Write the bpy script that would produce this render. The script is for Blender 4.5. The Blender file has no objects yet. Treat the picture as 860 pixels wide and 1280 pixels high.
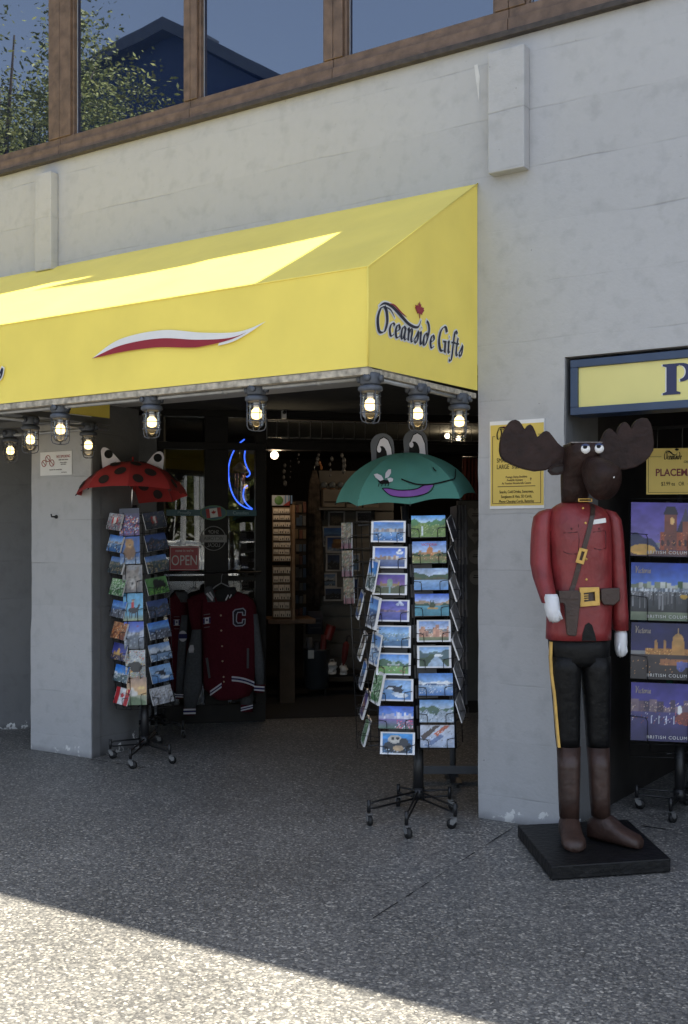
import bpy, bmesh, math, random
import numpy as np
from mathutils import Vector, Matrix
from mathutils.bvhtree import BVHTree
R = math.radians
random.seed(7)
C = bpy.context.scene.collection
SC = bpy.context.scene

# ------------------------------------------------------------------ camera
F, CX, CY = 1400.0, 430.0, 675.0
CAM = Vector((2.94, -5.80, 1.6))
VIEW = Vector((-0.5547, 0.83205, 0)); RIGHT = Vector((0.83205, 0.5547, 0))
YAW = math.atan2(RIGHT.y, RIGHT.x)
cd = bpy.data.cameras.new('camera'); cam = bpy.data.objects.new('camera', cd); C.objects.link(cam)
cam.location = CAM; cam.rotation_euler = (R(90), 0, YAW)
cd.sensor_fit = 'VERTICAL'; cd.sensor_height = 36; cd.sensor_width = 24; cd.lens = 36*F/1280
cd.shift_y = 35/1280.0; cd.clip_end = 2000; SC.camera = cam

def ray(u, v): return VIEW + RIGHT*((u-CX)/F) + Vector((0, 0, (CY-v)/F))
def atY(u, v, Y): d = ray(u, v); return CAM + d*((Y-CAM.y)/d.y)
def atX(u, v, X): d = ray(u, v); return CAM + d*((X-CAM.x)/d.x)
def atZ(u, v, Z=0.0): d = ray(u, v); return CAM + d*((Z-CAM.z)/d.z)
def atP(u, v, p, n): d = ray(u, v); return CAM + d*((Vector(p)-CAM).dot(n)/d.dot(n))
# shopfront plane (45 degrees to the facade)
S0 = Vector((-3.8, 1.41, 0)); SE = Vector((.70711, .70711, 0)); SN = Vector((-.70711, .70711, 0))
def S(u, v, d=0.0):
    q = atP(u, v, S0+SN*d, SN) - S0
    return q.dot(SE), q.z

# ------------------------------------------------------------------ materials
def lin(c):
    return tuple(((x/255)/12.92 if x/255 <= .04045 else ((x/255+.055)/1.055)**2.4) for x in c)
MATS = {}
def mat(name, col, rough=.6, metal=0.0, var=.12, vs=8.0, bump=.0, bs=60.0, spec=.5, coat=0.0):
    """procedural material: base colour with soft noise variation and an optional fine bump"""
    if name in MATS: return MATS[name]
    m = bpy.data.materials.new(name); m.use_nodes = True; nt = m.node_tree; N = nt.nodes; L = nt.links
    b = N['Principled BSDF']; b.inputs['Roughness'].default_value = rough; b.inputs['Metallic'].default_value = metal
    b.inputs['Specular IOR Level'].default_value = spec; b.inputs['Coat Weight'].default_value = coat
    tc = N.new('ShaderNodeNewGeometry')
    n = N.new('ShaderNodeTexNoise'); n.inputs['Scale'].default_value = vs; n.inputs['Detail'].default_value = 6
    L.new(tc.outputs['Position'], n.inputs['Vector'])
    mr = N.new('ShaderNodeMapRange'); mr.inputs[1].default_value = .3; mr.inputs[2].default_value = .7
    mr.inputs[3].default_value = 1-var; mr.inputs[4].default_value = 1+var
    L.new(n.outputs['Fac'], mr.inputs[0])
    mx = N.new('ShaderNodeVectorMath'); mx.operation = 'SCALE'; mx.inputs[0].default_value = col[:3]
    L.new(mr.outputs[0], mx.inputs['Scale']); L.new(mx.outputs[0], b.inputs['Base Color'])
    if bump > 0:
        n2 = N.new('ShaderNodeTexNoise'); n2.inputs['Scale'].default_value = bs; n2.inputs['Detail'].default_value = 5
        L.new(tc.outputs['Position'], n2.inputs['Vector'])
        bp = N.new('ShaderNodeBump'); bp.inputs['Strength'].default_value = bump; bp.inputs['Distance'].default_value = .02
        L.new(n2.outputs['Fac'], bp.inputs['Height']); L.new(bp.outputs[0], b.inputs['Normal'])
    MATS[name] = m; return m
def emit(name, col, s):
    if name in MATS: return MATS[name]
    m = bpy.data.materials.new(name); m.use_nodes = True; nt = m.node_tree
    nt.nodes.remove(nt.nodes['Principled BSDF']); e = nt.nodes.new('ShaderNodeEmission')
    e.inputs[0].default_value = (*col, 1); e.inputs[1].default_value = s
    nt.links.new(e.outputs[0], nt.nodes['Material Output'].inputs[0]); MATS[name] = m; return m
def glass(name, tint=(1, 1, 1), rough=0.0, refl=1.0, ior=1.5):
    m = bpy.data.materials.new(name); m.use_nodes = True; nt = m.node_tree; N = nt.nodes; L = nt.links
    N.remove(N['Principled BSDF'])
    t = N.new('ShaderNodeBsdfTransparent'); t.inputs[0].default_value = (*tint, 1)
    g = N.new('ShaderNodeBsdfGlossy'); g.inputs['Roughness'].default_value = rough
    f = N.new('ShaderNodeFresnel'); f.inputs[0].default_value = ior
    mm = N.new('ShaderNodeMath'); mm.operation = 'MULTIPLY'; mm.inputs[1].default_value = refl; mm.use_clamp = True
    L.new(f.outputs[0], mm.inputs[0])
    x = N.new('ShaderNodeMixShader'); L.new(mm.outputs[0], x.inputs[0]); L.new(t.outputs[0], x.inputs[1]); L.new(g.outputs[0], x.inputs[2])
    L.new(x.outputs[0], N['Material Output'].inputs[0]); MATS[name] = m; return m
def card_mat(name, rough):
    m = bpy.data.materials.new(name); m.use_nodes = True; nt = m.node_tree; b = nt.nodes['Principled BSDF']
    a = nt.nodes.new('ShaderNodeVertexColor'); a.layer_name = 'print'
    nt.links.new(a.outputs[0], b.inputs['Base Color']); b.inputs['Roughness'].default_value = rough
    MATS[name] = m; return m

# painted board-formed concrete: faint horizontal form lines, stains, chips low down
def concrete(name, col, chips=True):
    m = bpy.data.materials.new(name); m.use_nodes = True; nt = m.node_tree; N = nt.nodes; L = nt.links
    b = N['Principled BSDF']; b.inputs['Roughness'].default_value = .62; b.inputs['Specular IOR Level'].default_value = .35
    g = N.new('ShaderNodeNewGeometry')
    sep = N.new('ShaderNodeSeparateXYZ'); L.new(g.outputs['Position'], sep.inputs[0])
    def noise(scale, det=6, vec=None, rough=.55):
        n = N.new('ShaderNodeTexNoise'); n.inputs['Scale'].default_value = scale; n.inputs['Detail'].default_value = det
        n.inputs['Roughness'].default_value = rough
        L.new(vec or g.outputs['Position'], n.inputs['Vector']); return n.outputs['Fac']
    def rng(src, a, b_, c, d):
        r = N.new('ShaderNodeMapRange'); r.inputs[1].default_value = a; r.inputs[2].default_value = b_
        r.inputs[3].default_value = c; r.inputs[4].default_value = d; L.new(src, r.inputs[0]); return r.outputs[0]
    def math_(op, a, b_=None, v=None, cl=False):
        r = N.new('ShaderNodeMath'); r.operation = op; r.use_clamp = cl; L.new(a, r.inputs[0])
        if b_ is not None: L.new(b_, r.inputs[1])
        elif v is not None: r.inputs[1].default_value = v
        return r.outputs[0]
    # wavy board height coordinate
    wob = math_('MULTIPLY', noise(1.3, 3), v=.05)
    zz = math_('ADD', sep.outputs['Z'], wob)
    fr = math_('FRACT', math_('MULTIPLY', zz, v=3.1))
    line = rng(math_('ABSOLUTE', math_('SUBTRACT', fr, v=.5)), 0.0, .022, 1, 0)
    st = N.new('ShaderNodeMapping'); st.inputs['Scale'].default_value = (1.2, 1.2, 9); L.new(g.outputs['Position'], st.inputs[0])
    brk = rng(noise(1.6, 4, st.outputs[0]), .46, .66, 0, 1)
    line = math_('MULTIPLY', line, brk)
    board = N.new('ShaderNodeTexWhiteNoise'); board.noise_dimensions = '1D'
    L.new(math_('FLOOR', math_('ADD', math_('MULTIPLY', zz, v=3.1), v=.5)), board.inputs['W'])
    stain = rng(noise(.9, 7), .3, .7, .975, 1.02)
    fine = rng(noise(16, 6), .3, .7, .982, 1.018)
    tone = math_('MULTIPLY', math_('MULTIPLY', stain, fine), rng(board.outputs['Value'], 0, 1, .965, 1.02))
    streak = N.new('ShaderNodeMapping'); streak.inputs['Scale'].default_value = (7, 7, .5); L.new(g.outputs['Position'], streak.inputs[0])
    tone = math_('MULTIPLY', tone, rng(noise(1.0, 5, streak.outputs[0]), .52, .75, 1.0, .975))
    pit = rng(noise(38, 2), .735, .76, 0, 1)
    tone = math_('MULTIPLY', tone, math_('SUBTRACT', rng(line, 0, 1, 1, 1), math_('ADD', math_('MULTIPLY', line, v=.24), math_('MULTIPLY', pit, v=.35), cl=True)))
    sc = N.new('ShaderNodeVectorMath'); sc.operation = 'SCALE'; sc.inputs[0].default_value = col; L.new(tone, sc.inputs['Scale'])
    out = sc.outputs[0]
    if chips:
        low = rng(sep.outputs['Z'], 0.0, .30, .10, -.16)
        chip = rng(math_('ADD', noise(8.0, 7, rough=.65), low), .65, .67, 0, 1)
        chip = math_('MULTIPLY', chip, rng(sep.outputs['Z'], .2, .34, 1, 0))
        mx = N.new('ShaderNodeMix'); mx.data_type = 'RGBA'; L.new(chip, mx.inputs['Factor']); L.new(out, mx.inputs['A'])
        mx.inputs['B'].default_value = (.72, .72, .70, 1); out = mx.outputs['Result']
        dirt = N.new('ShaderNodeVectorMath'); dirt.operation = 'SCALE'; L.new(out, dirt.inputs[0])
        dd = math_('ADD', rng(sep.outputs['Z'], 0.0, .05, -.35, 0), rng(noise(9, 5), .3, .7, -.1, .12))
        L.new(rng(dd, -.35, 0, .6, 1), dirt.inputs['Scale']); out = dirt.outputs[0]
    L.new(out, b.inputs['Base Color'])
    h = math_('ADD', math_('MULTIPLY', noise(45, 5), v=.5), math_('MULTIPLY', noise(9, 4), v=.45))
    h = math_('ADD', h, math_('MULTIPLY', line, v=-.5)); h = math_('ADD', h, math_('MULTIPLY', pit, v=-.6))
    h = math_('ADD', h, math_('MULTIPLY', board.outputs['Value'], v=.25))
    bp = N.new('ShaderNodeBump'); bp.inputs['Strength'].default_value = .55; bp.inputs['Distance'].default_value = .008
    L.new(h, bp.inputs['Height']); L.new(bp.outputs[0], b.inputs['Normal'])
    MATS[name] = m; return m

def aggregate(name):
    """exposed aggregate concrete: pebbles of mixed greys set in cement"""
    m = bpy.data.materials.new(name); m.use_nodes = True; nt = m.node_tree; N = nt.nodes; L = nt.links
    b = N['Principled BSDF']; b.inputs['Roughness'].default_value = .55
    g = N.new('ShaderNodeNewGeometry')
    nz = N.new('ShaderNodeTexNoise'); nz.inputs['Scale'].default_value = 30; L.new(g.outputs['Position'], nz.inputs['Vector'])
    ad = N.new('ShaderNodeVectorMath'); ad.operation = 'SCALE'; ad.inputs['Scale'].default_value = .02; L.new(nz.outputs['Color'], ad.inputs[0])
    ad2 = N.new('ShaderNodeVectorMath'); ad2.operation = 'ADD'; L.new(g.outputs['Position'], ad2.inputs[0]); L.new(ad.outputs[0], ad2.inputs[1])
    v = N.new('ShaderNodeTexVoronoi'); v.inputs['Scale'].default_value = 92; v.inputs['Randomness'].default_value = 1
    L.new(ad2.outputs[0], v.inputs['Vector'])
    cr = N.new('ShaderNodeValToRGB'); e = cr.color_ramp.elements
    e[0].position = 0; e[0].color = (.088, .087, .085, 1); e[1].position = 1; e[1].color = (.54, .51, .45, 1)
    for p, c in ((.3, (.135, .134, .130)), (.55, (.176, .173, .164)), (.78, (.228, .221, .204)), (.92, (.32, .305, .272))):
        q = e.new(p); q.color = (*c, 1)
    sx = N.new('ShaderNodeSeparateXYZ'); L.new(v.outputs['Color'], sx.inputs[0]); L.new(sx.outputs[0], cr.inputs[0])
    dm = N.new('ShaderNodeMapRange'); dm.inputs[1].default_value = .35; dm.inputs[2].default_value = .75
    dm.inputs[3].default_value = 1; dm.inputs[4].default_value = .65; L.new(v.outputs['Distance'], dm.inputs[0])
    n2 = N.new('ShaderNodeTexNoise'); n2.inputs['Scale'].default_value = .9; n2.inputs['Detail'].default_value = 8; L.new(g.outputs['Position'], n2.inputs['Vector'])
    st = N.new('ShaderNodeMapRange'); st.inputs[1].default_value = .3; st.inputs[2].default_value = .7; st.inputs[3].default_value = .78; st.inputs[4].default_value = 1.18
    L.new(n2.outputs['Fac'], st.inputs[0])
    mm = N.new('ShaderNodeMath'); mm.operation = 'MULTIPLY'; L.new(dm.outputs[0], mm.inputs[0]); L.new(st.outputs[0], mm.inputs[1])
    s = N.new('ShaderNodeVectorMath'); s.operation = 'SCALE'; L.new(cr.outputs[0], s.inputs[0]); L.new(mm.outputs[0], s.inputs['Scale'])
    L.new(s.outputs[0], b.inputs['Base Color'])
    bp = N.new('ShaderNodeBump'); bp.inputs['Strength'].default_value = .3; bp.inputs['Distance'].default_value = .006; bp.invert = True
    L.new(v.outputs['Distance'], bp.inputs['Height']); L.new(bp.outputs[0], b.inputs['Normal'])
    MATS[name] = m; return m

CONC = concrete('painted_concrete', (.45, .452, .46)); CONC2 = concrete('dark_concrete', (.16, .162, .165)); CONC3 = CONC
AGG = aggregate('exposed_aggregate')
YEL = mat('yellow_vinyl', (.92, .745, .145), .45, var=.07, vs=2.2, bump=.16, bs=4.5)
YELB = mat('yellow_board', (.68, .50, .105), .4, var=.03)
YELP = mat('pale_yellow_panel', (.72, .65, .23), .25, var=.04, vs=3)
NAVY = mat('navy_ink', (.008, .010, .028), .4, var=.05)
NAVY2 = mat('navy_paint', (.03, .055, .115), .35, var=.1)
REDI = mat('red_ink', (.28, .02, .035), .45, var=.05)
WHI = mat('white_ink', (.75, .75, .74), .45, var=.04)
WHP = mat('white_paint', (.78, .78, .78), .4, var=.05)
BLK = mat('black_metal', (.012, .012, .013), .42, var=.15, metal=.0)
WIRE = mat('black_wire', (.010, .010, .011), .35, var=.1)
BLKP = mat('black_paint', (.006, .006, .0065), .5, var=.4, vs=14, bump=.3, bs=30, spec=.3)
GRAYM = mat('galvanised_metal', (.085, .095, .115), .55, metal=.3, var=.2, vs=40)
PIPE = mat('conduit_metal', (.34, .35, .36), .45, metal=.4, var=.15, vs=20)
CREAM = mat('cream_rail', (.40, .36, .29), .6, var=.5, vs=30)
ALU = mat('dull_aluminium', (.16, .16, .16), .45, metal=.5, var=.1)
BROWN = mat('brown_window_frame', (.135, .088, .062), .55, var=.32, vs=14, bump=.2, bs=50)
BROWND = mat('dark_brown_sill', (.05, .04, .035), .6, var=.35, vs=20, bump=.3, bs=40)
DKF = mat('dark_door_frame', (.013, .0115, .010), .5, var=.2, spec=.2)
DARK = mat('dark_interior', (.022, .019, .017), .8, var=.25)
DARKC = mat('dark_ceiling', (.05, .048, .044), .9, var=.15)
WOOD = mat('brown_wood', (.11, .06, .03), .55, var=.25, vs=12)
WOODL = mat('tan_wood', (.20, .12, .06), .55, var=.2, vs=12)
CHROME = mat('chrome', (.6, .6, .6), .2, metal=1, var=.05)
RUB = mat('rubber', (.012, .012, .012), .6, var=.1)
GREEN = mat('frog_green_cloth', (.066, .225, .188), .8, var=.06, bump=.08, bs=300)
PURP = mat('frog_purple_print', (.20, .07, .33), .55, var=.05)
BLKC = mat('black_print', (.007, .007, .008), .7, var=.1, spec=.2)
GRYC = mat('grey_cloth', (.085, .09, .105), .7, var=.1)
EYEW = mat('white_cloth', (.62, .60, .66), .65, var=.05)
LRED = mat('ladybug_red_cloth', (.30, .020, .020), .8, var=.06, bump=.08, bs=300)
LSPOT = mat('ladybug_spot_print', (.018, .008, .008), .8, var=.1)
COAT = mat('red_coat_paint', (.205, .024, .026), .46, var=.22, vs=10, bump=.25, bs=26)
MOOSE = mat('moose_brown_paint', (.025, .0128, .0105), .55, var=.35, vs=16, bump=.4, bs=34, spec=.22)
BOOT = mat('brown_boot_paint', (.044, .023, .017), .5, var=.28, vs=14, bump=.3, bs=26)
BELT = mat('brown_belt_paint', (.040, .022, .017), .45, var=.2, vs=20, bump=.2)
GOLD = mat('gold_paint', (.62, .38, .09), .4, var=.12, vs=30)
PANTS = mat('black_trouser_paint', (.0055, .0055, .0058), .5, var=.4, vs=18, bump=.35, bs=22, spec=.22)
GLOV = mat('white_glove_paint', (.66, .67, .70), .45, var=.08, vs=18, bump=.2)
MAROON = mat('maroon_fleece', (.072, .010, .017), .95, var=.15, vs=60, bump=.2, bs=250, spec=.1)
GRYF = mat('grey_fleece', (.085, .09, .098), .95, var=.15, vs=60, bump=.2, bs=250, spec=.1)
STRW = mat('white_stripe_knit', (.55, .54, .58), .9, var=.05)
STRB = mat('navy_stripe_knit', (.02, .02, .09), .9, var=.05)
SIGNR = mat('red_sign', (.40, .03, .045), .4, var=.04)
TEAL = mat('teal_sticker', (.02, .10, .13), .4, var=.05)
PAPER = mat('white_paper', (.62, .61, .58), .6, var=.05)
GREYW = mat('grey_slatwall', (.11, .105, .095), .7, var=.12)
FRM = mat('pale_frame', (.30, .30, .31), .5, var=.1)
CARD = card_mat('printed_card', .28); MATT = card_mat('printed_matt', .35)
BULB = emit('lit_bulb', (1, .70, .30), 1.1); BULBS = emit('small_lit_bulb', (1, .76, .50), 4.0)
NEON = emit('blue_neon', (.045, .13, .95), .7)
JAR = glass('jar_glass', (.96, .95, .93), .02, .8, 1.45)
SHOPG = glass('shop_glass', (.82, .86, .86), 0.0, 2.2, 1.5)
PANEG = glass('clear_pane', (.8, .82, .85), 0.0, 1.0, 1.5)
UPG = bpy.data.materials.new('dark_blue_window_glass'); UPG.use_nodes = True
_b = UPG.node_tree.nodes['Principled BSDF']; _b.inputs['Base Color'].default_value = (.006, .012, .034, 1)
_b.inputs['Roughness'].default_value = .012; _b.inputs['IOR'].default_value = 2.7; _b.inputs['Specular Tint'].default_value = (.76, .86, 1, 1)
_n = UPG.node_tree.nodes.new('ShaderNodeTexNoise'); _n.inputs['Scale'].default_value = .7
_bp = UPG.node_tree.nodes.new('ShaderNodeBump'); _bp.inputs['Strength'].default_value = .05; _bp.inputs['Distance'].default_value = .05
UPG.node_tree.links.new(_n.outputs['Fac'], _bp.inputs['Height']); UPG.node_tree.links.new(_bp.outputs[0], _b.inputs['Normal'])
LEAF = mat('leaf', (.20, .22, .05), .55, var=.4, vs=3)
LEAF2 = mat('leaf_light', (.34, .34, .10), .55, var=.35, vs=3)
BARK = mat('bark', (.09, .07, .05), .9, var=.3, vs=12, bump=.5, bs=20)

# ------------------------------------------------------------------ object helpers
WM = {}
def setp(o, label=None, cat=None, group=None, kind=None):
    if label: o['label'] = label
    if cat: o['category'] = cat
    if group: o['group'] = group
    if kind: o['kind'] = kind
def thing(name, label, cat, loc=(0, 0, 0), rz=0.0, group=None, M=None):
    o = bpy.data.objects.new(name, None); C.objects.link(o); o.empty_display_size = .1
    if M is None: M = Matrix.Translation(loc) @ Matrix.Rotation(rz, 4, 'Z')
    o.matrix_world = M; WM[o] = M.copy(); setp(o, label, cat, group); return o

class MB:
    def __init__(s): s.bm = bmesh.new(); s.mi = 0
    def _n(s): return len(s.bm.faces)
    def _tag(s, n0, smooth):
        s.bm.faces.ensure_lookup_table()
        for f in s.bm.faces[n0:]: f.material_index = s.mi; f.smooth = smooth
    def box(s, x0, x1, y0, y1, z0, z1, M=None):
        n0 = s._n(); c = [(x, y, z) for x in (x0, x1) for y in (y0, y1) for z in (z0, z1)]
        v = [s.bm.verts.new(M @ Vector(p) if M else p) for p in c]
        for f in ((0, 1, 3, 2), (4, 6, 7, 5), (0, 4, 5, 1), (2, 3, 7, 6), (0, 2, 6, 4), (1, 5, 7, 3)): s.bm.faces.new([v[i] for i in f])
        s._tag(n0, False); return s
    def prism(s, pts, y0, y1, M=None):
        """polygon in XZ extruded along Y"""
        n0 = s._n(); f = [(p[0], y0, p[1]) for p in pts]; b = [(p[0], y1, p[1]) for p in pts]
        A = [s.bm.verts.new(M @ Vector(p) if M else p) for p in f]; B_ = [s.bm.verts.new(M @ Vector(p) if M else p) for p in b]
        n = len(pts); s.bm.faces.new(A); s.bm.faces.new(B_[::-1])
        for i in range(n): s.bm.faces.new((A[i], B_[i], B_[(i+1) % n], A[(i+1) % n]))
        s._tag(n0, False); return s
    def face(s, pts, M=None, smooth=False):
        n0 = s._n(); s.bm.faces.new([s.bm.verts.new(M @ Vector(p) if M else p) for p in pts]); s._tag(n0, smooth); return s
    def tube(s, path, r, n=8, M=None, cap=True, ell=None, smooth=True):
        n0 = s._n(); P = [Vector(p) for p in path]; k = len(P); rr = r if isinstance(r, (list, tuple)) else [r]*k
        up = Vector((0, 0, 1)); rings = []; prev = None
        for i in range(k):
            t = (P[min(i+1, k-1)]-P[max(i-1, 0)])
            t = t.normalized() if t.length > 1e-9 else Vector((0, 0, 1))
            if prev is None:
                a = t.cross(up if abs(t.z) < .95 else Vector((0, 1, 0))).normalized()
            else: a = (prev - t*prev.dot(t)).normalized()
            prev = a; b = t.cross(a); ring = []
            for j in range(n):
                q = 2*math.pi*j/n; ea, eb = (ell if ell else (1, 1))
                p = P[i] + a*(math.cos(q)*rr[i]*ea) + b*(math.sin(q)*rr[i]*eb)
                ring.append(s.bm.verts.new(M @ p if M else p))
            rings.append(ring)
        for i in range(k-1):
            for j in range(n): s.bm.faces.new((rings[i][j], rings[i][(j+1) % n], rings[i+1][(j+1) % n], rings[i+1][j]))
        if cap: s.bm.faces.new(rings[0][::-1]); s.bm.faces.new(rings[-1])
        s._tag(n0, smooth); return s
    def loft(s, rings, n=20, M=None, smooth=True):
        """rings: (cx, cy, cz, rx, ry, power[, tiltx]) superellipses stacked along z"""
        n0 = s._n(); V = []
        for r in rings:
            cx, cy, cz, rx, ry, pw = r[:6]; tx = r[6] if len(r) > 6 else 0; ring = []
            for j in range(n):
                q = 2*math.pi*j/n; c, d = math.cos(q), math.sin(q)
                x = math.copysign(abs(c)**(2/pw), c)*rx; y = math.copysign(abs(d)**(2/pw), d)*ry
                p = Vector((cx+x, cy+y, cz+tx*x)); ring.append(s.bm.verts.new(M @ p if M else p))
            V.append(ring)
        for i in range(len(V)-1):
            for j in range(n): s.bm.faces.new((V[i][j], V[i][(j+1) % n], V[i+1][(j+1) % n], V[i+1][j]))
        s.bm.faces.new(V[0][::-1]); s.bm.faces.new(V[-1]); s._tag(n0, smooth); return s
    def lathe(s, prof, n=16, M=None, cap=True):
        return s.loft([(0, 0, z, r, r, 2) for r, z in prof], n, M) if cap else s
    def ball(s, c, r, sc=(1, 1, 1), seg=14, rings=9, M=None):
        L = []
        for i in range(rings+1):
            a = -math.pi/2+math.pi*i/rings; rad = max(math.cos(a), .02)
            L.append((c[0], c[1], c[2]+r*sc[2]*math.sin(a), r*sc[0]*rad, r*sc[1]*rad, 2))
        return s.loft(L, seg, M)
    def add(s, bm, M=None):
        n0 = s._n(); me = bpy.data.meshes.new('t'); 
        if M: bm.transform(M)
        bm.to_mesh(me); s.bm.from_mesh(me); bpy.data.meshes.remove(me); bm.free(); s._tag(n0, False); return s
    def build(s, name, mats, parent=None, world=False, bevel=0.0, seg=2, kind=None, label=None, subsurf=0, origin=None, keep=False):
        if not isinstance(mats, (list, tuple)): mats = [mats]
        bmesh.ops.recalc_face_normals(s.bm, faces=s.bm.faces[:])
        me = bpy.data.meshes.new(name); M = Matrix.Identity(4)
        if parent is not None and world: s.bm.transform(WM[parent].inverted())
        if parent is None:
            if origin is None:
                xs = [v.co for v in s.bm.verts]
                lo = Vector(min(c[i] for c in xs) for i in range(3)); hi = Vector(max(c[i] for c in xs) for i in range(3))
                origin = Vector(((lo.x+hi.x)/2, (lo.y+hi.y)/2, lo.z))
            M = Matrix.Translation(origin); s.bm.transform(M.inverted())
        s.bm.to_mesh(me); s.bm.free()
        for m in mats: me.materials.append(m)
        o = bpy.data.objects.new(name, me); C.objects.link(o)
        if parent is not None: o.parent = parent; WM[o] = WM[parent].copy()
        else: o.matrix_world = M; WM[o] = M
        if bevel:
            b = o.modifiers.new('bevel', 'BEVEL'); b.width = bevel; b.segments = seg; b.limit_method = 'ANGLE'; b.angle_limit = R(40)
        if subsurf:
            q = o.modifiers.new('sub', 'SUBSURF'); q.levels = q.render_levels = subsurf
        if kind: o['kind'] = kind
        if label: o['label'] = label
        return o
def copy_tree(o, M=None, parent=None):
    c = o.copy(); C.objects.link(c)
    if parent is not None: c.parent = parent
    if M is not None: c.matrix_world = M; WM[c] = M.copy()
    elif parent is not None: WM[c] = WM[parent]
    for ch in [x for x in o.children]: copy_tree(ch, None, c)
    return c
def arc(cx, cz, rx, rz, a0, a1, n): return [(cx+rx*math.cos(R(a0+(a1-a0)*i/n)), cz+rz*math.sin(R(a0+(a1-a0)*i/n))) for i in range(n+1)]
RX90 = Matrix.Rotation(R(90), 4, 'X')      # text plane XY -> XZ facing -Y

def text_bm(s, size, xs=1.0, shear=0.0, align='CENTER', off=0.0, ext=.0008, sp=1.0):
    cu = bpy.data.curves.new('t', 'FONT'); cu.body = s; cu.size = size; cu.align_x = align; cu.align_y = 'CENTER'
    cu.shear = shear; cu.offset = off; cu.extrude = ext; cu.space_character = sp; cu.resolution_u = 4
    o = bpy.data.objects.new('t', cu); C.objects.link(o)
    me = bpy.data.meshes.new_from_object(o.evaluated_get(bpy.context.evaluated_depsgraph_get()))
    bm = bmesh.new(); bm.from_mesh(me); bpy.data.meshes.remove(me); bpy.data.objects.remove(o); bpy.data.curves.remove(cu)
    bm.transform(RX90 @ Matrix.Diagonal((xs, 1, 1, 1))); return bm
def T(x, y, z): return Matrix.Translation((x, y, z))

# ---- calligraphic stroke lettering (shop's script)
GL = {  # glyph: (advance, strokes); x-height .5, cap 1.0, baseline 0
 'O': (.56, [[(.30, .98), (.14, .86), (.05, .5), (.12, .12), (.24, .03), (.40, .14), (.47, .5), (.40, .84), (.30, .98)]]),
 'c': (.27, [[(.25, .42), (.19, .48), (.10, .42), (.05, .24), (.09, .05), (.16, .02), (.25, .10)]]),
 'e': (.27, [[(.06, .22), (.16, .28), (.22, .38), (.17, .48), (.09, .42), (.05, .24), (.09, .05), (.16, .02), (.25, .10)]]),
 'a': (.31, [[(.22, .42), (.15, .48), (.07, .36), (.05, .14), (.10, .03), (.17, .14), (.23, .46)], [(.23, .48), (.20, .14), (.24, .03), (.30, .08)]]),
 'n': (.34, [[(.03, .38), (.07, .47), (.07, .02)], [(.07, .28), (.15, .45), (.21, .46), (.23, .34), (.21, .12), (.25, .03), (.32, .08)]]),
 's': (.25, [[(.20, .48), (.18, .20), (.11, .03), (.03, .08)], [(.02, .12), (.10, .26), (.20, .50)]]),
 'i': (.18, [[(.03, .38), (.07, .47), (.07, .12), (.10, .03), (.16, .09)], [(.085, .64), (.095, .66)]]),
 'd': (.34, [[(.22, .42), (.14, .48), (.06, .34), (.05, .12), (.10, .03), (.18, .14), (.26, .44), (.28, .68), (.22, .88), (.12, .95)]]),
 'G': (.50, [[(.42, .80), (.36, .95), (.24, .95), (.10, .74), (.05, .42), (.12, .10), (.24, .03), (.38, .12)], [(.26, .40), (.44, .42)], [(.38, .42), (.38, -.02)]]),
 'f': (.24, [[(.30, .86), (.24, .95), (.17, .86), (.13, .40), (.10, -.10), (.04, -.26), (-.04, -.24)], [(.02, .46), (.24, .48)]]),
 't': (.21, [[(.13, .72), (.08, .30), (.08, .08), (.12, .02), (.18, .08)], [(.01, .47), (.20, .49)]]),
 'V': (.50, [[(.02, .90), (.10, .96), (.16, .80), (.22, .02)], [(.22, .02), (.38, .70), (.50, .96)]]),
 'o': (.30, [[(.15, .48), (.06, .36), (.05, .14), (.12, .02), (.22, .14), (.24, .36), (.15, .48), (.28, .46)]]),
 'r': (.26, [[(.03, .38), (.08, .47), (.07, .02)], [(.07, .26), (.15, .46), (.24, .46)]]),
 ' ': (.16, []),
}
def spline(P, n=7):
    P = [Vector((p[0], p[1])) for p in P]
    if len(P) < 3: return P
    out = []
    for i in range(len(P)-1):
        a, b, c, d = P[max(i-1, 0)], P[i], P[i+1], P[min(i+2, len(P)-1)]
        for k in range(n):
            t = k/n; out.append(.5*((2*b)+(c-a)*t+(2*a-5*b+4*c-d)*t*t+(3*b-a-3*c+d)*t**3))
    return out+[P[-1]]
def ribbon(mb, pts, w, mn, y, nib=R(25), grow=0.0, taper=False):
    n = len(pts); L_, R_ = [], []
    for i, p in enumerate(pts):
        t = pts[min(i+1, n-1)]-pts[max(i-1, 0)]; t = t.normalized() if t.length > 1e-9 else Vector((1, 0)); q = Vector((-t.y, t.x))
        ww = mn+w*abs(t.x*math.sin(nib)-t.y*math.cos(nib))
        if taper: ww = mn+w*math.sin(math.pi*i/(n-1))
        ww = ww/2+grow
        pp = p-t*grow if i == 0 else (p+t*grow if i == n-1 else p)
        L_.append(pp+q*ww); R_.append(pp-q*ww)
    for i in range(n-1):
        mb.face([(L_[i].x, y, L_[i].y), (R_[i].x, y, R_[i].y), (R_[i+1].x, y, R_[i+1].y), (L_[i+1].x, y, L_[i+1].y)])
def script(mb, s, x0, z0, h, xs=1.0, y=0.0, w=.085, mn=.022, grow=0.0, shear=.10, caps=1.0):
    x = 0.0
    for ch in s:
        adv, st = GL[ch]; k = caps if ch in 'OGV' else 1.0
        for k_, stroke in enumerate(st):
            pts = [Vector((x0+(x+p.x*k+shear*p.y)*h*xs, z0+p.y*h*k)) for p in spline(stroke)]
            ribbon(mb, pts, w*h*(1.25 if ch in 'OG' else 1), mn*h, y - .00015*(k_), grow=grow)
        x += adv*k
    return x*h*xs
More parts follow.
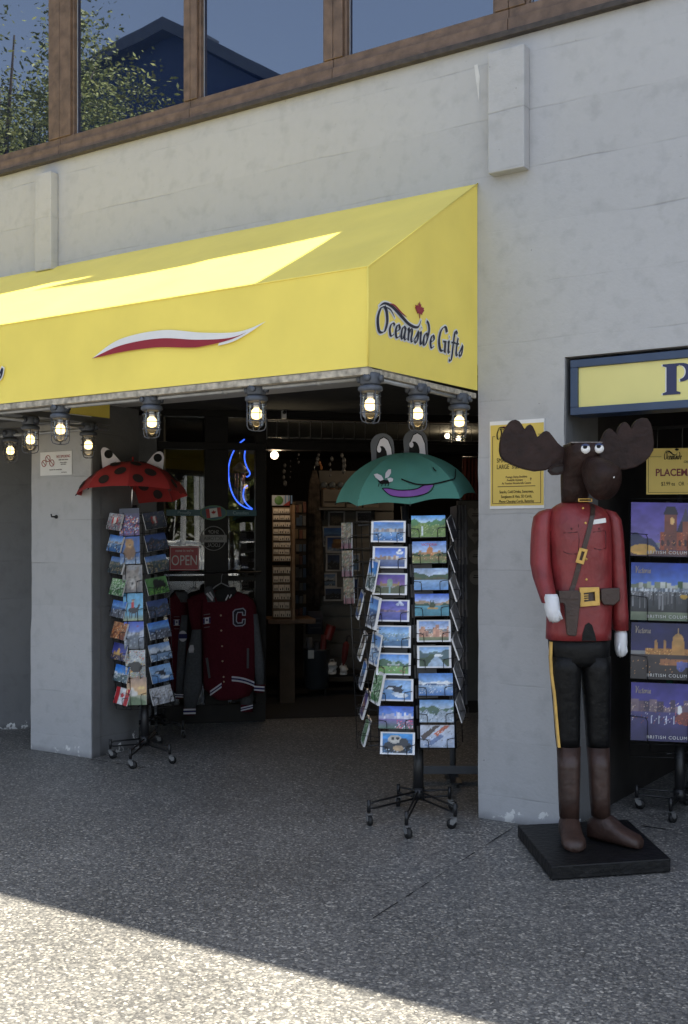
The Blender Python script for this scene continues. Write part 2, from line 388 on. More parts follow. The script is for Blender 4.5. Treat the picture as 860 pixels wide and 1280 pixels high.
LEAFP = [(0, 1), (.12, .72), (.28, .80), (.22, .45), (.45, .62), (.50, .50), (.82, .55), (.72, .38), (.86, .28), (.45, -.05), (.50, -.20), (.08, -.12), (.05, -.55)]
LEAFP = LEAFP + [(-x, z) for x, z in LEAFP[::-1]][:-1]
def leaf(mb, cx, cz, r, y, d=.001): mb.prism([(cx+p[0]*r, cz+p[1]*r) for p in LEAFP], y-d, y)
def logo(parent, x0, z0, h, y, outline=True, gift=True, xs=1.0, leafmat=None, ink=None):
    """swash script logo on a panel facing -Y (local)"""
    ink = ink or NAVY
    def draw(mb, grow, yy):
        wd = script(mb, 'Oceanside', x0, z0, h, xs, yy, .085*xs, grow=grow, caps=1.0)
        if gift: script(mb, 'Gifts', x0+wd+.16*h*xs, z0-.02*h, h*1.0, xs, yy, .085*xs, grow=grow)
        sw = spline([(x0+.16*h*xs, z0+.92*h), (x0+.40*h*xs, z0+1.09*h), (x0+.75*h*xs, z0+1.06*h), (x0+1.15*h*xs, z0+.84*h), (x0+1.55*h*xs, z0+.62*h), (x0+1.95*h*xs, z0+.62*h), (x0+2.12*h*xs, z0+.92*h)])
        ribbon(mb, sw, .13*h, .015*h, yy-.0002, grow=grow, taper=True)
        ribbon(mb, spline([(x0+.42*h*xs, z0+.98*h), (x0+.68*h*xs, z0+.92*h), (x0+.86*h*xs, z0+.70*h)]), .05*h, .01*h, yy-.0003, grow=grow, taper=True)
    if outline:
        mb = MB(); draw(mb, .05*h*max(1, xs*.8), y); mb.build('lettering_outline', WHI, parent)
    mb = MB(); draw(mb, 0, y-.0025); mb.build('lettering', ink, parent)
    mb = MB(); ribbon(mb, spline([(x0+.60*h*xs, z0+1.14*h), (x0+.85*h*xs, z0+1.13*h), (x0+1.15*h*xs, z0+.96*h), (x0+1.42*h*xs, z0+.86*h)]), .07*h, .008*h, y-.003, taper=True)
    mb.build('red_swash', leafmat or REDI, parent)
    mb = MB(); leaf(mb, x0+2.05*h*xs, z0+1.20*h, .33*h*max(1, xs*.8), y-.002); mb.build('maple_leaf', leafmat or REDI, parent)

# ================================================================== SETTING
g = MB(); g.face([(-300, -300, 0), (300, -300, 0), (300, 300, 0), (-300, 300, 0)]); g.build('pavement', AGG, kind='structure', origin=Vector((0, 0, 0)))
j = MB()
def joint(a, b, w=.011, z=.004):
    a = Vector((*a, z)); b = Vector((*b, z)); t = (b-a).normalized(); q = Vector((-t.y, t.x, 0))*w/2
    n = 24; rnd = random.Random(int(a.x*91+a.y*13))
    for i in range(n):
        p, r_ = a.lerp(b, i/n), a.lerp(b, (i+1)/n); f = rnd.choice((1, .3, .6, .2, 1.2, .12))
        j.face([p-q*f, r_-q*f, r_+q*f, p+q*f])
joint((.27, -.10), (.44, -2.04), .006); joint((.85, .33), (4.2, .36)); joint((-3.15, -.02), (-9, -.02), .006)
joint((-3.12, -.03), (-2.55, -.04), .012)
j.build('pavement_joint', mat('joint_gap', (.012, .012, .013), .9), kind='structure')
fl = MB()
def Sw(a, d, z=0.0): return S0+SE*a+SN*d+Vector((0, 0, z))
fl.face([Sw(-2.5, .06, .004), Sw(5.2, .06, .004), Sw(5.2, 6, .004), Sw(-2.5, 6, .004)]); fl.build('shop_floor', mat('dark_carpet', (.018, .017, .017), .95, bump=.3, bs=200), kind='structure')

# ================================================================== BUILDING
bld = thing('concrete_building', 'pale grey painted concrete building with brown framed upper windows behind the yellow awning', 'building', (0, 0, 0))
ZT = 2.606
w = MB(); w.prism([(-14, ZT), (9, ZT), (9, 4.462), (-14, 4.462)], 0, .35)
w.build('upper_wall', CONC3, bld)
for x0, x1, y1, nm in ((-3.81, -3.15, .085, 'pillar'), (0, .533, .49, 'pillar'), (3.4, 9, .49, 'lower_wall'), (-14, -5.6, .35, 'lower_wall')):
    m_ = MB()
    if nm == 'pillar':
        # slightly irregular painted edges
        rnd = random.Random(int(x0*10)); n = 26; zs = [i*ZT/n for i in range(n+1)]
        Lp = [(x0+rnd.uniform(0, .006) + (.010 if z > .95 and x0 < -3 else 0), z) for z in zs]; Rp = [(x1-rnd.uniform(0, .006), z) for z in zs]
        m_.prism(Lp+Rp[::-1], 0, y1)
    else: m_.box(x0, x1, 0, y1, 0, ZT)
    m_.build(nm, CONC, bld)
    if nm == 'pillar':
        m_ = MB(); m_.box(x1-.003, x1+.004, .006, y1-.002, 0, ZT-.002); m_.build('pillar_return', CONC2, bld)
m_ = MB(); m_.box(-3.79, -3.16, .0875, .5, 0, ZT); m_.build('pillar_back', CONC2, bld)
# angled wall between pillar and shopfront, alcove ceiling, passage walls
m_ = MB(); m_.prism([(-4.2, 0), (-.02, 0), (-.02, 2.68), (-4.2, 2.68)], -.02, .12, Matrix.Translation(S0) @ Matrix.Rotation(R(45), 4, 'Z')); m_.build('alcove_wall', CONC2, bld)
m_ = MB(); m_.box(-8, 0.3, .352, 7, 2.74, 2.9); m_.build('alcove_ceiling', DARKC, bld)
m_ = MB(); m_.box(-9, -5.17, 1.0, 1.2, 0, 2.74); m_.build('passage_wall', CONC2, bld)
m_ = MB(); m_.box(-5.166, -5.02, 1.05, 1.25, 0, 2.74); m_.box(-5.016, -3.9, 1.5, 1.6, 0, 2.74); m_.build('passage_doorframe', mat('passage_dark', (.02, .02, .02), .6), bld)
# protruding blocks
for x0, x1, z0, z1, d in ((.101, .324, 3.672, 4.357, .075), (-3.676, -3.50, 3.62, 4.349, .075)):
    m_ = MB(); m_.box(x0, x1, -d, .0-.002, z0, z1); m_.build('wall_block', CONC3, bld, bevel=.006)
# shop interior shell (dark)
def Sbox(mb, a0, a1, d0, d1, z0, z1): mb.box(a0, a1, d0, d1, z0, z1, Matrix.Translation(S0) @ Matrix.Rotation(R(45), 4, 'Z'))
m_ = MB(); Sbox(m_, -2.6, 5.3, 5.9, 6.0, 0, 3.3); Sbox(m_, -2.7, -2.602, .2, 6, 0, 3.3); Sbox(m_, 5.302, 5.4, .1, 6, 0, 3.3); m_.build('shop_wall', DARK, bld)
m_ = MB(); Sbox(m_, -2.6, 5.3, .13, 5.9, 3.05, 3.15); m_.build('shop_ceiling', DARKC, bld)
# right doorway room
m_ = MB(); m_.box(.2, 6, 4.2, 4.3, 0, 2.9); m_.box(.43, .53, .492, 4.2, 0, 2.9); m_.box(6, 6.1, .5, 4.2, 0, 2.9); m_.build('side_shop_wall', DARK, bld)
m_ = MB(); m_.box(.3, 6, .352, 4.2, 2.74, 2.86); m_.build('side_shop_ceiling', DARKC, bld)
# upper storey: windows
sl = MB(); sl.box(-14, 1.62, -.045, .05, 4.440, 4.474); sl.build('window_sill', BROWND, bld, bevel=.004)
wins = [(-6.2, -3.588, -6.3, -3.47), (-3.354, -2.235, -3.467, -2.180), (-2.119, -1.066, -2.177, -1.0), (-.927, .116, -.997, .20), (.30, 1.42, .203, 1.54)]
for k, (p0, p1, f0, f1) in enumerate(wins):
    zb, zt, zf, zh = 4.476, 6.42, 4.605, 6.3
    fr = MB()
    fr.box(f0, f1, -.028, .06, zb, zb+.07); fr.box(f0, f1, -.012, .06, zb+.0705, zf); fr.box(f0, f1, -.02, .06, zh, zt)
    fr.box(f0, p0, -.02, .06, zf+.0005, zh-.0005); fr.box(p1, f1, -.02, .06, zf+.0005, zh-.0005)
    if k in (0, 1):   # a doubled post
        pass
    # inner beads
    fr.box(p0+.0005, p0+.02, .0, .05, zf, zh); fr.box(p1-.02, p1-.0005, .0, .05, zf, zh)
    fo = fr.build('window', BROWN, bld, bevel=.004)
    pn = MB(); pn.box(p0+.0205, p1-.0205, .035, .041, zf, zh); pn.build('pane', UPG, fo)
    gs = MB(); gs.box(p0+.021, p0+.026, .031, .0345, zf, zh); gs.build('glazing_glint', mat('painted_glint', (.35, .37, .42), .4), fo)  # light reflected by the glazing bead, put in as a pale strip
m_ = MB(); m_.box(1.542, 9, 0, .3, 4.464, 6.42); m_.box(-14, -6.302, 0, .3, 4.476, 6.42); m_.build('upper_storey_wall', CONC3, bld)
# unseen roof; eave added to shade the pavement, slot shaped to sunlight the awning
H = 7.4
shade_roof = MB()
def slab(pts): 
    A = [(x, y, H) for x, y in pts]; B_ = [(x, y, H+.2) for x, y in pts]
    shade_roof.face(A); shade_roof.face(B_[::-1]); n = len(pts)
    for i in range(n): shade_roof.face([A[i], A[(i+1) % n], B_[(i+1) % n], B_[i]])
KX, KY = .45, .10
YE = -2.44+KY*H
YO = -.795+KY*(H-6.6)
slab([(-22, YE), (16.5, YE), (16.5, YO+.0005), (-22, YO+.0005)])
inner = [(-18, -.12), (-2.6, -.115), (-1.15, -.075), (-1.62, -.195), (-.6, -.215), (-.1, -.235), (.88, -.10), (1.02, -.7955), (16, -.7955)]
inner = [(x+KX*(H-6.6), y+KY*(H-6.6)) for x, y in inner]
slab([(-22, inner[0][1])]+inner+[(16.5, inner[-1][1]), (16.5, 9), (-22, 9)])
slab([(-18, 9.001), (16, 9.001), (16, 9.1), (-18, 9.1)])
m_ = shade_roof
m_.box(-14, 9, .01, .3, 6.422, H-.0005)
shade_roof.build('roof', mat('shade_roof_concrete', (.36, .36, .36), .8), bld)
m_ = MB(); m_.box(-18, 16, 9.2, 9.4, 0, 7.4); m_.box(-18.2, -18, .5, 9.2, 0, 7.4); m_.box(16, 16.2, .5, 9.2, 0, 7.4); m_.build('rear_wall', CONC2, bld)
dp = MB(); dp.prism([(p.x, p.z) for p in [atY(u, v, 0) for u, v in ((593, 82), (597, 80), (600, 96), (599.5, 108), (599, 128), (597.5, 118), (595, 100))]], -.0022, -.0004); dp.build('paint_drip', mat('pale_drip', (.62, .62, .61), .6), bld)
# fittings on the pillar
hk = MB(); q = atY(71, 646, 0); hk.tube([(q.x, -.001, q.z), (q.x, -.05, q.z), (q.x, -.055, q.z+.02)], .006, 8, None); hk.ball((q.x, -.006, q.z), .014); 
o = hk.build('wall_hook', BLK); setp(o, 'small dark metal hook sticking out of the left pillar', 'hook')

# ================================================================== SHOPFRONT
SM = Matrix.Translation(S0) @ Matrix.Rotation(R(45), 4, 'Z')
sf = thing('shopfront', 'dark framed glass shopfront with transom windows set at an angle behind the jackets', 'shopfront', M=SM)
zA = 2.392; zB = 2.445; zT = 2.68
aL, aR = .0, .93
xs_ = [0, .40, .60, .86]
fm = MB()
fm.box(-.015, .93, -.03, .09, 0.0, .16)                    # bottom rail
fm.box(-.015, .93, -.03, .09, zA, zB+.01); fm.box(-.015, 3.3, -.028, .09, 2.6805, 2.738)
for a0, a1 in ((-.015, .04), (.395, .60), (.84, .935)): fm.box(a0, a1, -.0325, .092, .1605, zA-.0005); fm.box(a0, a1, -.0325, .092, zB+.0105, 2.68)
fm.box(.0405, .3945, -.02, .07, 1.24, 1.285); fm.box(.6005, .8395, -.02, .07, 1.24, 1.285)
fm.build('frame', DKF, sf, bevel=.003)
for a0, a1, z0, z1 in ((.0405, .3945, .1605, 1.2395), (.0405, .3945, 1.2855, 2.3915), (.6005, .8395, .1605, 1.2395), (.6005, .8395, 1.2855, 2.3915), (.0405, .3945, 2.456, 2.68), (.6005, .8395, 2.456, 2.68)):
    m_ = MB(); m_.box(a0, a1, .02, .026, z0, z1); m_.build('pane', SHOPG, sf)
# shutter housing / gridded transom over the open doorway
tr = MB(); tr.box(.936, 3.3, -.03, .09, 2.40, 2.475); tr.box(.936, 3.3, -.02, .0, 2.477, 2.50); tr.box(.936, 3.3, -.02, .0, 2.668, 2.680)
tr.build('door_header', DKF, sf, bevel=.003)
tg = MB()
for i in range(24):
    a = .945+i*.1; tg.box(a, a+.085, -.018, -.010, 2.505, 2.512); tg.box(a, a+.085, -.018, -.010, 2.652, 2.660)
    tg.box(a+.0855, a+.0875, -.018, -.010, 2.505, 2.660)
tg.box(.936, 3.3, -.026, -.0205, 2.6805, 2.69); tg.box(.936, .945, -.026, -.0205, 2.49, 2.68)
tg.build('transom_grid', ALU, sf)
tp = MB(); tp.box(.945, 3.3, .02, .026, 2.50, 2.665); tp.build('transom_pane', SHOPG, sf)
# small things: camera above the header
a, z = S(354.5, 517, -.05); cmr = MB(); cmr.box(a-.02, a+.02, -.09, -.035, z-.045, z+.045); cmr.mi = 1; cmr.tube([(a, -.09, z+.005), (a, -.105, z+.005)], .016, 12)
cmr.bm.transform(SM); o = cmr.build('security_camera', [WHP, BLK], bevel=.0); setp(o, 'small white box sensor fixed above the shutter grid over the open door', 'sensor')

# ================================================================== AWNING
AP, AZ0, AZ1, AZ2, XL = -1.18, 2.449, 2.937, 3.653, -6.2
aw = thing('awning', 'bright yellow vinyl awning with script lettering over the shop entrance', 'awning', (0, 0, 0))
def grid_patch(mb, P00, P10, P11, P01, nx, ny, sag, nrm):
    n0 = mb._n(); V = []
    for i in range(nx+1):
        row = []
        for k in range(ny+1):
            s_, t_ = i/nx, k/ny
            p = (P00*(1-s_)+P10*s_)*(1-t_)+(P01*(1-s_)+P11*s_)*t_
            d = sag*math.sin(math.pi*min(1, max(0, t_)))*abs(math.sin(math.pi*s_*max(1, round((P10-P00).length/1.5))))
            row.append(mb.bm.verts.new(p+nrm*d))
        V.append(row)
    for i in range(nx):
        for k in range(ny): mb.bm.faces.new((V[i][k], V[i+1][k], V[i+1][k+1], V[i][k+1]))
    mb._tag(n0, True)
Vv = Vector
c = MB(); grid_patch(c, Vv((XL, AP, AZ1)), Vv((0, AP, AZ1)), Vv((0, -.004, AZ2)), Vv((XL, -.004, AZ2)), 48, 10, -.012, Vv((0, -.5, .85))); c.build('top_panel', YEL, aw)
c = MB(); grid_patch(c, Vv((XL, AP, AZ0)), Vv((0, AP, AZ0)), Vv((0, AP, AZ1)), Vv((XL, AP, AZ1)), 48, 8, -.005, Vv((0, -1, 0))); c.build('front_panel', YEL, aw)
c = MB(); c.face([(0, AP, AZ0), (0, -.004, AZ0+.012), (0, -.004, AZ2), (0, AP, AZ1)]); c.build('end_panel', YEL, aw)
c = MB(); c.face([(-2.96, -.55, AZ0+.03), (-2.96, -.004, AZ0+.03), (-2.96, -.004, AZ2-.02), (-2.96, -.55, AZ1+.3)]); c.build('inner_divider', YEL, aw)
c = MB(); c.tube([(0.001, AP-.001, AZ0), (0.001, AP-.001, AZ1)], .0045, 8); c.tube([(0.001, AP-.001, AZ1), (0.001, -.004, AZ2)], .0045, 8); c.tube([(XL, AP-.001, AZ1), (0, AP-.001, AZ1)], .004, 8); c.build('seam_piping', YEL, aw)
c = MB(); c.box(XL, -.004, AP+.004, AP+.05, AZ0-.038, AZ0-.002); c.box(-.05, -.004, AP+.051, -.01, AZ0-.034, AZ0-.004)
c.build('bottom_rail', CREAM, aw, bevel=.003)
c = MB(); c.box(XL, -.006, AP+.10, AP+.14, AZ0-.03, AZ0+.01); c.box(-2.98, -2.94, AP+.15, -.01, AZ0-.02, AZ0+.02); c.box(-4.2, -4.16, AP+.15, -.01, AZ0-.02, AZ0+.02); c.box(XL, -3.0, -.30, -.26, AZ0-.02, AZ0+.02); c.build('inner_frame', ALU, aw)
# lettering on the end panel: local plane facing +X
def panel_empty(parent, M):
    pass
LM = Matrix.Translation((.002, 0, 0)) @ Matrix.Rotation(R(90), 4, 'Z')   # local -Y -> +X ; local X -> +Y
lp = {}
def build_on(parent, M, fn):
    """draw with fn(holder) where the holder only carries a transform; the meshes end up as parts of parent"""
    before = set(bpy.data.objects)
    h = bpy.data.objects.new('tmp', None); WM[h] = Matrix.Identity(4)
    fn(h)
    for o in [o for o in bpy.data.objects if o not in before and o is not h]:
        if o.parent == h:
            o.data.transform(M); o.parent = parent; WM[o] = WM[parent]
    bpy.data.objects.remove(h)
build_on(aw, LM, lambda h: logo(h, -1.115, 2.628, .142, 0.0, xs=1.50))
def front_text(h):
    logo(h, -3.605, 2.600, .142, 0, xs=1.5)
build_on(aw, Matrix.Translation((0, AP-.008, 0)), front_text)
def swoosh(h):
    up = spline([(-1.90, 2.655), (-1.68, 2.745), (-1.35, 2.765), (-1.05, 2.72), (-.80, 2.70), (-.62, 2.735)], 10)
    lo = spline([(-1.90, 2.655), (-1.65, 2.672), (-1.38, 2.672), (-1.10, 2.645), (-.85, 2.65), (-.62, 2.735)], 10)
    mb = MB(); n = len(up)
    for i in range(n-1):
        md = [up[k]*.48+lo[k]*.52 for k in (i, i+1)]
        mb.face([(up[i].x, 0, up[i].y), (md[0].x, 0, md[0].y), (md[1].x, 0, md[1].y), (up[i+1].x, 0, up[i+1].y)])
    for i in range(int(n*.72), n-1):
        a_, b_ = up[i]*.48+lo[i]*.52, up[i+1]*.48+lo[i+1]*.52
        mb.face([(a_.x, 0, a_.y), (lo[i].x, 0, lo[i].y), (lo[i+1].x, 0, lo[i+1].y), (b_.x, 0, b_.y)])
    mb.build('white_swoosh', WHI, h)
    mb = MB(); k1 = int(n*.86)
    for i in range(k1):
        f0, f1 = 1-max(0, (i-.6*n)/(.26*n)), 1-max(0, (i+1-.6*n)/(.26*n)); f0, f1 = max(0, f0), max(0, f1)
        a_, b_ = up[i]*.52+lo[i]*.48, up[i+1]*.52+lo[i+1]*.48
        l0, l1 = a_.lerp(lo[i], f0), b_.lerp(lo[i+1], f1)
        mb.face([(a_.x, -.002, a_.y), (l0.x, -.002, l0.y), (l1.x, -.002, l1.y), (b_.x, -.002, b_.y)])
    mb.build('red_swoosh', REDI, h)
build_on(aw, Matrix.Translation((0, AP-.008, 0)), swoosh)

# conduits (one run per side)
def conduit(path, label, r=.0125):
    mb = MB(); mb.tube(path, r, 10)
    for p in path[1:-1]: mb.ball(p, r*1.1)
    for a_, b_ in zip(path, path[1:]):
        n = max(1, int((Vector(b_)-Vector(a_)).length/.6))
        for i in range(n):
            p = Vector(a_).lerp(Vector(b_), (i+.5)/n); t = (Vector(b_)-Vector(a_)).normalized()
            mb.tube([p-t*.012, p+t*.012], r*1.35, 10)
    o = mb.build('conduit_pipe', PIPE); setp(o, label, 'pipe', 'conduits under the awning')
ZL = 2.405
conduit([(XL, -1.11, ZL), (-.03, -1.11, ZL)], 'grey conduit pipe running along the front edge below the yellow awning')
conduit([(-.03, -1.08, ZL), (-.03, -.03, ZL)], 'grey conduit pipe below the lettered right end of the awning')
conduit([(-2.95, -1.08, ZL-.01), (-2.95, -.03, ZL-.01)], 'grey conduit pipe crossing towards the wall in front of the left pillar')
conduit([(-2.98, -.20, ZL-.02), (-6.0, -.20, ZL-.02)], 'grey conduit pipe running left above the passage beside the left pillar')

# cage lamps
def make_lamp(x, y, label):
    t = thing('cage_lamp', label, 'lamp', (x, y, 2.43), random.uniform(0, .8), 'cage lamps under the awning')
    mb = MB(); mb.lathe([(.050, -.062), (.054, -.058), (.054, -.012), (.050, -.004)], 8)
    for a in (0, 90, 180, 270):
        M = Matrix.Rotation(R(a), 4, 'Z'); mb.tube([(.046, 0, -.032), (.066, 0, -.032)], .019, 10, M)
    mb.lathe([(.042, -.0625), (.060, -.072), (.062, -.088), (.055, -.096), (.046, -.098)], 18)
    mb.build('housing', GRAYM, t)
    mb = MB(); n = 18; prof = [(.042, -.1), (.043, -.19), (.040, -.215), (.028, -.232), (.004, -.238)]
    V = [[mb.bm.verts.new((r*math.cos(2*math.pi*k/n), r*math.sin(2*math.pi*k/n), z)) for k in range(n)] for r, z in prof]
    for i in range(len(V)-1):
        for k in range(n): mb.bm.faces.new((V[i][k], V[i][(k+1) % n], V[i+1][(k+1) % n], V[i+1][k]))
    mb._tag(0, True); mb.build('glass_jar', JAR, t)
    mb = MB(); mb.lathe([(.016, -.10), (.016, -.128), (.012, -.13)], 12); mb.build('socket', WHP, t)
    mb = MB(); mb.lathe([(.014, -.131), (.024, -.140), (.028, -.152), (.028, -.172), (.022, -.184), (.006, -.190)], 14); mb.build('bulb', BULB, t)
    mb = MB()
    for z in (-.118, -.160, -.200): mb.tube([(.0525*math.cos(R(a)), .0525*math.sin(R(a)), z) for a in range(0, 361, 20)], .0026, 6, cap=False)
    for k in range(4):
        M = Matrix.Rotation(R(45+90*k), 4, 'Z'); mb.tube([(.0525, 0, -.095), (.0525, 0, -.225), (.045, 0, -.243), (.025, 0, -.250), (0, 0, -.251)], .003, 6, M)
    mb.build('cage', GRAYM, t); return t
l0 = None
LAMPS = [(-.03, -1.11, 'lit cage lamp at the front right corner of the awning above the frog umbrella'),
 (-.745, -1.11, 'lit cage lamp hanging on the awning front edge in front of the blue neon moon'),
 (-1.50, -1.11, 'lit cage lamp on the awning front edge to the right above the ladybug umbrella'),
 (-2.25, -1.11, 'lit cage lamp on the awning front edge, above the no smoking sign'),
 (-.03, -.64, 'lit cage lamp in the middle of the lettered awning end'),
 (-.03, -.17, 'lit cage lamp nearest the grey pier under the lettered awning end'),
 (-2.95, -.74, 'lit cage lamp over the left edge of the left pillar, beside the passage'),
 (-2.95, -.22, 'lit cage lamp close beside the yellow price sign behind the ladybug umbrella'),
 (-3.80, -.20, 'leftmost lit cage lamp, hanging in front of the passage wall')]
for x, y, lb in LAMPS:
    if l0 is None: l0 = make_lamp(x, y, lb)
    else:
        c_ = copy_tree(l0, Matrix.Translation((x, y, 2.43)) @ Matrix.Rotation(random.uniform(0, 1.5), 4, 'Z')); c_['label'] = lb

# ================================================================== SIGNS
def sign_thing(name, label, cat, M, group=None): return thing(name, label, cat, M=M, group=group)
def lines(t, items, mat_, name='lettering', y=-.004):
    """items: (string, x, z, size, xs, shear)"""
    mb = MB()
    for it in items:
        s, x, z, sz = it[:4]; xs = it[4] if len(it) > 4 else .75; sh = it[5] if len(it) > 5 else 0; al = it[6] if len(it) > 6 else 'CENTER'
        mb.add(text_bm(s, sz, xs, sh, al), T(x, y, z))
    return mb.build(name, mat_, t)
def border(t, x0, x1, z0, z1, w, mat_, y=-.004, gap=None):
    mb = MB(); 
    for a in ((x0, x1, z0, z0+w), (x0, x0+w, z0+w, z1-w), (x1-w, x1, z0+w, z1-w)): mb.box(a[0], a[1], y-.0008, y, a[2], a[3])
    if gap: mb.box(x0, gap[0], y-.0008, y, z1-w, z1); mb.box(gap[1], x1, y-.0008, y, z1-w, z1)
    else: mb.box(x0, x1, y-.0008, y, z1-w, z1)
    return mb.build('border_line', mat_, t)
INKB = mat('brown_ink', (.06, .022, .008), .5); INKR = mat('maroon_ink', (.16, .012, .012), .5)
# yellow price sign on the pier
PX0, PX1, PZ0, PZ1 = .081, .415, 1.778, 2.276
ps = sign_thing('price_sign', 'yellow price board on the grey pier, partly hidden by the moose antler', 'sign', T((PX0+PX1)/2, -.003, PZ0))
W2 = (PX1-PX0)/2; HH = PZ1-PZ0
m_ = MB(); m_.box(-W2, W2, -.006, 0, 0, HH); m_.build('backing', WHP, ps)
m_ = MB(); m_.box(-W2+.005, W2-.002, -.008, -.0062, .016, HH-.022); m_.build('panel', YELB, ps)
border(ps, -W2+.018, W2-.018, .028, HH-.085, .003, INKB, -.0085, (-W2+.035, W2-.035))
build_on(ps, Matrix.Identity(4), lambda h: logo(h, -.125, HH-.105, .062, -.009, False, False, 1.05, REDI, BLKC))
lines(ps, [('POSTCARDS', 0, HH-.165, .034, .8), ('SMALL  4/$1', -.122, HH-.225, .036, .72, 0, 'LEFT'), ('LARGE  3/$2', -.122, HH-.262, .036, .72, 0, 'LEFT')], BLKC, y=-.0088)
lines(ps, [('Postage Stamp Booklets', 0, .178, .017, .8), ('Available Upstairs', -.01, .160, .017, .8), ('At Tourism Victoria Info Centre', 0, .142, .017, .8)], INKB, y=-.0088)
lines(ps, [('Snacks, Cold Drinks, Sunscreen,', 0, .094, .023, .70), ('Sunglasses & Hats, SD Cards,', 0, .067, .023, .70), ('Phone Charging Cords, Batteries', 0, .040, .023, .70)], BLKC, y=-.0088)
m_ = MB(); m_.box(-.115, .115, -.0095, -.0083, .123, .1265); m_.prism([(.086, .156), (.090, .156), (.090, .165), (.094, .165), (.088, .172), (.082, .165), (.086, .165)], -.0095, -.0083); m_.build('rule', INKB, ps)

# yellow price sign behind the ladybug umbrella (on the angled wall)
a0, z1 = S(127, 520, -.03); a1, z0 = S(166, 600, -.03)
ps2 = sign_thing('price_sign', 'dim yellow price board on the angled wall behind the ladybug umbrella', 'sign', SM @ T((a0+a1)/2, -.034, 2.10))
W2 = (a1-a0)/2+.01; HH = .57
m_ = MB(); m_.box(-W2, W2, -.006, 0, 0, HH); m_.build('panel', mat('ochre_board', (.36, .22, .035), .5), ps2)
border(ps2, -W2+.015, W2-.015, .02, HH-.085, .003, INKB, -.0065, (-W2+.03, W2-.03))
build_on(ps2, Matrix.Identity(4), lambda h: logo(h, -.115, HH-.105, .058, -.007, False, False, .95, BLKC, BLKC))
lines(ps2, [('Gifts', .045, HH-.135, .03, .8, .2), ('POSTCARDS', 0, HH-.19, .03, .8), ('SMALL', -.08, HH-.245, .03, .7), ('$1', .075, HH-.26, .03, .7), ('LARGE', -.075, HH-.31, .03, .7), ('$2', .075, HH-.33, .03, .7)], INKB, y=-.0068)

# no smoking notice on the left pillar
ns = sign_thing('no_smoking_sign', 'white no smoking notice with three red circles on the left pillar', 'sign', T(-3.52, -.003, 2.086))
m_ = MB(); m_.box(-.172, .172, -.005, 0, 0, .178); m_.build('panel', WHP, ns, bevel=.001)
lines(ns, [('NO SMOKING', .082, .138, .030, .78)], mat('red_print', (.30, .05, .04), .5), y=-.0056)
lines(ns, [('within seven metres', .082, .114, .016, .8), ('of doors, windows', .082, .094, .012, .8), ('and air intakes', .082, .080, .012, .8), ('By order of the municipal bylaw', 0, .042, .013, .8), ('please keep clear', .09, .020, .010, .8)], mat('grey_print', (.12, .10, .10), .5), y=-.0056)
m_ = MB()
for cx, cz in ((-.085, .128), (-.128, .093), (-.042, .093)):
    m_.tube([(cx+.024*math.cos(R(q)), -.0058, cz+.024*math.sin(R(q))) for q in range(0, 361, 20)], .0030, 6, cap=False)
    m_.tube([(cx-.017, -.0058, cz+.017), (cx+.017, -.0058, cz-.017)], .0024, 6)
m_.build('prohibition_symbols', mat('red_print', ()), ns)

# big hanging sign over the right doorway
bs = sign_thing('shop_sign', 'yellow sign box with blue frame and a large navy letter P over the right doorway', 'sign', T(.56, .03, 2.285))
BW, BH = 2.6, .302
m_ = MB(); fw = .042
for a in ((0, BW, 0, fw), (0, BW, BH-fw, BH), (0, fw, fw+.0005, BH-fw-.0005), (BW-fw, BW, fw+.0005, BH-fw-.0005)): m_.box(a[0], a[1], -.02, .16, a[2], a[3])
m_.build('frame', NAVY2, bs, bevel=.003)
m_ = MB(); m_.box(fw+.001, BW-fw-.001, -.004, .15, fw+.001, BH-fw-.001); m_.build('panel', YELP, bs)
Pp = []
def letter_P(mb, y0, y1, ox=0, oz=0):
    # stem with slab serifs, bowl as a flat ring
    x0, zb, zt = .515+ox, .075+oz, .237+oz
    mb.prism([(x0-.005, zb), (x0+.088, zb), (x0+.088, zb+.010), (x0+.068, zb+.017), (x0+.068, zt-.017), (x0+.088, zt-.008), (x0+.088, zt), (x0-.005, zt), (x0-.005, zt-.010), (x0+.015, zt-.017), (x0+.015, zb+.017), (x0-.005, zb+.010)], y0, y1)
    O = arc(x0+.088, zt-.049, .066, .049, 90, -90, 14); I = arc(x0+.086, zt-.048, .030, .035, 90, -90, 14)
    for i in range(14): mb.prism([O[i], O[i+1], I[i+1], I[i]], y0, y1)
m_ = MB(); letter_P(m_, -.0055, -.0042, -.007, -.0); m_.build('letter_outline', WHI, bs)
m_ = MB(); letter_P(m_, -.008, -.0058); m_.build('letter', mat('navy_letter', (.015, .018, .085), .35), bs)

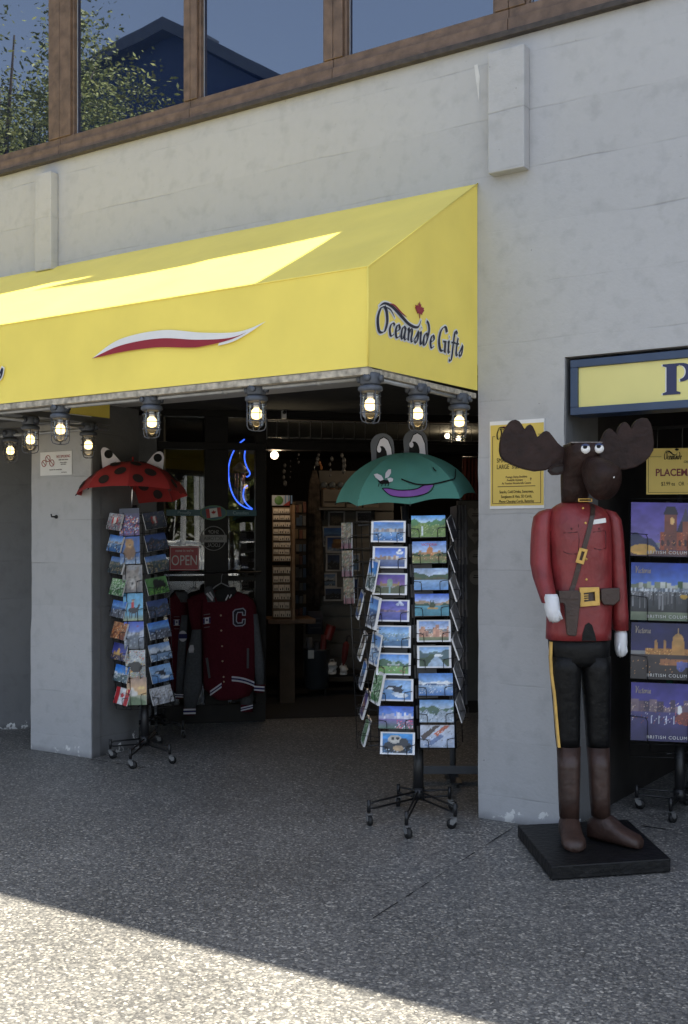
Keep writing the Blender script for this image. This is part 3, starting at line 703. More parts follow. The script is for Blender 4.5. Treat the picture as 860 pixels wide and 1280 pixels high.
# ================================================================== PRINTED CARDS
class Cv:
    def __init__(s, w, h, c=(128, 128, 128)):
        s.w, s.h = w, h; s.a = np.empty((h, w, 3)); s.a[:] = c
        s.X, s.Y = np.meshgrid(np.linspace(0, 1, w), np.linspace(0, 1, h))
    def vg(s, y0, y1, c0, c1):
        m = (s.Y >= y0) & (s.Y <= y1); t = ((s.Y-y0)/(y1-y0))[..., None]
        s.a = np.where(m[..., None], np.array(c0)*(1-t)+np.array(c1)*t, s.a); return s
    def mask(s, m, c): s.a[m] = c; return s
    def rect(s, x0, x1, y0, y1, c): return s.mask((s.X >= x0) & (s.X <= x1) & (s.Y >= y0) & (s.Y <= y1), c)
    def ell(s, cx, cy, rx, ry, c): return s.mask(((s.X-cx)/rx)**2+((s.Y-cy)/ry)**2 <= 1, c)
    def poly(s, P, c):
        m = np.zeros(s.X.shape, bool); n = len(P)
        for i in range(n):
            (x0, y0), (x1, y1) = P[i], P[(i+1) % n]
            if y0 == y1: continue
            cr = ((y0 > s.Y) != (y1 > s.Y)) & (s.X < (x1-x0)*(s.Y-y0)/(y1-y0)+x0); m ^= cr
        return s.mask(m, c)
    def ridge(s, base, amp, seed, c, f=5, bot=0.0):
        r = np.random.RandomState(seed); x = s.X[0]; p = np.zeros_like(x)
        for k in range(1, 5): p += np.sin(x*f*k+r.uniform(0, 6.3))/k
        top = base+amp*p/2; return s.mask((s.Y < top[None, :]) & (s.Y >= bot), c)
    def city(s, base, hi, seed, cols, bot=None, wd=.06):
        r = np.random.RandomState(seed); x = 0
        while x < 1:
            ww = wd*r.uniform(.6, 1.6); s.rect(x, x+ww, base if bot is None else bot, base+hi*r.uniform(.3, 1), cols[r.randint(len(cols))]); x += ww
        return s
    def speck(s, y0, y1, n, cols, seed, x0=0, x1=1):
        r = np.random.RandomState(seed)
        for i in range(n):
            c = cols[r.randint(len(cols))]; px = int(r.uniform(x0, x1)*(s.w-1)); py = int(r.uniform(y0, y1)*(s.h-1)); s.a[py, px] = c
        return s
    def dome(s, cx, b, sc, c, c2):
        s.rect(cx-.30*sc, cx+.30*sc, b, b+.13*sc, c); s.rect(cx-.09*sc, cx+.09*sc, b, b+.24*sc, c2); s.ell(cx, b+.25*sc, .08*sc, .12*sc, c2); s.rect(cx-.012*sc, cx+.012*sc, b+.3*sc, b+.46*sc, c2)
        for q in (-.27, .27): s.rect(cx+q*sc-.035*sc, cx+q*sc+.035*sc, b, b+.2*sc, c)
        return s
    def border(s, c=(238, 238, 240), bx=.06, by=.08):
        return s.mask((s.X < bx) | (s.X > 1-bx) | (s.Y < by) | (s.Y > 1-by), c)
def art(kind, w, h, seed=0):
    c = Cv(w, h)
    k = kind.rstrip('+'); b = kind.endswith('+')
    if k == 'harbour': c.vg(.5, 1, (170, 200, 235), (50, 110, 205)).city(.45, .22, seed, [(200, 190, 180), (150, 140, 140), (120, 120, 130)]).vg(0, .47, (40, 95, 170), (120, 160, 205)).speck(.1, .5, 30, [(235, 240, 245), (40, 60, 110)], seed)
    elif k == 'harbourlamp': c.vg(.4, 1, (130, 165, 225), (45, 80, 190)).city(.38, .25, seed, [(205, 200, 195), (160, 130, 110), (190, 185, 180)]).vg(0, .4, (50, 70, 130), (110, 125, 160)); [c.ell(.78+dx, .72+dy, .045, .06, (235, 240, 255)) for dx, dy in ((0, .1), (-.06, 0), (.06, 0), (0, -.03))]; c.rect(.77, .79, .2, .7, (60, 60, 80))
    elif k == 'duskdome': c.vg(.4, 1, (150, 105, 170), (60, 45, 140)).dome(.5, .4, .95, (150, 120, 80), (120, 150, 130)).ridge(.38, .1, seed, (75, 80, 50), 9).rect(.47, .53, .05, .42, (120, 150, 150))
    elif k == 'purpleharbour': c.vg(.4, 1, (120, 110, 190), (55, 60, 160)).city(.40, .18, seed, [(150, 115, 120), (120, 100, 130), (95, 80, 110)]).vg(0, .42, (60, 70, 150), (95, 95, 165)); [c.ell(.72+dx, .78+dy, .05, .06, (215, 225, 255)) for dx, dy in ((0, .1), (-.06, 0), (.06, 0))]
    elif k == 'aerial': c.vg(.62, 1, (150, 190, 225), (80, 135, 205)).vg(0, .62, (70, 120, 175), (130, 165, 195)).speck(.3, .65, 90, [(205, 210, 205), (120, 140, 130), (90, 120, 100)], seed).ridge(.28, .12, seed, (60, 100, 140), 7)
    elif k == 'garden': c.vg(.5, 1, (170, 205, 240), (60, 130, 225)).ridge(.62, .16, seed, (70, 105, 75), 6).dome(.5, .42, .6, (200, 200, 195), (150, 175, 170)).vg(0, .38, (90, 140, 60), (120, 165, 90)).speck(.05, .42, 40, [(210, 205, 190), (60, 95, 60), (180, 90, 90)], seed)
    elif k == 'orca': c.vg(.55, 1, (160, 195, 235), (120, 170, 230)).vg(0, .55, (60, 110, 175), (130, 175, 220)).poly([(.18, .55), (.30, .70), (.48, .68), (.62, .60), (.72, .50), (.66, .35), (.50, .38), (.36, .50), (.24, .52)], (28, 32, 42)).poly([(.55, .62), (.70, .75), (.66, .55)], (28, 32, 42)).ell(.33, .55, .09, .05, (230, 235, 240)).ell(.66, .25, .20, .10, (225, 235, 245)).ell(.5, .33, .12, .06, (200, 215, 235))
    elif k == 'skyline': c.vg(.4, 1, (120, 165, 230), (35, 80, 200)).city(.42, .38, seed, [(190, 190, 215), (160, 165, 205), (220, 220, 235)]).vg(0, .42, (70, 100, 80), (110, 95, 160)).speck(.05, .4, 60, [(215, 60, 110), (230, 110, 130), (230, 220, 240)], seed, .5, 1)
    elif k == 'seal': c.vg(.7, 1, (40, 130, 210), (60, 150, 220)).vg(0, .7, (30, 60, 90), (40, 110, 180)).ell(.5, .35, .40, .30, (25, 30, 35)).ell(.42, .68, .20, .19, (190, 185, 175)).ell(.36, .72, .05, .07, (20, 20, 20)).ell(.5, .72, .05, .07, (20, 20, 20)).ell(.68, .55, .14, .2, (35, 35, 40)).ell(.52, .28, .16, .13, (180, 150, 110)).speck(.02, .3, 25, [(180, 200, 220), (90, 140, 190)], seed)
    elif k == 'forestsky': c.vg(.6, 1, (225, 238, 250), (70, 150, 235)).ridge(.74, .16, seed, (70, 120, 70), 7).ridge(.58, .14, seed+1, (105, 135, 60), 8).speck(.1, .6, 90, [(140, 165, 80), (60, 95, 45), (175, 185, 130)], seed).rect(.30, .34, .05, .5, (210, 220, 220))
    elif k == 'legislature': c.vg(.45, 1, (190, 210, 240), (105, 150, 235)).dome(.52, .36, 1.05, (185, 140, 90), (190, 120, 60)).ridge(.42, .1, seed, (75, 95, 50), 9).vg(0, .3, (95, 120, 60), (150, 130, 70)).speck(.05, .5, 40, [(200, 120, 90), (70, 80, 45), (220, 190, 140)], seed)
    elif k == 'lake': c.vg(.62, 1, (200, 215, 235), (160, 190, 235)).ridge(.72, .12, seed, (60, 85, 55), 6).ridge(.56, .08, seed+3, (80, 80, 50), 9).vg(0, .46, (95, 145, 205), (150, 185, 225)).ell(.5, .42, .05, .02, (50, 50, 60))
    elif k == 'island': c.vg(.6, 1, (190, 205, 235), (50, 95, 215)).ridge(.66, .18, seed, (165, 140, 110), 5).ridge(.52, .12, seed+2, (50, 80, 60), 7).vg(0, .44, (60, 130, 150), (90, 160, 180)).poly([(.42, .34), (.58, .34), (.60, .5), (.54, .72), (.50, .6), (.46, .7)], (55, 70, 35)).ell(.52, .34, .2, .03, (190, 150, 80))
    elif k == 'hotel': c.vg(.6, 1, (190, 205, 235), (120, 160, 230)).city(.2, .62, seed, [(205, 150, 120), (190, 135, 110), (215, 170, 140)], wd=.09).speck(.2, .7, 50, [(110, 80, 70), (240, 225, 210)], seed).vg(0, .2, (80, 100, 70), (130, 130, 90))
    elif k == 'river': c.vg(.62, 1, (190, 215, 240), (110, 165, 230)).ridge(.74, .14, seed, (75, 100, 105), 6).ridge(.45, .2, seed+2, (60, 80, 50), 5).poly([(.25, 0), (.9, 0), (.62, .5), (.70, .62), (.50, .5)], (165, 190, 215)).ell(.62, .55, .13, .07, (230, 238, 245))
    elif k == 'bay': c.vg(.55, 1, (150, 185, 225), (60, 125, 215)).ridge(.62, .05, seed, (235, 240, 245), 8).ridge(.52, .06, seed+2, (60, 85, 130), 9).vg(0, .45, (55, 105, 180), (165, 195, 225)).speck(.1, .5, 35, [(230, 240, 250)], seed)
    elif k == 'falls': c.vg(.55, 1, (205, 220, 235), (85, 140, 205)).ridge(.66, .12, seed, (70, 100, 75), 7).ridge(.45, .2, seed+3, (165, 180, 195), 9).speck(.05, .6, 70, [(230, 235, 240), (60, 85, 95), (110, 135, 150)], seed)
    elif k == 'messy': c.vg(0, 1, (150, 165, 190), (205, 210, 225)).poly([(0, .5), (.45, 1), (.6, 1), (.1, .3)], (60, 45, 40)).poly([(.4, .6), (.75, 1), (.9, 1), (.5, .5)], (190, 90, 60)).poly([(.1, .1), (.6, .6), (.7, .5), (.25, 0)], (90, 110, 150)).speck(0, 1, 40, [(235, 235, 240), (70, 50, 50)], seed)
    elif k == 'cluster': c.vg(0, .5, (20, 60, 130), (60, 110, 180)).vg(.5, 1, (60, 120, 210), (30, 90, 210)).ell(.5, .48, .38, .26, (185, 165, 120)).speck(.25, .7, 60, [(225, 215, 190), (110, 95, 70), (150, 130, 90)], seed, .15, .85)
    elif k == 'horseback': c.vg(0, 1, (120, 115, 95), (185, 180, 160)).ell(.5, .55, .28, .36, (70, 45, 35)).ell(.5, .4, .2, .2, (225, 215, 200)).ell(.5, .75, .14, .14, (45, 30, 25))
    elif k == 'coast': c.vg(.6, 1, (120, 170, 230), (50, 110, 210)).vg(0, .6, (40, 60, 110), (70, 110, 170)).ridge(.45, .2, seed, (90, 95, 110), 6).speck(0, .5, 40, [(200, 210, 225), (40, 50, 60)], seed)
    elif k == 'leaves': c.vg(0, 1, (50, 105, 55), (120, 165, 110)).speck(0, 1, 160, [(190, 215, 180), (40, 85, 45), (90, 140, 80), (225, 235, 220)], seed)
    elif k == 'violetpeak': c.vg(.4, 1, (140, 110, 170), (60, 60, 140)).ridge(.55, .25, seed, (150, 110, 95), 6).vg(0, .35, (45, 55, 110), (95, 80, 130)).speck(0, .5, 40, [(215, 170, 130), (60, 50, 90)], seed)
    elif k == 'collage': c.vg(0, 1, (90, 60, 120), (45, 40, 80)).speck(.1, .75, 150, [(225, 225, 240), (200, 60, 70), (120, 140, 210), (230, 150, 90)], seed).vg(.82, 1, (40, 35, 60), (30, 30, 50))
    elif k == 'bear': c.vg(.3, 1, (60, 110, 190), (30, 75, 165)).vg(0, .3, (150, 175, 205), (60, 90, 150)).ell(.48, .42, .30, .28, (135, 90, 50)).ell(.48, .74, .22, .17, (190, 135, 70)).ell(.34, .88, .06, .05, (150, 100, 55)).ell(.60, .88, .06, .05, (150, 100, 55)).ell(.50, .68, .09, .07, (225, 180, 120)).ell(.5, .70, .03, .03, (30, 20, 15)).speck(0, .28, 40, [(220, 230, 240), (70, 110, 170)], seed)
    elif k == 'wolf': c.vg(0, 1, (105, 100, 100), (140, 140, 145)).ell(.5, .45, .36, .36, (150, 140, 132)).poly([(.16, .98), (.20, .65), (.40, .75)], (125, 110, 100)).poly([(.84, .98), (.80, .65), (.60, .75)], (125, 110, 100)).ell(.5, .32, .14, .2, (195, 190, 185)).ell(.5, .30, .06, .05, (25, 25, 25)).ell(.36, .55, .045, .03, (35, 30, 25)).ell(.64, .55, .045, .03, (35, 30, 25)).speck(0, 1, 60, [(180, 175, 172), (85, 80, 80)], seed)
    elif k == 'rider': c.vg(0, .2, (170, 180, 130), (120, 175, 205)).vg(.2, 1, (125, 190, 225), (85, 165, 215)).ell(.5, .38, .24, .11, (28, 24, 30)).poly([(.66, .42), (.80, .62), (.88, .55), (.74, .36)], (28, 24, 30)); [c.rect(q, q+.05, .08, .34, (28, 24, 30)) for q in (.3, .40, .58, .68)]; c.rect(.42, .56, .46, .66, (190, 35, 40)).ell(.49, .71, .05, .05, (205, 160, 130)).ell(.49, .755, .1, .025, (120, 85, 55))
    elif k == 'peaks': c.vg(.6, 1, (120, 150, 225), (50, 80, 190)).ridge(.62, .2, seed, (190, 200, 220), 6).ridge(.45, .2, seed+2, (95, 105, 120), 8).vg(0, .2, (80, 85, 95), (130, 140, 150)).rect(.62, .74, .8, .86, (190, 50, 60)).speck(.1, .6, 60, [(225, 230, 240), (70, 75, 90)], seed)
    elif k == 'blackbear': c.vg(0, 1, (150, 155, 150), (200, 205, 210)).speck(0, 1, 160, [(225, 180, 90), (120, 140, 90), (235, 235, 235), (95, 110, 150), (200, 90, 80)], seed).ell(.52, .38, .32, .2, (28, 26, 30)).ell(.25, .42, .13, .13, (28, 26, 30))
    elif k == 'sunset': c.vg(0, .35, (130, 140, 110), (170, 175, 150)).vg(.35, 1, (240, 190, 120), (200, 165, 150)).ell(.35, .42, .22, .10, (225, 220, 215)).ell(.28, .55, .08, .09, (230, 225, 220)).poly([(0, 0), (0, .3), (.5, .28), (1, .12), (1, 0)], (85, 110, 75)).ell(.75, .62, .18, .05, (250, 215, 140))
    elif k == 'redcollage': c.vg(0, 1, (120, 125, 140), (170, 175, 185)).speck(0, 1, 120, [(195, 40, 45), (225, 225, 230), (70, 80, 110), (160, 150, 140)], seed).rect(.3, .7, .4, .75, (190, 40, 45)).rect(.4, .6, .4, .75, (230, 230, 230))
    elif k == 'autumn': c.vg(0, 1, (120, 60, 40), (180, 120, 80)).speck(0, 1, 150, [(215, 130, 60), (90, 45, 35), (230, 190, 140), (150, 80, 40)], seed)
    elif k == 'night': c.vg(.4, 1, (70, 75, 165), (25, 35, 115)).dome(.45, .32, 1.0, (200, 150, 80), (220, 170, 90)).vg(0, .3, (40, 40, 85), (100, 75, 70)).speck(0, .4, 30, [(235, 190, 110), (60, 60, 120)], seed)
    elif k == 'brightsky': c.vg(.5, 1, (80, 155, 230), (25, 105, 215)).city(.45, .14, seed, [(220, 225, 230), (160, 170, 180)]).vg(0, .46, (50, 75, 85), (120, 140, 140)).speck(0, .5, 70, [(225, 230, 235), (60, 90, 70), (90, 110, 130)], seed)
    elif k == 'flag':
        c.a[:] = (228, 226, 228); c.rect(0, .27, 0, 1, (185, 25, 35)).rect(.73, 1, 0, 1, (185, 25, 35)); c.poly([(.5+p[0]*.19, .5+p[1]*.26) for p in LEAFP], (185, 25, 35))
    elif k == 'totem': c.vg(0, 1, (35, 40, 50), (50, 60, 85)).rect(.36, .62, .3, .72, (150, 35, 40)).rect(.44, .54, .3, .72, (200, 195, 195)).speck(0, 1, 40, [(110, 105, 100), (70, 80, 60)], seed)
    elif k == 'darklake': c.vg(.55, 1, (60, 85, 140), (35, 55, 110)).ridge(.66, .16, seed, (40, 50, 70), 6).vg(0, .4, (30, 40, 60), (55, 70, 100)).speck(.1, .6, 45, [(120, 90, 80), (90, 100, 130), (60, 60, 50)], seed)
    elif k == 'townlake': c.vg(.7, 1, (110, 140, 190), (70, 110, 180)).vg(0, .7, (40, 55, 70), (70, 85, 90)).speck(.1, .7, 80, [(170, 150, 110), (60, 80, 60), (130, 120, 110)], seed)
    elif k == 'greenbear': c.vg(0, 1, (60, 110, 50), (80, 130, 70)).ell(.62, .5, .30, .34, (18, 18, 20)).ell(.5, .75, .16, .16, (20, 20, 22)).speck(0, .4, 50, [(110, 160, 70), (45, 85, 40)], seed)
    elif k == 'snowlake': c.vg(.6, 1, (170, 190, 215), (110, 150, 210)).ridge(.72, .16, seed, (205, 215, 228), 6).ridge(.50, .1, seed+1, (50, 65, 80), 8).vg(0, .36, (90, 125, 165), (130, 160, 195)).speck(0, .2, 25, [(225, 230, 235), (40, 50, 60)], seed)
    elif k == 'sketch': c.vg(0, 1, (150, 152, 158), (190, 192, 198)).speck(0, 1, 120, [(110, 112, 120), (215, 216, 220), (130, 120, 110)], seed)
    elif k == 'spine': c.vg(.3, 1, (85, 80, 62), (110, 108, 84)).speck(.1, 1, 160, [(150, 120, 80), (70, 80, 50), (160, 150, 130), (120, 70, 60)], seed).vg(0, .22, (120, 60, 72), (110, 65, 75))
    elif k == 'greydark': c.vg(0, 1, (38, 40, 48), (60, 62, 72)).speck(0, 1, 60, [(90, 92, 100), (30, 32, 38), (110, 110, 112)], seed)
    elif k == 'castle':   # dusk mansion, purple sky
        c.vg(.25, 1, (120, 105, 185), (75, 60, 165)); c.ridge(.30, .2, seed, (45, 50, 90), 7)
        c.rect(.40, 1, .12, .46, (165, 75, 45)).rect(.46, .62, .12, .78, (120, 65, 55)).poly([(.44, .78), (.64, .78), (.60, .93), (.48, .93)], (35, 30, 50)).poly([(.62, .46), (.70, .74), (.95, .72), (1, .46)], (50, 42, 60)).rect(.70, .78, .12, .66, (150, 80, 60)).poly([(.68, .66), (.80, .66), (.74, .92)], (70, 65, 95)).ell(.56, .66, .03, .07, (250, 190, 120))
        for q in range(8): c.ell(.43+q*.078, .25, .022, .06, (60, 35, 35))
        c.vg(0, .10, (60, 45, 60), (150, 90, 60)).ell(.16, .12, .18, .10, (230, 175, 80)).speck(.1, .46, 90, [(235, 150, 80), (110, 50, 40), (70, 35, 40)], seed, .38, 1)
    elif k == 'harbourday':
        c.vg(.6, 1, (90, 130, 220), (25, 55, 165)); c.city(.56, .13, seed, [(175, 185, 165), (200, 205, 200), (120, 130, 110), (60, 90, 60)], wd=.05); c.city(.50, .08, seed+1, [(215, 222, 230), (150, 165, 180), (95, 110, 130)], wd=.02)
        c.vg(.12, .50, (35, 35, 38), (80, 85, 92)); [c.rect(x_, x_+.02, .5-l_, .5, (q_, q_, q_+4)) for x_, l_, q_ in [(np.random.RandomState(i_).uniform(0, 1), np.random.RandomState(i_+50).uniform(.06, .34), np.random.RandomState(i_+90).randint(35, 150)) for i_ in range(60)]]; c.speck(.44, .53, 90, [(225, 228, 232), (120, 125, 130)], seed); c.vg(0, .14, (95, 110, 85), (120, 130, 105)); c.ell(.72, .42, .05, .04, (225, 175, 60))
    elif k == 'nightdome':
        c.vg(.5, 1, (35, 35, 85), (25, 28, 75)); c.rect(.2, .95, .44, .54, (170, 115, 60)).speck(.44, .56, 120, [(240, 190, 110), (110, 70, 45)], seed, .2, .95); c.rect(.56, .72, .44, .68, (195, 140, 75)).ell(.64, .70, .075, .12, (200, 150, 85)).rect(.632, .648, .78, .92, (210, 170, 110))
        for q in (.34, .46, .84): c.rect(q-.02, q+.02, .5, .64, (185, 130, 70)); c.ell(q, .65, .02, .05, (170, 125, 75))
        c.vg(0, .44, (35, 30, 32), (60, 50, 50)); c.rect(.4, 1, .26, .36, (150, 95, 60)).ell(.68, .24, .06, .09, (80, 90, 165)).rect(.62, .85, .22, .32, (90, 95, 160)).speck(.05, .4, 60, [(210, 150, 90), (45, 40, 45)], seed)
    elif k == 'nightharbour':
        c.vg(.55, 1, (75, 70, 150), (50, 45, 130)); c.city(.50, .22, seed, [(105, 85, 105), (130, 110, 125), (70, 60, 85)], wd=.07); c.speck(.5, .68, 90, [(235, 210, 190), (160, 120, 110)], seed); c.vg(0, .5, (30, 28, 75), (70, 65, 125)); c.speck(.3, .5, 60, [(225, 225, 240), (150, 70, 60)], seed)
        for q in range(9): c.rect(.28+q*.05, .287+q*.05, .30, .44, (215, 220, 240))
        c.ell(.80, .40, .2, .12, (120, 60, 55)).speck(.3, .5, 60, [(215, 100, 70), (60, 40, 60)], seed+1, .6, 1); c.ell(.66, .55, .03, .08, (240, 245, 255)).ell(.93, .62, .07, .09, (235, 240, 255))
    elif k == 'photo': c.vg(.5, 1, (70, 85, 115), (40, 60, 105)).vg(0, .5, (55, 55, 60), (85, 95, 115)).ridge(.5, .15, seed, (35, 38, 45), 6).speck(.1, .6, 25, [(120, 125, 130), (60, 60, 60)], seed)
    elif k == 'photowarm': c.vg(0, 1, (45, 42, 40), (65, 60, 58)).ell(.5, .5, .35, .3, (95, 85, 70)).speck(.1, .9, 50, [(120, 110, 90), (50, 45, 40)], seed)
    r_ = np.random.RandomState(seed+99); tex = np.zeros((h, w))
    for n_, am in ((4, .10), (9, .10), (20, .10)):      # printed photographs are never flat: three octaves of tone
        g_ = r_.uniform(-1, 1, (n_, n_)); yi = np.linspace(0, n_-1.001, h); xi = np.linspace(0, n_-1.001, w); y0 = yi.astype(int); x0 = xi.astype(int); fy = (yi-y0)[:, None]; fx = (xi-x0)[None, :]
        tex += am*((g_[y0][:, x0]*(1-fx)+g_[y0][:, x0+1]*fx)*(1-fy)+(g_[y0+1][:, x0]*(1-fx)+g_[y0+1][:, x0+1]*fx)*fy)
    c.a = c.a*(1+tex[..., None])
    if k in ('bear', 'wolf', 'sunset', 'peaks'): c.a[1:-1, 1:-1] = .5*c.a[1:-1, 1:-1]+.125*(c.a[:-2, 1:-1]+c.a[2:, 1:-1]+c.a[1:-1, :-2]+c.a[1:-1, 2:])
    if b: c.border()
    return c
def lint(a): 
    a = np.clip(a/255.0, 0, 1); return np.where(a <= .04045, a/12.92, ((a+.055)/1.055)**2.4)
def card_mesh(name, w, h, th, cv, bend=0.0, m=None, edge=(.80, .80, .80), gain=.80):
    """one printed card (or small stack): picture side at -Y, base centre at the origin"""
    ny, nx = cv.a.shape[:2]; V, Fc, col = [], [], []
    P = lint(cv.a*.90+24)*gain
    for k in range(ny):
        for i in range(nx):
            x = -w/2+w*i/(nx-1); z = h*k/(ny-1); V.append((x, -th-bend*(z/h)**2*-1 if False else -th+bend*(1-abs(2*z/h-1)), z)); col.append((*P[k, i], 1))
    for k in range(ny-1):
        for i in range(nx-1): a = k*nx+i; Fc.append((a, a+1, a+nx+1, a+nx))
    n0 = len(V); e = (*edge, 1)
    # body with its own vertices: white edges and back
    ring = [(k*nx) for k in range(ny)]
    for (x, z) in ((-w/2, 0), (w/2, 0), (w/2, h), (-w/2, h)): V.append((x, -th+.0003, z)); col.append(e); V.append((x, 0, z)); col.append(e)
    for q in range(4): a, b2 = n0+2*q, n0+2*((q+1) % 4); Fc.append((a, a+1, b2+1, b2))
    Fc.append((n0+1, n0+7, n0+5, n0+3))
    me = bpy.data.meshes.new(name); me.from_pydata(V, [], Fc)
    at = me.color_attributes.new('print', 'FLOAT_COLOR', 'POINT')
    for i, c_ in enumerate(col): at.data[i].color = c_
    me.materials.append(m or CARD); return me
def put_mesh(name, me, M, label=None, cat=None, group=None, parent=None):
    o = bpy.data.objects.new(name, me); C.objects.link(o)
    if parent is not None: o.parent = parent; o.matrix_local = WM[parent].inverted() @ M
    else: o.matrix_world = M
    WM[o] = M.copy(); setp(o, label, cat, group); return o

# ---------------------------------------------------------------- spinner racks
def caster(mb, x, y, rnd):
    a = rnd.uniform(0, 6.28); M = T(x, y, 0) @ Matrix.Rotation(a, 4, 'Z')
    mb.mi = 0; mb.tube([(0, 0, .14), (0, 0, .07)], .011, 8, M); mb.mi = 2; mb.tube([(.02, -.011, .028), (.02, .011, .028)], .028, 14, M)
    mb.mi = 1; mb.prism([(-.010, .060), (.026, .054), (.030, .028), (.012, .022), (-.004, .04)], -.0165, -.0125, M); mb.prism([(-.010, .060), (.026, .054), (.030, .028), (.012, .022), (-.004, .04)], .0125, .0165, M); mb.box(-.010, .022, -.0165, .0165, .0605, .065, M)
def rack_base(t, n, rad, a0, zb=.105, seed=1, pole_top=1.9, pole_r=.022, tilt=None, wheels=None):
    rnd = random.Random(seed)
    mb = MB(); mb.tube([(0, 0, zb-.02), (0, 0, .42)], .030, 12); mb.tube([(0, 0, .40)] + [tuple(tilt @ Vector((0, 0, pole_top)))], pole_r, 10); mb.build('pole', BLK, t)
    mb = MB(); mb.tube([(0, 0, zb-.03), (0, 0, zb+.04)], .036, 12)
    pts = []; loc = [WM[t].inverted() @ Vector((p.x, p.y, 0)) for p in wheels] if wheels else None
    n = len(loc) if loc else n
    for k in range(n):
        a = R(a0+360*k/n)
        if loc: rad = loc[k].length; a = math.atan2(loc[k].y, loc[k].x)
        c, s_ = math.cos(a), math.sin(a); e = (rad*c, rad*s_, zb+.015); pts.append(e)
        for dz in (-.02, .02): mb.tube([(0, 0, zb+dz), (rad*.9*c, rad*.9*s_, zb+dz*.9), (rad*c, rad*s_, zb+dz*.5)], .0065, 6)
    mb.build('base_frame', BLK, t)
    for k in range(n):
        m2 = MB(); caster(m2, pts[k][0], pts[k][1], rnd); m2.build('caster', [BLK, mat('caster_metal', (.20, .20, .20), .4, metal=.3), RUB], t)
def pocket_mesh(w, h):
    mb = MB(); r = .0022; y0, y1 = .0, -.022
    for sx in (-w*.27, w*.27): mb.tube([(sx, .02, .0), (sx, y1, -.004), (sx, y1-.004, h*.36), (sx+(.012 if sx > 0 else -.012), y1-.005, h*.42)], r, 5)
    mb.tube([(-w*.5, .022, h*.45), (-w*.5, -.012, h*.45), (-w*.27, y1-.005, h*.42)], r, 5); mb.tube([(w*.5, .022, h*.45), (w*.5, -.012, h*.45), (w*.27, y1-.005, h*.42)], r, 5)
    mb.tube([(-w*.5, .02, 0), (w*.5, .02, 0)], r, 5)
    bmesh.ops.recalc_face_normals(mb.bm, faces=mb.bm.faces[:]); me = bpy.data.meshes.new('pocket'); mb.bm.to_mesh(me); mb.bm.free(); me.materials.append(WIRE); return me
def fill_column(t, base, TI, cm, rows, w, h, group, res, lean=12, th=.007, seed=0, gain=.8, where=''):
    """rows: (z, kind, label[, roll, w, h]); cm: column matrix in rack space (x right, -y out)"""
    rnd = random.Random(seed); pk = {}
    for i, r in enumerate(rows):
        z, kind, lab = r[:3]; roll = r[3] if len(r) > 3 and r[3] is not None else rnd.uniform(-2, 2); ww = r[4] if len(r) > 4 else w; hh = r[5] if len(r) > 5 else h
        M = base @ TI @ cm @ T(0, 0, z-hh/2)
        key = (ww, hh)
        if key not in pk: pk[key] = pocket_mesh(ww, hh)
        put_mesh('pocket', pk[key], M, parent=t)
        if kind is None: continue
        nx, ny = (res, max(8, int(res*hh/ww))) if ww >= hh else (max(8, int(res*ww/hh)), res)
        cv = art(kind, nx, ny, 17*i+seed); me = card_mesh('postcard', ww, hh, th*rnd.uniform(.6, 1.5), cv, rnd.uniform(0, .004), gain=gain)
        put_mesh('postcard', me, M @ T(rnd.uniform(-.004, .004), -.004, .004) @ Matrix.Rotation(R(-lean+rnd.uniform(-2, 2)), 4, 'X') @ Matrix.Rotation(R(roll), 4, 'Y'), lab, 'postcard', group)
def wire_cage(t, TI, cols, z0, z1, name='wire_frame'):
    mb = MB()
    for cm, w in cols:
        for sx in (-w*.52, w*.52): mb.tube([TI @ cm @ Vector((sx, .024, z0)), TI @ cm @ Vector((sx, .024, z1))], .0028, 5)
        n = max(2, int((z1-z0)/.075))
        for i in range(n+1):
            z = z0+(z1-z0)*i/n; mb.tube([TI @ cm @ Vector((-w*.52, .024, z)), TI @ cm @ Vector((w*.52, .024, z))], .0018, 4)
    for z in (z0+.02, (z0+z1)/2, z1-.02):
        for cm, w in cols: mb.tube([TI @ Vector((0, 0, z)), TI @ cm @ Vector((0, .024, z))], .004, 5)
    mb.build(name, WIRE, t)
def Rz(a): return Matrix.Rotation(R(a), 4, 'Z')
def rack_M(p): return Matrix.Translation(p) @ Matrix.Rotation(YAW, 4, 'Z')

# --- ladybug rack
p1 = atZ(181, 944); B1 = rack_M(p1)
ra = thing('postcard_rack', 'black wheeled postcard spinner under the red ladybug umbrella', 'postcard rack', M=B1)
tl1 = Matrix.Rotation(R(-2.3), 4, 'Y')
rack_base(ra, 4, .24, -100, seed=2, pole_top=1.86, pole_r=.017, tilt=tl1, wheels=[atZ(u, v) for u, v in ((138, 948), (163, 961), (212, 955), (196, 930))])
def zs1(v): return 1.6+(675-v)*(8.29/F)
c0 = Rz(-6) @ T(.0, -.15, 0); cl = T(-.138, -.115, 0) @ Rz(-36); cr_ = T(.172, -.10, 0) @ Rz(30); cb1 = Rz(116) @ T(0, -.15, 0); cb2 = Rz(-124) @ T(0, -.15, 0); cb3 = Rz(176) @ T(0, -.15, 0)
wire_cage(ra, tl1, [(c0, .17), (cl, .15), (cr_, .17), (cb1, .15), (cb2, .15), (cb3, .15)], .36, 1.80)
G1 = 'postcards on the ladybug rack'
cen = [(653, 'collage', 'tall purple collage postcard with white title at the top of the ladybug rack'), (688, 'bear', 'tall postcard of a golden bear under blue sky'), (723, 'wolf', 'tall postcard of a grey wolf face on the ladybug rack'), (758, 'rider', 'tall sky blue postcard of a red coated rider on a black horse'), (793, 'peaks', 'tall postcard of snowy peaks with a small red flag'), (828, 'blackbear', 'tall postcard of a black bear among speckled flowers'), (862, 'sunset', 'tall postcard with a warm sunset sky, lowest in the middle of the ladybug rack')]
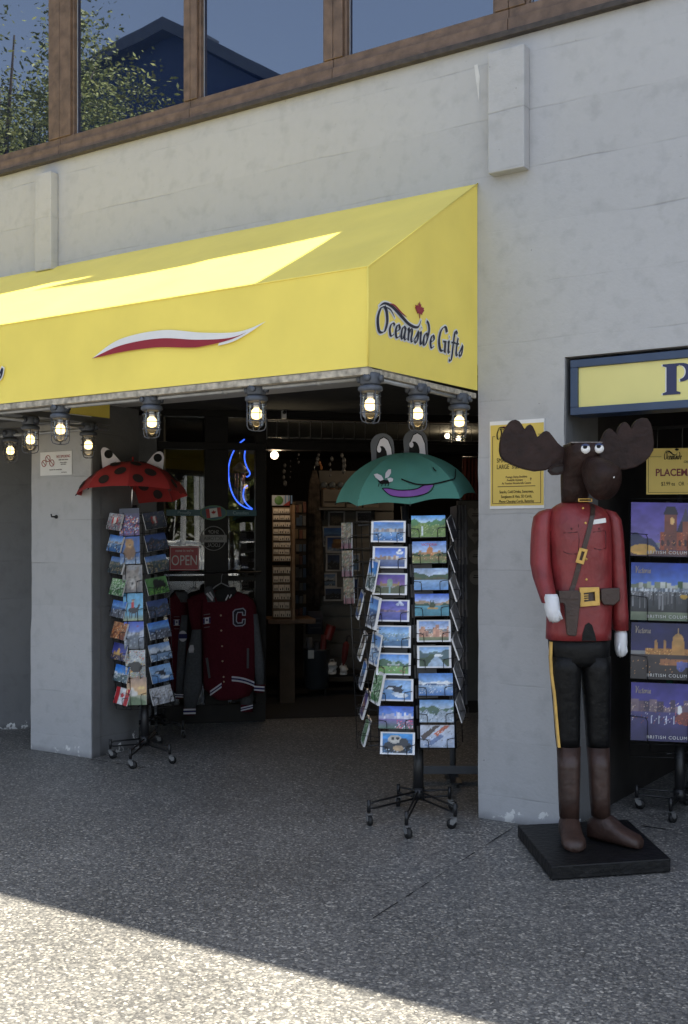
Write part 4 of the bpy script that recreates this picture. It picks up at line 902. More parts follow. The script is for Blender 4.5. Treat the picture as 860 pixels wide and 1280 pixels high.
fill_column(ra, B1, tl1, c0, [(zs1(v), k, lb, 0) for v, k, lb in cen], .148, .200, G1, 30, lean=6, seed=3, gain=.85)
lc = [(652, 'redcollage', 'topmost postcard on the left side of the ladybug rack, with red flags'), (679, 'harbour', 'blue harbour postcard, second from the top on the ladybug rack left side'), (706, 'townlake', 'dim town postcard, third from the top on the ladybug rack left side'), (733, 'leaves', 'pale green leafy postcard on the left side of the ladybug rack'), (760, 'coast', 'blue coast postcard in the middle of the ladybug rack left side'), (787, 'autumn', 'orange autumn postcard on the left side of the ladybug rack'), (813, 'night', 'night postcard of a lit dome on the left side of the ladybug rack'), (840, 'brightsky', 'postcard with a bright blue sky, just above the red and white flag card'), (868, 'flag', 'red and white maple leaf flag postcard, lowest on the left of the ladybug rack')]
fill_column(ra, B1, tl1, cl, [(zs1(v), k, lb, 8) for v, k, lb in lc], .148, .122, G1, 20, lean=16, th=.012, seed=5, gain=.85)
rc = [(652, 'totem', 'dark postcard with a red patch, topmost on the right of the ladybug rack'), (679, 'darklake', 'dark lake postcard, second from top on the ladybug rack right side'), (706, 'townlake', 'dark town and lake postcard, third from top on the ladybug rack right side'), (733, 'greenbear', 'green postcard of a black bear on grass'), (761, 'darklake', 'dark mountain postcard beside the red coated rider card'), (788, 'coast', 'blue coast postcard on the ladybug rack right side, above the snowy lake card'), (815, 'snowlake', 'snowy mountain lake postcard on the right side of the ladybug rack'), (842, 'orca', 'orca postcard on the right side of the ladybug rack'), (869, 'sketch', 'pale grey sketch postcard, lowest on the right of the ladybug rack')]
fill_column(ra, B1, tl1, cr_, [(zs1(v), k, lb, -7) for v, k, lb in rc], .165, .125, G1, 20, lean=14, th=.011, seed=8, gain=.68)

# --- frog rack
p2 = atZ(523, 1015); B2 = rack_M(p2)
rb = thing('postcard_rack', 'black wheeled postcard spinner under the green frog umbrella', 'postcard rack', M=B2)
tl2 = Matrix.Rotation(R(-2.6), 4, 'Y')
rack_base(rb, 5, .29, -100, seed=6, pole_top=1.80, pole_r=.022, tilt=tl2, wheels=[atZ(u, v) for u, v in ((461, 1031), (508, 1047), (569, 1036), (498, 1009), (562, 1013))])
def zs2(v): return 1.6+(675-v)*(6.70/F)
f1 = Rz(-5) @ T(-.098, -.185, 0); f2 = Rz(-5) @ T(.135, -.185, 0); fl_ = T(-.295, -.12, 0) @ Rz(-44); fl2 = T(-.30, .04, 0) @ Rz(-80); fr_ = T(.275, -.10, 0) @ Rz(74); fr2 = Rz(80) @ T(.12, -.245, 0); fb = Rz(175) @ T(0, -.2, 0)
wire_cage(rb, tl2, [(f1, .2), (f2, .2), (fl_, .17), (fl2, .17), (fr_, .19), (fr2, .19), (fb, .4)], .40, 1.72)
m_ = MB()
for k in range(22): m_.box(-.15+(.165 if k % 2 else 0), -.02+(.165 if k % 2 else 0), .02, .03, .44+(k//2)*.118, .515+(k//2)*.118, tl2 @ Rz(-5) @ T(0, -.08, 0))
m_.build('price_tag_strip', mat('grey_card_back', (.17, .17, .175), .6), rb)
G2 = 'postcards on the frog rack'
L1 = [(664, 'harbour+', 'white bordered harbour postcard at the top left of the frog rack front'), (695, 'harbourlamp+', 'white bordered postcard of a white waterfront with lamp globes in a blue sky'), (727, 'duskdome+', 'white bordered postcard of a dome under a purple dusk sky'), (759, 'purpleharbour+', 'white bordered violet harbour postcard with lamp globes'), (790, 'aerial+', 'white bordered aerial city postcard on the frog rack front'), (823, 'garden+', 'white bordered postcard of a green lawn before a pale dome'), (854, 'orca+', 'white bordered postcard of a leaping orca'), (887, 'skyline', 'blue city skyline postcard with pink flowers on the frog rack'), (918, 'seal+', 'white bordered postcard of a masked sea animal, lowest left on the frog rack front')]
fill_column(rb, B2, tl2, f1, [(zs2(v), k, lb, 3.2) for v, k, lb in L1], .198, .127, G2, 40, lean=15, th=.008, seed=21, gain=.98)
R1 = [(660, 'forestsky', 'green forest postcard at the top right of the frog rack front'), (691, 'legislature', 'postcard of a domed legislature titled in pink letters'), (723, 'lake', 'postcard of a wooded shore above pale blue water'), (754, 'island', 'postcard of a pine island in a turquoise mountain lake'), (785, 'hotel+', 'white bordered postcard of a brick coloured hotel'), (816, 'river+', 'white bordered postcard of a white river between dark hills'), (849, 'bay', 'dark edged blue bay postcard on the right of the frog rack front'), (881, 'falls', 'pale postcard of snowy falls, second lowest on the frog rack right column'), (911, 'messy', 'untidy tilted bundle of postcards in the lowest right frog rack pocket')]
fill_column(rb, B2, tl2, f2, [(zs2(v), k, lb, 1.8) for v, k, lb in R1], .194, .127, G2, 40, lean=15, th=.008, seed=31, gain=.95)
# title on the legislature card
for o in [o for o in bpy.data.objects if o.get('label', '').startswith('postcard of a domed legislature')]:
    mb = MB(); mb.add(text_bm('VICTORIA', .021, .95), T(0, -.0150, .105)); tt = mb.build('lettering', mat('pink_ink', (.55, .10, .16), .4), o)
SL = [(704+48, 'cluster+', 'postcard of a pale rocky islet against blue, top of the frog rack left side'), (803, 'horseback+', 'sepia postcard of a dark animal on the left side of the frog rack'), (838, 'coast+', 'dark blue coast postcard with white edge on the frog rack left side'), (875, 'violetpeak+', 'violet peak postcard near the bottom of the frog rack left side'), (908, 'leaves+', 'green leafy postcard, lowest on the left side of the frog rack')]
fill_column(rb, B2, tl2, fl2, [(zs2(v), k, lb, 10, .105, .165) for v, k, lb in SL], .13, .165, G2, 22, lean=16, th=.010, seed=41, gain=.8)
SL2 = [(715, 'brightsky+', 'thick stack of postcards with bright blue tops, seen edge on at upper left'), (760, 'coast+', 'thin stack of blue postcards seen edge on, beside the rocky islet card'), (804, 'bay+', 'blue bay postcard stack seen edge on, beside the sepia animal card'), (850, 'leaves+', 'stack of green shore postcards seen edge on, beside the dark coast card')]
fill_column(rb, B2, tl2, T(-.222, -.165, 0) @ Rz(-66), [(zs2(v), k, lb, 8, .12, .185) for v, k, lb in SL2], .13, .18, G2, 22, lean=10, th=.014, seed=43, gain=.8)
SP = [(667, 'spine', 'dull brown flowered card booklet, uppermost left on the frog rack'), (701, 'spine', 'dull brown flowered card booklet, middle of three at the frog rack left'), (734, 'spine', 'dull brown flowered card booklet, lowest of three at the frog rack left')]
fill_column(rb, B2, tl2, T(-.345, -.04, 0) @ Rz(-25), [(zs2(v), k, lb, 0, .066, .152) for v, k, lb in SP], .1, .16, 'flowered booklets on the frog rack', 22, lean=5, th=.016, seed=47, gain=.5)
SR = [(663, 'greydark', 'curled dark postcard at the upper right edge of the frog rack'), (700, 'greydark', 'curled dark postcard below the topmost one on the frog rack right edge'), (735, 'sketch+', 'pale postcard seen edge on at the right side, beside the wooded shore card'), (770, 'sketch', 'pinkish pale postcard seen edge on, beside the pine island card'), (805, 'sketch+', 'pale postcard seen edge on, beside the brick hotel card'), (840, 'sketch', 'pale postcard seen edge on, beside the river card'), (880, 'sketch+', 'lowest pale postcard seen edge on at the frog rack right side')]
fill_column(rb, B2, tl2, fr_, [(zs2(v), k, lb, -10) for v, k, lb in SR], .19, .13, G2, 20, lean=14, th=.006, seed=51, gain=.55)

# ---------------------------------------------------------------- umbrellas
def canopy(mb, r, h, sag=.06, n=8, m=14, sc=.045, th=.0, rot=0, cusp=True):
    """scalloped dome: z = 0 at the tip, ribs hold it out, cloth sinks between them"""
    n0 = mb._n(); per = 8; K = n*per; V = []
    for i in range(m+1):
        s_ = i/m; row = []
        for k in range(K):
            a = 2*math.pi*k/K+rot; f = (k % per)/per; bow = math.sin(math.pi*f)
            rr = r*math.sin(s_*R(74))/math.sin(R(74)); z = -h*(1-math.cos(s_*R(74)))/(1-math.cos(R(74)))
            rr2 = rr*(1-(1-math.cos(math.pi/n))*bow*.9) - sag*r*s_**1.2*bow*.35
            zz = z + sc*bow*s_**3*r*1.1 - sag*h*.25*bow*math.sin(math.pi*s_)
            if i == 0: row.append(None)
            else: row.append(mb.bm.verts.new((rr2*math.cos(a), rr2*math.sin(a), zz)))
        V.append(row)
    tip = mb.bm.verts.new((0, 0, 0)); sharp = []
    for k in range(K): mb.bm.faces.new((tip, V[1][k], V[1][(k+1) % K]))
    for i in range(1, m):
        for k in range(K): mb.bm.faces.new((V[i][k], V[i+1][k], V[i+1][(k+1) % K], V[i][(k+1) % K]))
    mb._tag(n0, True)
    for k in range(0, K, per):
        for i in range(1, m):
            e_ = mb.bm.edges.get((V[i][k], V[i+1][k]))
            if e_: e_.smooth = False
    mb.bm.normal_update()
    return BVHTree.FromBMesh(mb.bm), V
def project(mb, bvh, pts, org_y=-2.0, off=.003):
    """a printed shape: flat XZ polygon laid on the cloth from the front"""
    n0 = mb._n(); xs = [p[0] for p in pts]; 
    cx, cz = sum(xs)/len(pts), sum(p[1] for p in pts)/len(pts); rings = []
    off += .002
    for f in (1, .66, .33):
        ring = []
        for x, z in pts:
            q = (cx+(x-cx)*f, cz+(z-cz)*f); hit = bvh.ray_cast(Vector((q[0], org_y, q[1])), Vector((0, 1, 0)))
            if hit[0] is None: ring.append(None)
            else:
                nn = hit[1]; nn = -nn if nn.z < 0 else nn; ring.append(mb.bm.verts.new(hit[0]+nn*off))
        rings.append(ring)
    hit = bvh.ray_cast(Vector((cx, org_y, cz)), Vector((0, 1, 0)))
    if hit[0] is None: return
    nn = hit[1]; nn = -nn if nn.z < 0 else nn; ce = mb.bm.verts.new(hit[0]+nn*off); n = len(pts)
    for i in range(2):
        for k in range(n):
            q = [rings[i][k], rings[i][(k+1) % n], rings[i+1][(k+1) % n], rings[i+1][k]]
            if None not in q: mb.bm.faces.new(q)
    for k in range(n):
        q = [rings[2][k], rings[2][(k+1) % n], ce]
        if None not in q: mb.bm.faces.new(q)
    mb._tag(n0, True)
def project_line(mb, bvh, pts, w, off=.004):
    n0 = mb._n(); prev = None; P = spline(pts, 8); off += .003
    for i, p in enumerate(P):
        t = P[min(i+1, len(P)-1)]-P[max(i-1, 0)]; t.normalize(); q = Vector((-t.y, t.x))*w/2; cur = []
        for s_ in (1, -1):
            x = p+q*s_; hit = bvh.ray_cast(Vector((x.x, -2, x.y)), Vector((0, 1, 0)))
            if hit[0] is None: cur = None; break
            nn = hit[1]; nn = -nn if nn.z < 0 else nn; cur.append(mb.bm.verts.new(hit[0]+nn*off))
        if cur and prev: mb.bm.faces.new((prev[0], prev[1], cur[1], cur[0]))
        prev = cur
    mb._tag(n0, True)
def ellp(cx, cz, rx, rz, rot=0, n=18):
    c, s_ = math.cos(R(rot)), math.sin(R(rot)); return [(cx+rx*math.cos(q)*c-rz*math.sin(q)*s_, cz+rx*math.cos(q)*s_+rz*math.sin(q)*c) for q in [2*math.pi*i/n for i in range(n)]]
def rot_mb(mb, M): mb.bm.transform(M)

# frog umbrella: tip position in rack space, tipped towards the viewer
mpx2 = 6.72/F
tipw = CAM+ray(503, 566)*6.78
UM = Matrix.Translation(tipw) @ Matrix.Rotation(YAW, 4, 'Z') @ Matrix.Rotation(R(4.2), 4, 'Y').inverted() @ Matrix.Rotation(R(7), 4, 'X')
uf = thing('novelty_umbrella', 'green frog umbrella with two upright eyes and a purple smile above the right postcard rack', 'umbrella', M=UM)
def U(u, v): return ((u-503)*mpx2, (566-v)*mpx2)
mb = MB(); mb.mi = 0; bv, VV = canopy(mb, .425, .275, rot=R(-90), sag=.10, sc=.03)
mb.mi = 1
up_ = spline([U(410+x/4.3, 520+y/4.3) for x, y in ((268, 364), (300, 365), (345, 375), (390, 377), (440, 375), (480, 363), (531, 363))], 6); lo_ = spline([U(410+x/4.3, 520+y/4.3) for x, y in ((268, 366), (303, 395), (350, 407), (390, 410), (430, 409), (485, 402), (531, 365))], 6)
n0 = mb._n(); rows_ = []
for a_, b_ in zip(up_, lo_):
    rw = []
    for f in (0, .25, .5, .75, 1):
        q = a_.lerp(b_, f); h_ = bv.ray_cast(Vector((q.x, -2, q.y)), Vector((0, 1, 0))); nn = h_[1] if h_[1].z > 0 else -h_[1]; rw.append(mb.bm.verts.new(h_[0]+nn*.004))
    rows_.append(rw)
for i in range(len(rows_)-1):
    for k in range(4): mb.bm.faces.new((rows_[i][k], rows_[i+1][k], rows_[i+1][k+1], rows_[i][k+1]))
mb._tag(n0, True)
mb.mi = 2
project_line(mb, bv, [U(410+x/4.3, 520+y/4.3) for x, y in ((370, 322), (400, 336), (440, 352), (500, 360), (560, 358), (620, 350), (655, 345), (672, 318), (674, 308))], .0075)
project_line(mb, bv, [U(410+x/4.3, 520+y/4.3) for x, y in ((268, 363), (300, 364), (345, 374), (390, 376), (440, 374), (480, 362), (532, 362), (517, 389), (480, 404), (420, 410), (350, 408), (303, 396), (268, 363))], .0050)
project_line(mb, bv, [U(410+x/4.3, 520+y/4.3) for x, y in ((543, 280), (547, 290), (556, 300))], .006)
project(mb, bv, [U(410+x/4.3, 520+y/4.3) for x, y in ((248, 325), (275, 322), (305, 326), (318, 334), (300, 342), (262, 342))], off=.0045)
for x0 in (255, 272, 290, 305): project_line(mb, bv, [U(410+(x0)/4.3, 520+338/4.3), U(410+(x0-3)/4.3, 520+346/4.3), U(410+(x0-6)/4.3, 520+354/4.3)], .004)
mb.mi = 3
project(mb, bv, [U(410+x/4.3, 520+y/4.3) for x, y in ((280, 322), (262, 328), (240, 310), (232, 294), (250, 291), (272, 303))], off=.0055)
project(mb, bv, [U(410+x/4.3, 520+y/4.3) for x, y in ((288, 316), (294, 290), (310, 275), (324, 274), (322, 292), (306, 312))], off=.0055)
project(mb, bv, [U(410+x/4.3, 520+y/4.3) for x, y in ((300, 318), (318, 314), (330, 320), (326, 332), (308, 336))], off=.0062)
bm_o = mb.build('canopy', [GREEN, PURP, BLKC, EYEW], uf)
mb = MB()
for k in range(8):
    a = 2*math.pi*k/8-R(90)
    mb.tube([(.425*math.sin(s_*R(74))/math.sin(R(74))*math.cos(a), .425*math.sin(s_*R(74))/math.sin(R(74))*math.sin(a), -.275*(1-math.cos(s_*R(74)))/(1-math.cos(R(74)))-.004) for s_ in [i/10 for i in range(11)]], .002, 5)
mb.tube([(0, 0, .012), (0, 0, -.40)], .007, 8); mb.build('rib_frame', BLK, uf)
def rib_tips(t, r, h, a0, zoff=-.004):
    for k in range(8):
        a = 2*math.pi*k/8+R(a0); mb = MB(); mb.ball((r*math.cos(a), r*math.sin(a), -h+zoff), .0055, (1, 1, 1), 8, 6); mb.tube([(r*.985*math.cos(a), r*.985*math.sin(a), -h+zoff+.004), (r*1.012*math.cos(a), r*1.012*math.sin(a), -h+zoff-.006)], .003, 6); mb.build('rib_tip', BLK, t)
rib_tips(uf, .425, .275, -90)
def frog_eye(cx, cz, w, h, tilt, px):
    """grey bordered upright oval with a white eye and a black pupil, 14 mm thick"""
    M = T(0, .02, 0); mb = MB(); mb.mi = 0
    outer = [(cx-w/2, cz-h*.5)] + arc(cx, cz+h*.12, w/2, h*.38, 180, 0, 16) + [(cx+w/2, cz-h*.5)]
    mb.prism(outer, -.007, .007, M)
    sh_ = [(-1, -1.1), (-.85, .3), (-.4, .9), (.1, 1.05), (.6, .8), (.95, .1), (1.0, -1.1)]
    mb.mi = 2; mb.prism([(cx+tilt+p[0]*.365*w, cz-.045*h+p[1]*.415*h) for p in sh_], -.0085, -.0072, M)
    mb.mi = 1; mb.prism([(cx+tilt+p[0]*.325*w, cz-.05*h+p[1]*.385*h) for p in sh_], -.0100, -.0086, M)
    mb.mi = 2; mb.prism([(cx+tilt+px*w+p[0]*w*.22, cz-.24*h+p[1]*h*.33) for p in [(math.cos(R(q)), math.sin(R(q))) for q in range(0, 360, 24)]], -.0120, -.0101, M)
    mb.mi = 1; mb.prism([(cx+tilt+px*w-.11*w+p[0]*w*.09, cz-.02*h+p[1]*h*.10) for p in [(math.cos(R(q)), math.sin(R(q))) for q in range(0, 360, 30)]], -.0140, -.0121, M)
    mb.build('eye', [GRYC, EYEW, BLKC], uf, bevel=.0015)
x, z = U(478.5, 559); frog_eye(x, z, .142, .185, .008, -.10)
x, z = U(520.5, 556); frog_eye(x, z, .145, .175, .010, -.14)

# ladybug umbrella
mpx1 = 8.3/F; tipw = CAM+ray(166, 578)*8.26
UM1 = Matrix.Translation(tipw) @ Matrix.Rotation(YAW+R(10.7), 4, 'Z') @ Matrix.Rotation(R(1.0), 4, 'Y') @ Matrix.Rotation(R(-7), 4, 'X')
ul = thing('novelty_umbrella', 'red ladybug umbrella with dark spots and two white ears above the left postcard rack', 'umbrella', M=UM1)
mb = MB(); mb.mi = 0; bv, VV = canopy(mb, .405, .245, rot=R(-94), sag=.03, sc=.012)
mb.mi = 1
for k in range(8):
    for s_, da, rs in ((.42, 12, .040), (.64, 30, .045), (.80, 12, .040), (.30, 34, .026)):
        a = 2*math.pi*k/8+R(-94)+R(da+ (3 if k % 2 else -2)); n_ = 16
        def onc(a_, ss):
            rr = .405*math.sin(ss*R(74))/math.sin(R(74)); zz = -.245*(1-math.cos(ss*R(74)))/(1-math.cos(R(74)))
            o_ = Vector((rr*math.cos(a_)*1.4, rr*math.sin(a_)*1.4, zz+.05)); dd = Vector((0, 0, zz-.10-.1*ss))-o_
            h_ = bv.ray_cast(o_, dd.normalized()); 
            return h_[0]+(h_[1] if h_[1].dot(dd) < 0 else -h_[1])*.007 if h_[0] is not None else None
        r0 = .405*math.sin(s_*R(74))/math.sin(R(74)); n0 = mb._n(); ce = onc(a, s_)
        ring = [onc(a+rs*math.cos(q)/max(r0, .08), s_+rs*math.sin(q)/.50) for q in [2*math.pi*i/n_ for i in range(n_)]]
        if ce is None or None in ring: continue
        for side in (0, 1):     # the dark print shows through on the inside too
            sh = lambda p: p if side == 0 else p-(p-Vector((0, 0, -.3))).normalized()*.016
            vc = mb.bm.verts.new(sh(ce)); vr = [mb.bm.verts.new(sh(p)) for p in ring]
            for i in range(n_): mb.bm.faces.new((vc, vr[i], vr[(i+1) % n_]))
        mb._tag(n0, True)
mb.build('canopy', [LRED, LSPOT], ul)
mb = MB(); mb.tube([(0, 0, .0), (0, 0, .035)], .007, 8); mb.ball((0, 0, .035), .008)
mb.build('tip', LRED, ul)
mb = MB(); mb.tube([(0, 0, 0), (0, 0, -.36)], .006, 8); mb.build('shaft', CHROME, ul)
mb = MB()
for k in range(8):
    a = 2*math.pi*k/8-R(94)
    mb.tube([(.405*math.sin(s_*R(74))/math.sin(R(74))*math.cos(a), .405*math.sin(s_*R(74))/math.sin(R(74))*math.sin(a), -.245*(1-math.cos(s_*R(74)))/(1-math.cos(R(74)))-.004) for s_ in [i/10 for i in range(11)]], .0018, 5)
mb.build('rib_frame', BLK, ul)
rib_tips(ul, .405, .245, -94)
def U1(x, y): return ((100+x/6.143-166)*mpx1, (578-(500+y/6.143))*mpx1)
for P, dot in (([(166, 395), (178, 372), (195, 368), (215, 374), (240, 392), (330, 490), (250, 512), (182, 528)], (224, 420)), ([(500, 490), (560, 410), (590, 388), (610, 385), (630, 398), (640, 430), (632, 530), (570, 508)], (592, 437))):
    mb = MB(); M = T(0, -.05, -.012); mb.mi = 0; mb.prism([U1(*p) for p in P], -.006, .006, M); mb.mi = 1
    c_ = U1(*dot); mb.prism(ellp(c_[0], c_[1], .031, .032), -.0085, -.0062, M); mb.build('ear', [EYEW, BLKC], ul, bevel=.001)

# ================================================================== MOOSE STATUE
MD = 5.76; k_ = MD/F
mp_ = atZ(738, 1050, .07); MM = Matrix.Translation((mp_.x, mp_.y, 0)) @ Matrix.Rotation(YAW, 4, 'Z')
ms = thing('moose_statue', 'painted wooden moose statue in a red police tunic standing on a black base', 'statue', M=MM)
def X(u): return (u-738)*k_
def Z(v): return 1.6+(675-v)*k_
# base
Lb = [atZ(u, v, .07) for u, v in ((647, 1031), (689, 1083), (838.5, 1073))]; Lb.append(Lb[0]+(Lb[2]-Lb[1])*1.02+(atZ(784, 1025, .07)-(Lb[0]+Lb[2]-Lb[1]))*.6)
IM = MM.inverted(); q_ = [IM @ p for p in Lb]
mb = MB(); n0 = 0; A = [mb.bm.verts.new((p.x, p.y, 0.004)) for p in q_]; B_ = [mb.bm.verts.new((p.x, p.y, .070)) for p in q_]
mb.bm.faces.new(A); mb.bm.faces.new(B_)
for i in range(4): mb.bm.faces.new((A[i], A[(i+1) % 4], B_[(i+1) % 4], B_[i]))
mb.build('base', BLKP, ms, bevel=.006)
# zoom-frame helpers
def Za(x, y): return (X(620+x/4.3), Z(520+y/4.3))        # head view
def Zb(x, y): return (X(640+x/5.375), Z(620+y/5.375))    # body view
def Zc(x, y): return (X(640+x/3.878), Z(780+y/3.878))    # leg view
# legs and trousers
def leg(pts, name, mat_, n=18):
    mb = MB(); mb.loft([(*(Zc(cx, y)[0], cy), Zc(cx, y)[1], rx/3.878*k_, ry, pw) for cx, y, cy, rx, ry, pw in pts], n); return mb
mb = MB()
mb.loft([(Zc(cx, y)[0], cy, Zc(cx, y)[1], rx/3.878*k_, ry, 2.4) for cx, y, cy, rx, ry in ((324, 40, 0, 150, .105), (326, 110, 0, 146, .112), (328, 170, 0, 140, .108), (330, 195, .0, 128, .09))][::-1], 22)
mb.loft([(Zc(cx, y)[0], cy, Zc(cx, y)[1], rx/3.878*k_, ry, 2.5) for cx, y, cy, rx, ry in ((272, 588, 0, 54, .060), (270, 540, 0, 58, .066), (266, 420, 0, 62, .078), (262, 300, 0, 68, .092), (258, 210, 0, 72, .102), (256, 150, 0, 74, .105))], 20)
mb.loft([(Zc(cx, y)[0], cy, Zc(cx, y)[1], rx/3.878*k_, ry, 2.5) for cx, y, cy, rx, ry in ((416, 588, .0, 52, .060), (416, 540, .0, 56, .066), (412, 420, 0, 60, .078), (408, 300, 0, 66, .092), (404, 210, 0, 70, .102), (400, 150, 0, 72, .105))], 20)
mb.build('trousers', PANTS, ms)
mb = MB()   # yellow side stripe
st = [(184, 78), (182, 150), (186, 230), (194, 290), (202, 340), (208, 430), (216, 520), (222, 582)]
for (x0, y0), (x1, y1) in zip(st, st[1:]):
    a, b = Zc(x0, y0), Zc(x1, y1); wd = 10/3.878*k_
    for f in ((-.068, -.062), ):
        mb.prism([(a[0]-wd*.6, a[1]), (a[0]+wd*.55, a[1]), (b[0]+wd*.55, b[1]), (b[0]-wd*.6, b[1])], -.052, -.020)
mb.build('side_stripe', GOLD, ms)
def boot(c0, c1, toe, yaw):
    mb = MB()
    (xa, ya, wa), (xb, yb, wb) = c0, c1
    mb.loft([(Zc(xb, yb)[0], 0, Zc(xb, yb)[1], wb/3.878*k_, .062, 2.4), (Zc(xb*.6+xa*.4, yb*.7+ya*.3)[0], 0, Zc(0, yb*.7+ya*.3)[1], (wb*.7+wa*.3)/3.878*k_, .064, 2.4), (Zc(xa*.6+xb*.4, ya*.7+yb*.3)[0], 0, Zc(0, ya*.7+yb*.3)[1], (wb*.3+wa*.7)/3.878*k_, .066, 2.4), (Zc(xa, ya)[0], 0, Zc(xa, ya)[1], wa/3.878*k_, .066, 2.4), (Zc(xa, ya)[0], 0, Zc(xa, ya)[1]-.004, wa*.97/3.878*k_, .064, 2.4)], 20)
    # foot: lofted from heel to toe in its own frame
    cx = Zc(xb, yb)[0]; zt = Zc(xb, yb)[1]
    FM = T(cx, 0, .0705) @ Matrix.Rotation(R(yaw), 4, 'Z') @ Matrix.Rotation(R(90), 4, 'X')
    L_ = toe; hh = zt-.0705+.02
    ring = [(-.062, .035, .5), (-.052, .048, .75), (.0, .055, 1.0), (.06, .052, .92), (.11, .054, .66), (.16, .060, .52), (L_-.03, .056, .44), (L_-.010, .042, .34), (L_, .022, .22)]
    rr = []
    for d_, rx, hf in ring: hz = max(hh*hf, .026); rr.append((0, hz/2, d_, rx, hz/2, 2.6))
    mb.loft(rr, 20, FM); return mb
boot((275, 582, 56), (278, 925, 46), .235, -4).build('boot', BOOT, ms)
boot((416, 584, 53), (430, 918, 44), .232, 44).build('boot', BOOT, ms)
# torso (tunic with skirt)
mb = MB()
mb.loft([(Zb(cx, y)[0], cy, Zb(cx, y)[1], rx/5.375*k_, ry, pw) for cx, y, cy, rx, ry, pw in ((445, 955, 0, 212, .128, 2.6), (447, 900, 0, 212, .128, 2.6), (452, 760, 0, 212, .128, 2.6), (458, 640, 0, 208, .122, 2.6), (460, 590, 0, 204, .120, 2.6), (458, 480, 0, 206, .128, 2.5), (455, 340, 0, 208, .138, 2.4), (450, 220, 0, 208, .138, 2.4), (446, 140, .0, 200, .128, 2.4), (440, 90, .005, 176, .108, 2.3), (432, 62, .01, 130, .086, 2.2), (428, 45, .012, 92, .072, 2))], 30)
bv_t = BVHTree.FromBMesh(mb.bm)
mb.build('tunic', COAT, ms)
def on(x, z, off=.003):
    h_ = bv_t.ray_cast(Vector((x, -2, z)), Vector((0, 1, 0))); return (h_[0].y if h_[0] is not None else -.12)-off
# vent showing black trousers at the hem
v_ = [Zb(435, 953), Zb(438, 905), Zb(455, 850), Zb(478, 832), (Zb(500, 850)), Zb(518, 905), Zb(528, 953)]
mb = MB(); y = on(Zb(480, 900)[0], Zb(480, 900)[1], .0); mb.prism(v_, y-.003, y+.02); mb.build('vent', PANTS, ms)
# arms
def arm(pts, name='sleeve', m=COAT, n=18, pw=2.3):
    mb = MB(); mb.loft([(Zb(x, y)[0], cy, Zb(x, y)[1], rx/5.375*k_, ry, pw) for x, y, cy, rx, ry in pts], n); return mb.build(name, m, ms)
arm([(216, 702, -.16, 50, .055), (208, 640, -.12, 56, .062), (196, 540, -.055, 64, .070), (192, 450, -.01, 67, .076), (195, 330, .0, 66, .078), (202, 220, .01, 64, .078), (212, 140, .012, 60, .074), (232, 105, .014, 44, .060), (258, 88, .015, 20, .03)])
arm([(726, 895, .0, 50, .060), (722, 800, .0, 54, .064), (712, 600, .0, 52, .066), (700, 420, .004, 54, .070), (690, 260, .008, 54, .074), (678, 160, .01, 52, .072), (655, 112, .012, 42, .060), (625, 92, .013, 20, .03)])
# sleeve cuff seam on the bent arm
# gloves: mitten palm with four finger ridges and a thumb
def glove(cx, y0, y1, w, cy, ry, thumb, bend=0):
    mb = MB(); n = 5
    pts = []
    for i, (f, sw, sy) in enumerate(((0, .78, .9), (.12, .95, 1), (.45, 1.0, 1), (.75, .92, .9), (.93, .72, .7), (1, .35, .35))):
        x, z = Zb(cx+bend*f*f, y0+(y1-y0)*f); pts.append((x, cy-(.02*f if bend else 0), z, w*sw/5.375*k_, ry*sy, 2.4))
    mb.loft(pts[::-1], 18)
    for j in range(4):
        ox = (j-1.5)*w*.44; ex = y0+(y1-y0)*(1.03-.05*abs(j-1.3))
        P = [Zb(cx+ox*.9, y0+(y1-y0)*.5), Zb(cx+ox+bend*.6, y0+(y1-y0)*.78), Zb(cx+ox*.85+bend, ex)]
        mb.tube([(P[0][0], cy-ry*.55, P[0][1]), (P[1][0], cy-ry*.70, P[1][1]), (P[2][0], cy-ry*.15, P[2][1])], [w*.20/5.375*k_, w*.24/5.375*k_, w*.15/5.375*k_], 8)
    P = [Zb(cx+thumb[0]*.3, y0+(y1-y0)*.3), Zb(cx+thumb[0], y0+(y1-y0)*.62), Zb(cx+thumb[1], y0+(y1-y0)*.88)]
    mb.tube([(P[0][0], cy-ry*.5, P[0][1]), (P[1][0], cy-ry*.95, P[1][1]), (P[2][0], cy-ry*.9, P[2][1])], [w*.26/5.375*k_, w*.28/5.375*k_, w*.17/5.375*k_], 9)
    mb.build('glove', GLOV, ms)
glove(222, 645, 825, 50, -.17, .050, (36, 60), 22)
glove(728, 897, 1072, 40, -.005, .045, (-26, -24))
# tunic details
def strip(P, w, m, name, off=.004, th=.006, n=10):
    mb = MB(); pts = []
    for (x0, y0), (x1, y1) in zip(P, P[1:]):
        for i in range(n): pts.append(Vector(Zb(x0+(x1-x0)*i/n, y0+(y1-y0)*i/n)))
    pts.append(Vector(Zb(*P[-1]))); prev = None; n0 = 0
    for i, p in enumerate(pts):
        t = pts[min(i+1, len(pts)-1)]-pts[max(i-1, 0)]; t.normalize(); q = Vector((-t.y, t.x))*w/2/5.375*k_; cur = []
        for s_ in (1, -1):
            e = p+q*s_; yy = on(e.x, e.y, off); cur += [mb.bm.verts.new((e.x, yy-th, e.y)), mb.bm.verts.new((e.x, yy+.004, e.y))]
        if prev:
            a, b, c, d = prev; e, f, g_, h_ = cur
            mb.bm.faces.new((a, e, g_, c)); mb.bm.faces.new((a, b, f, e)); mb.bm.faces.new((c, g_, h_, d))
        else: mb.bm.faces.new((cur[0], cur[1], cur[3], cur[2]))
        prev = cur
    mb.bm.faces.new((prev[0], prev[2], prev[3], prev[1]))
    return mb.build(name, m, ms)
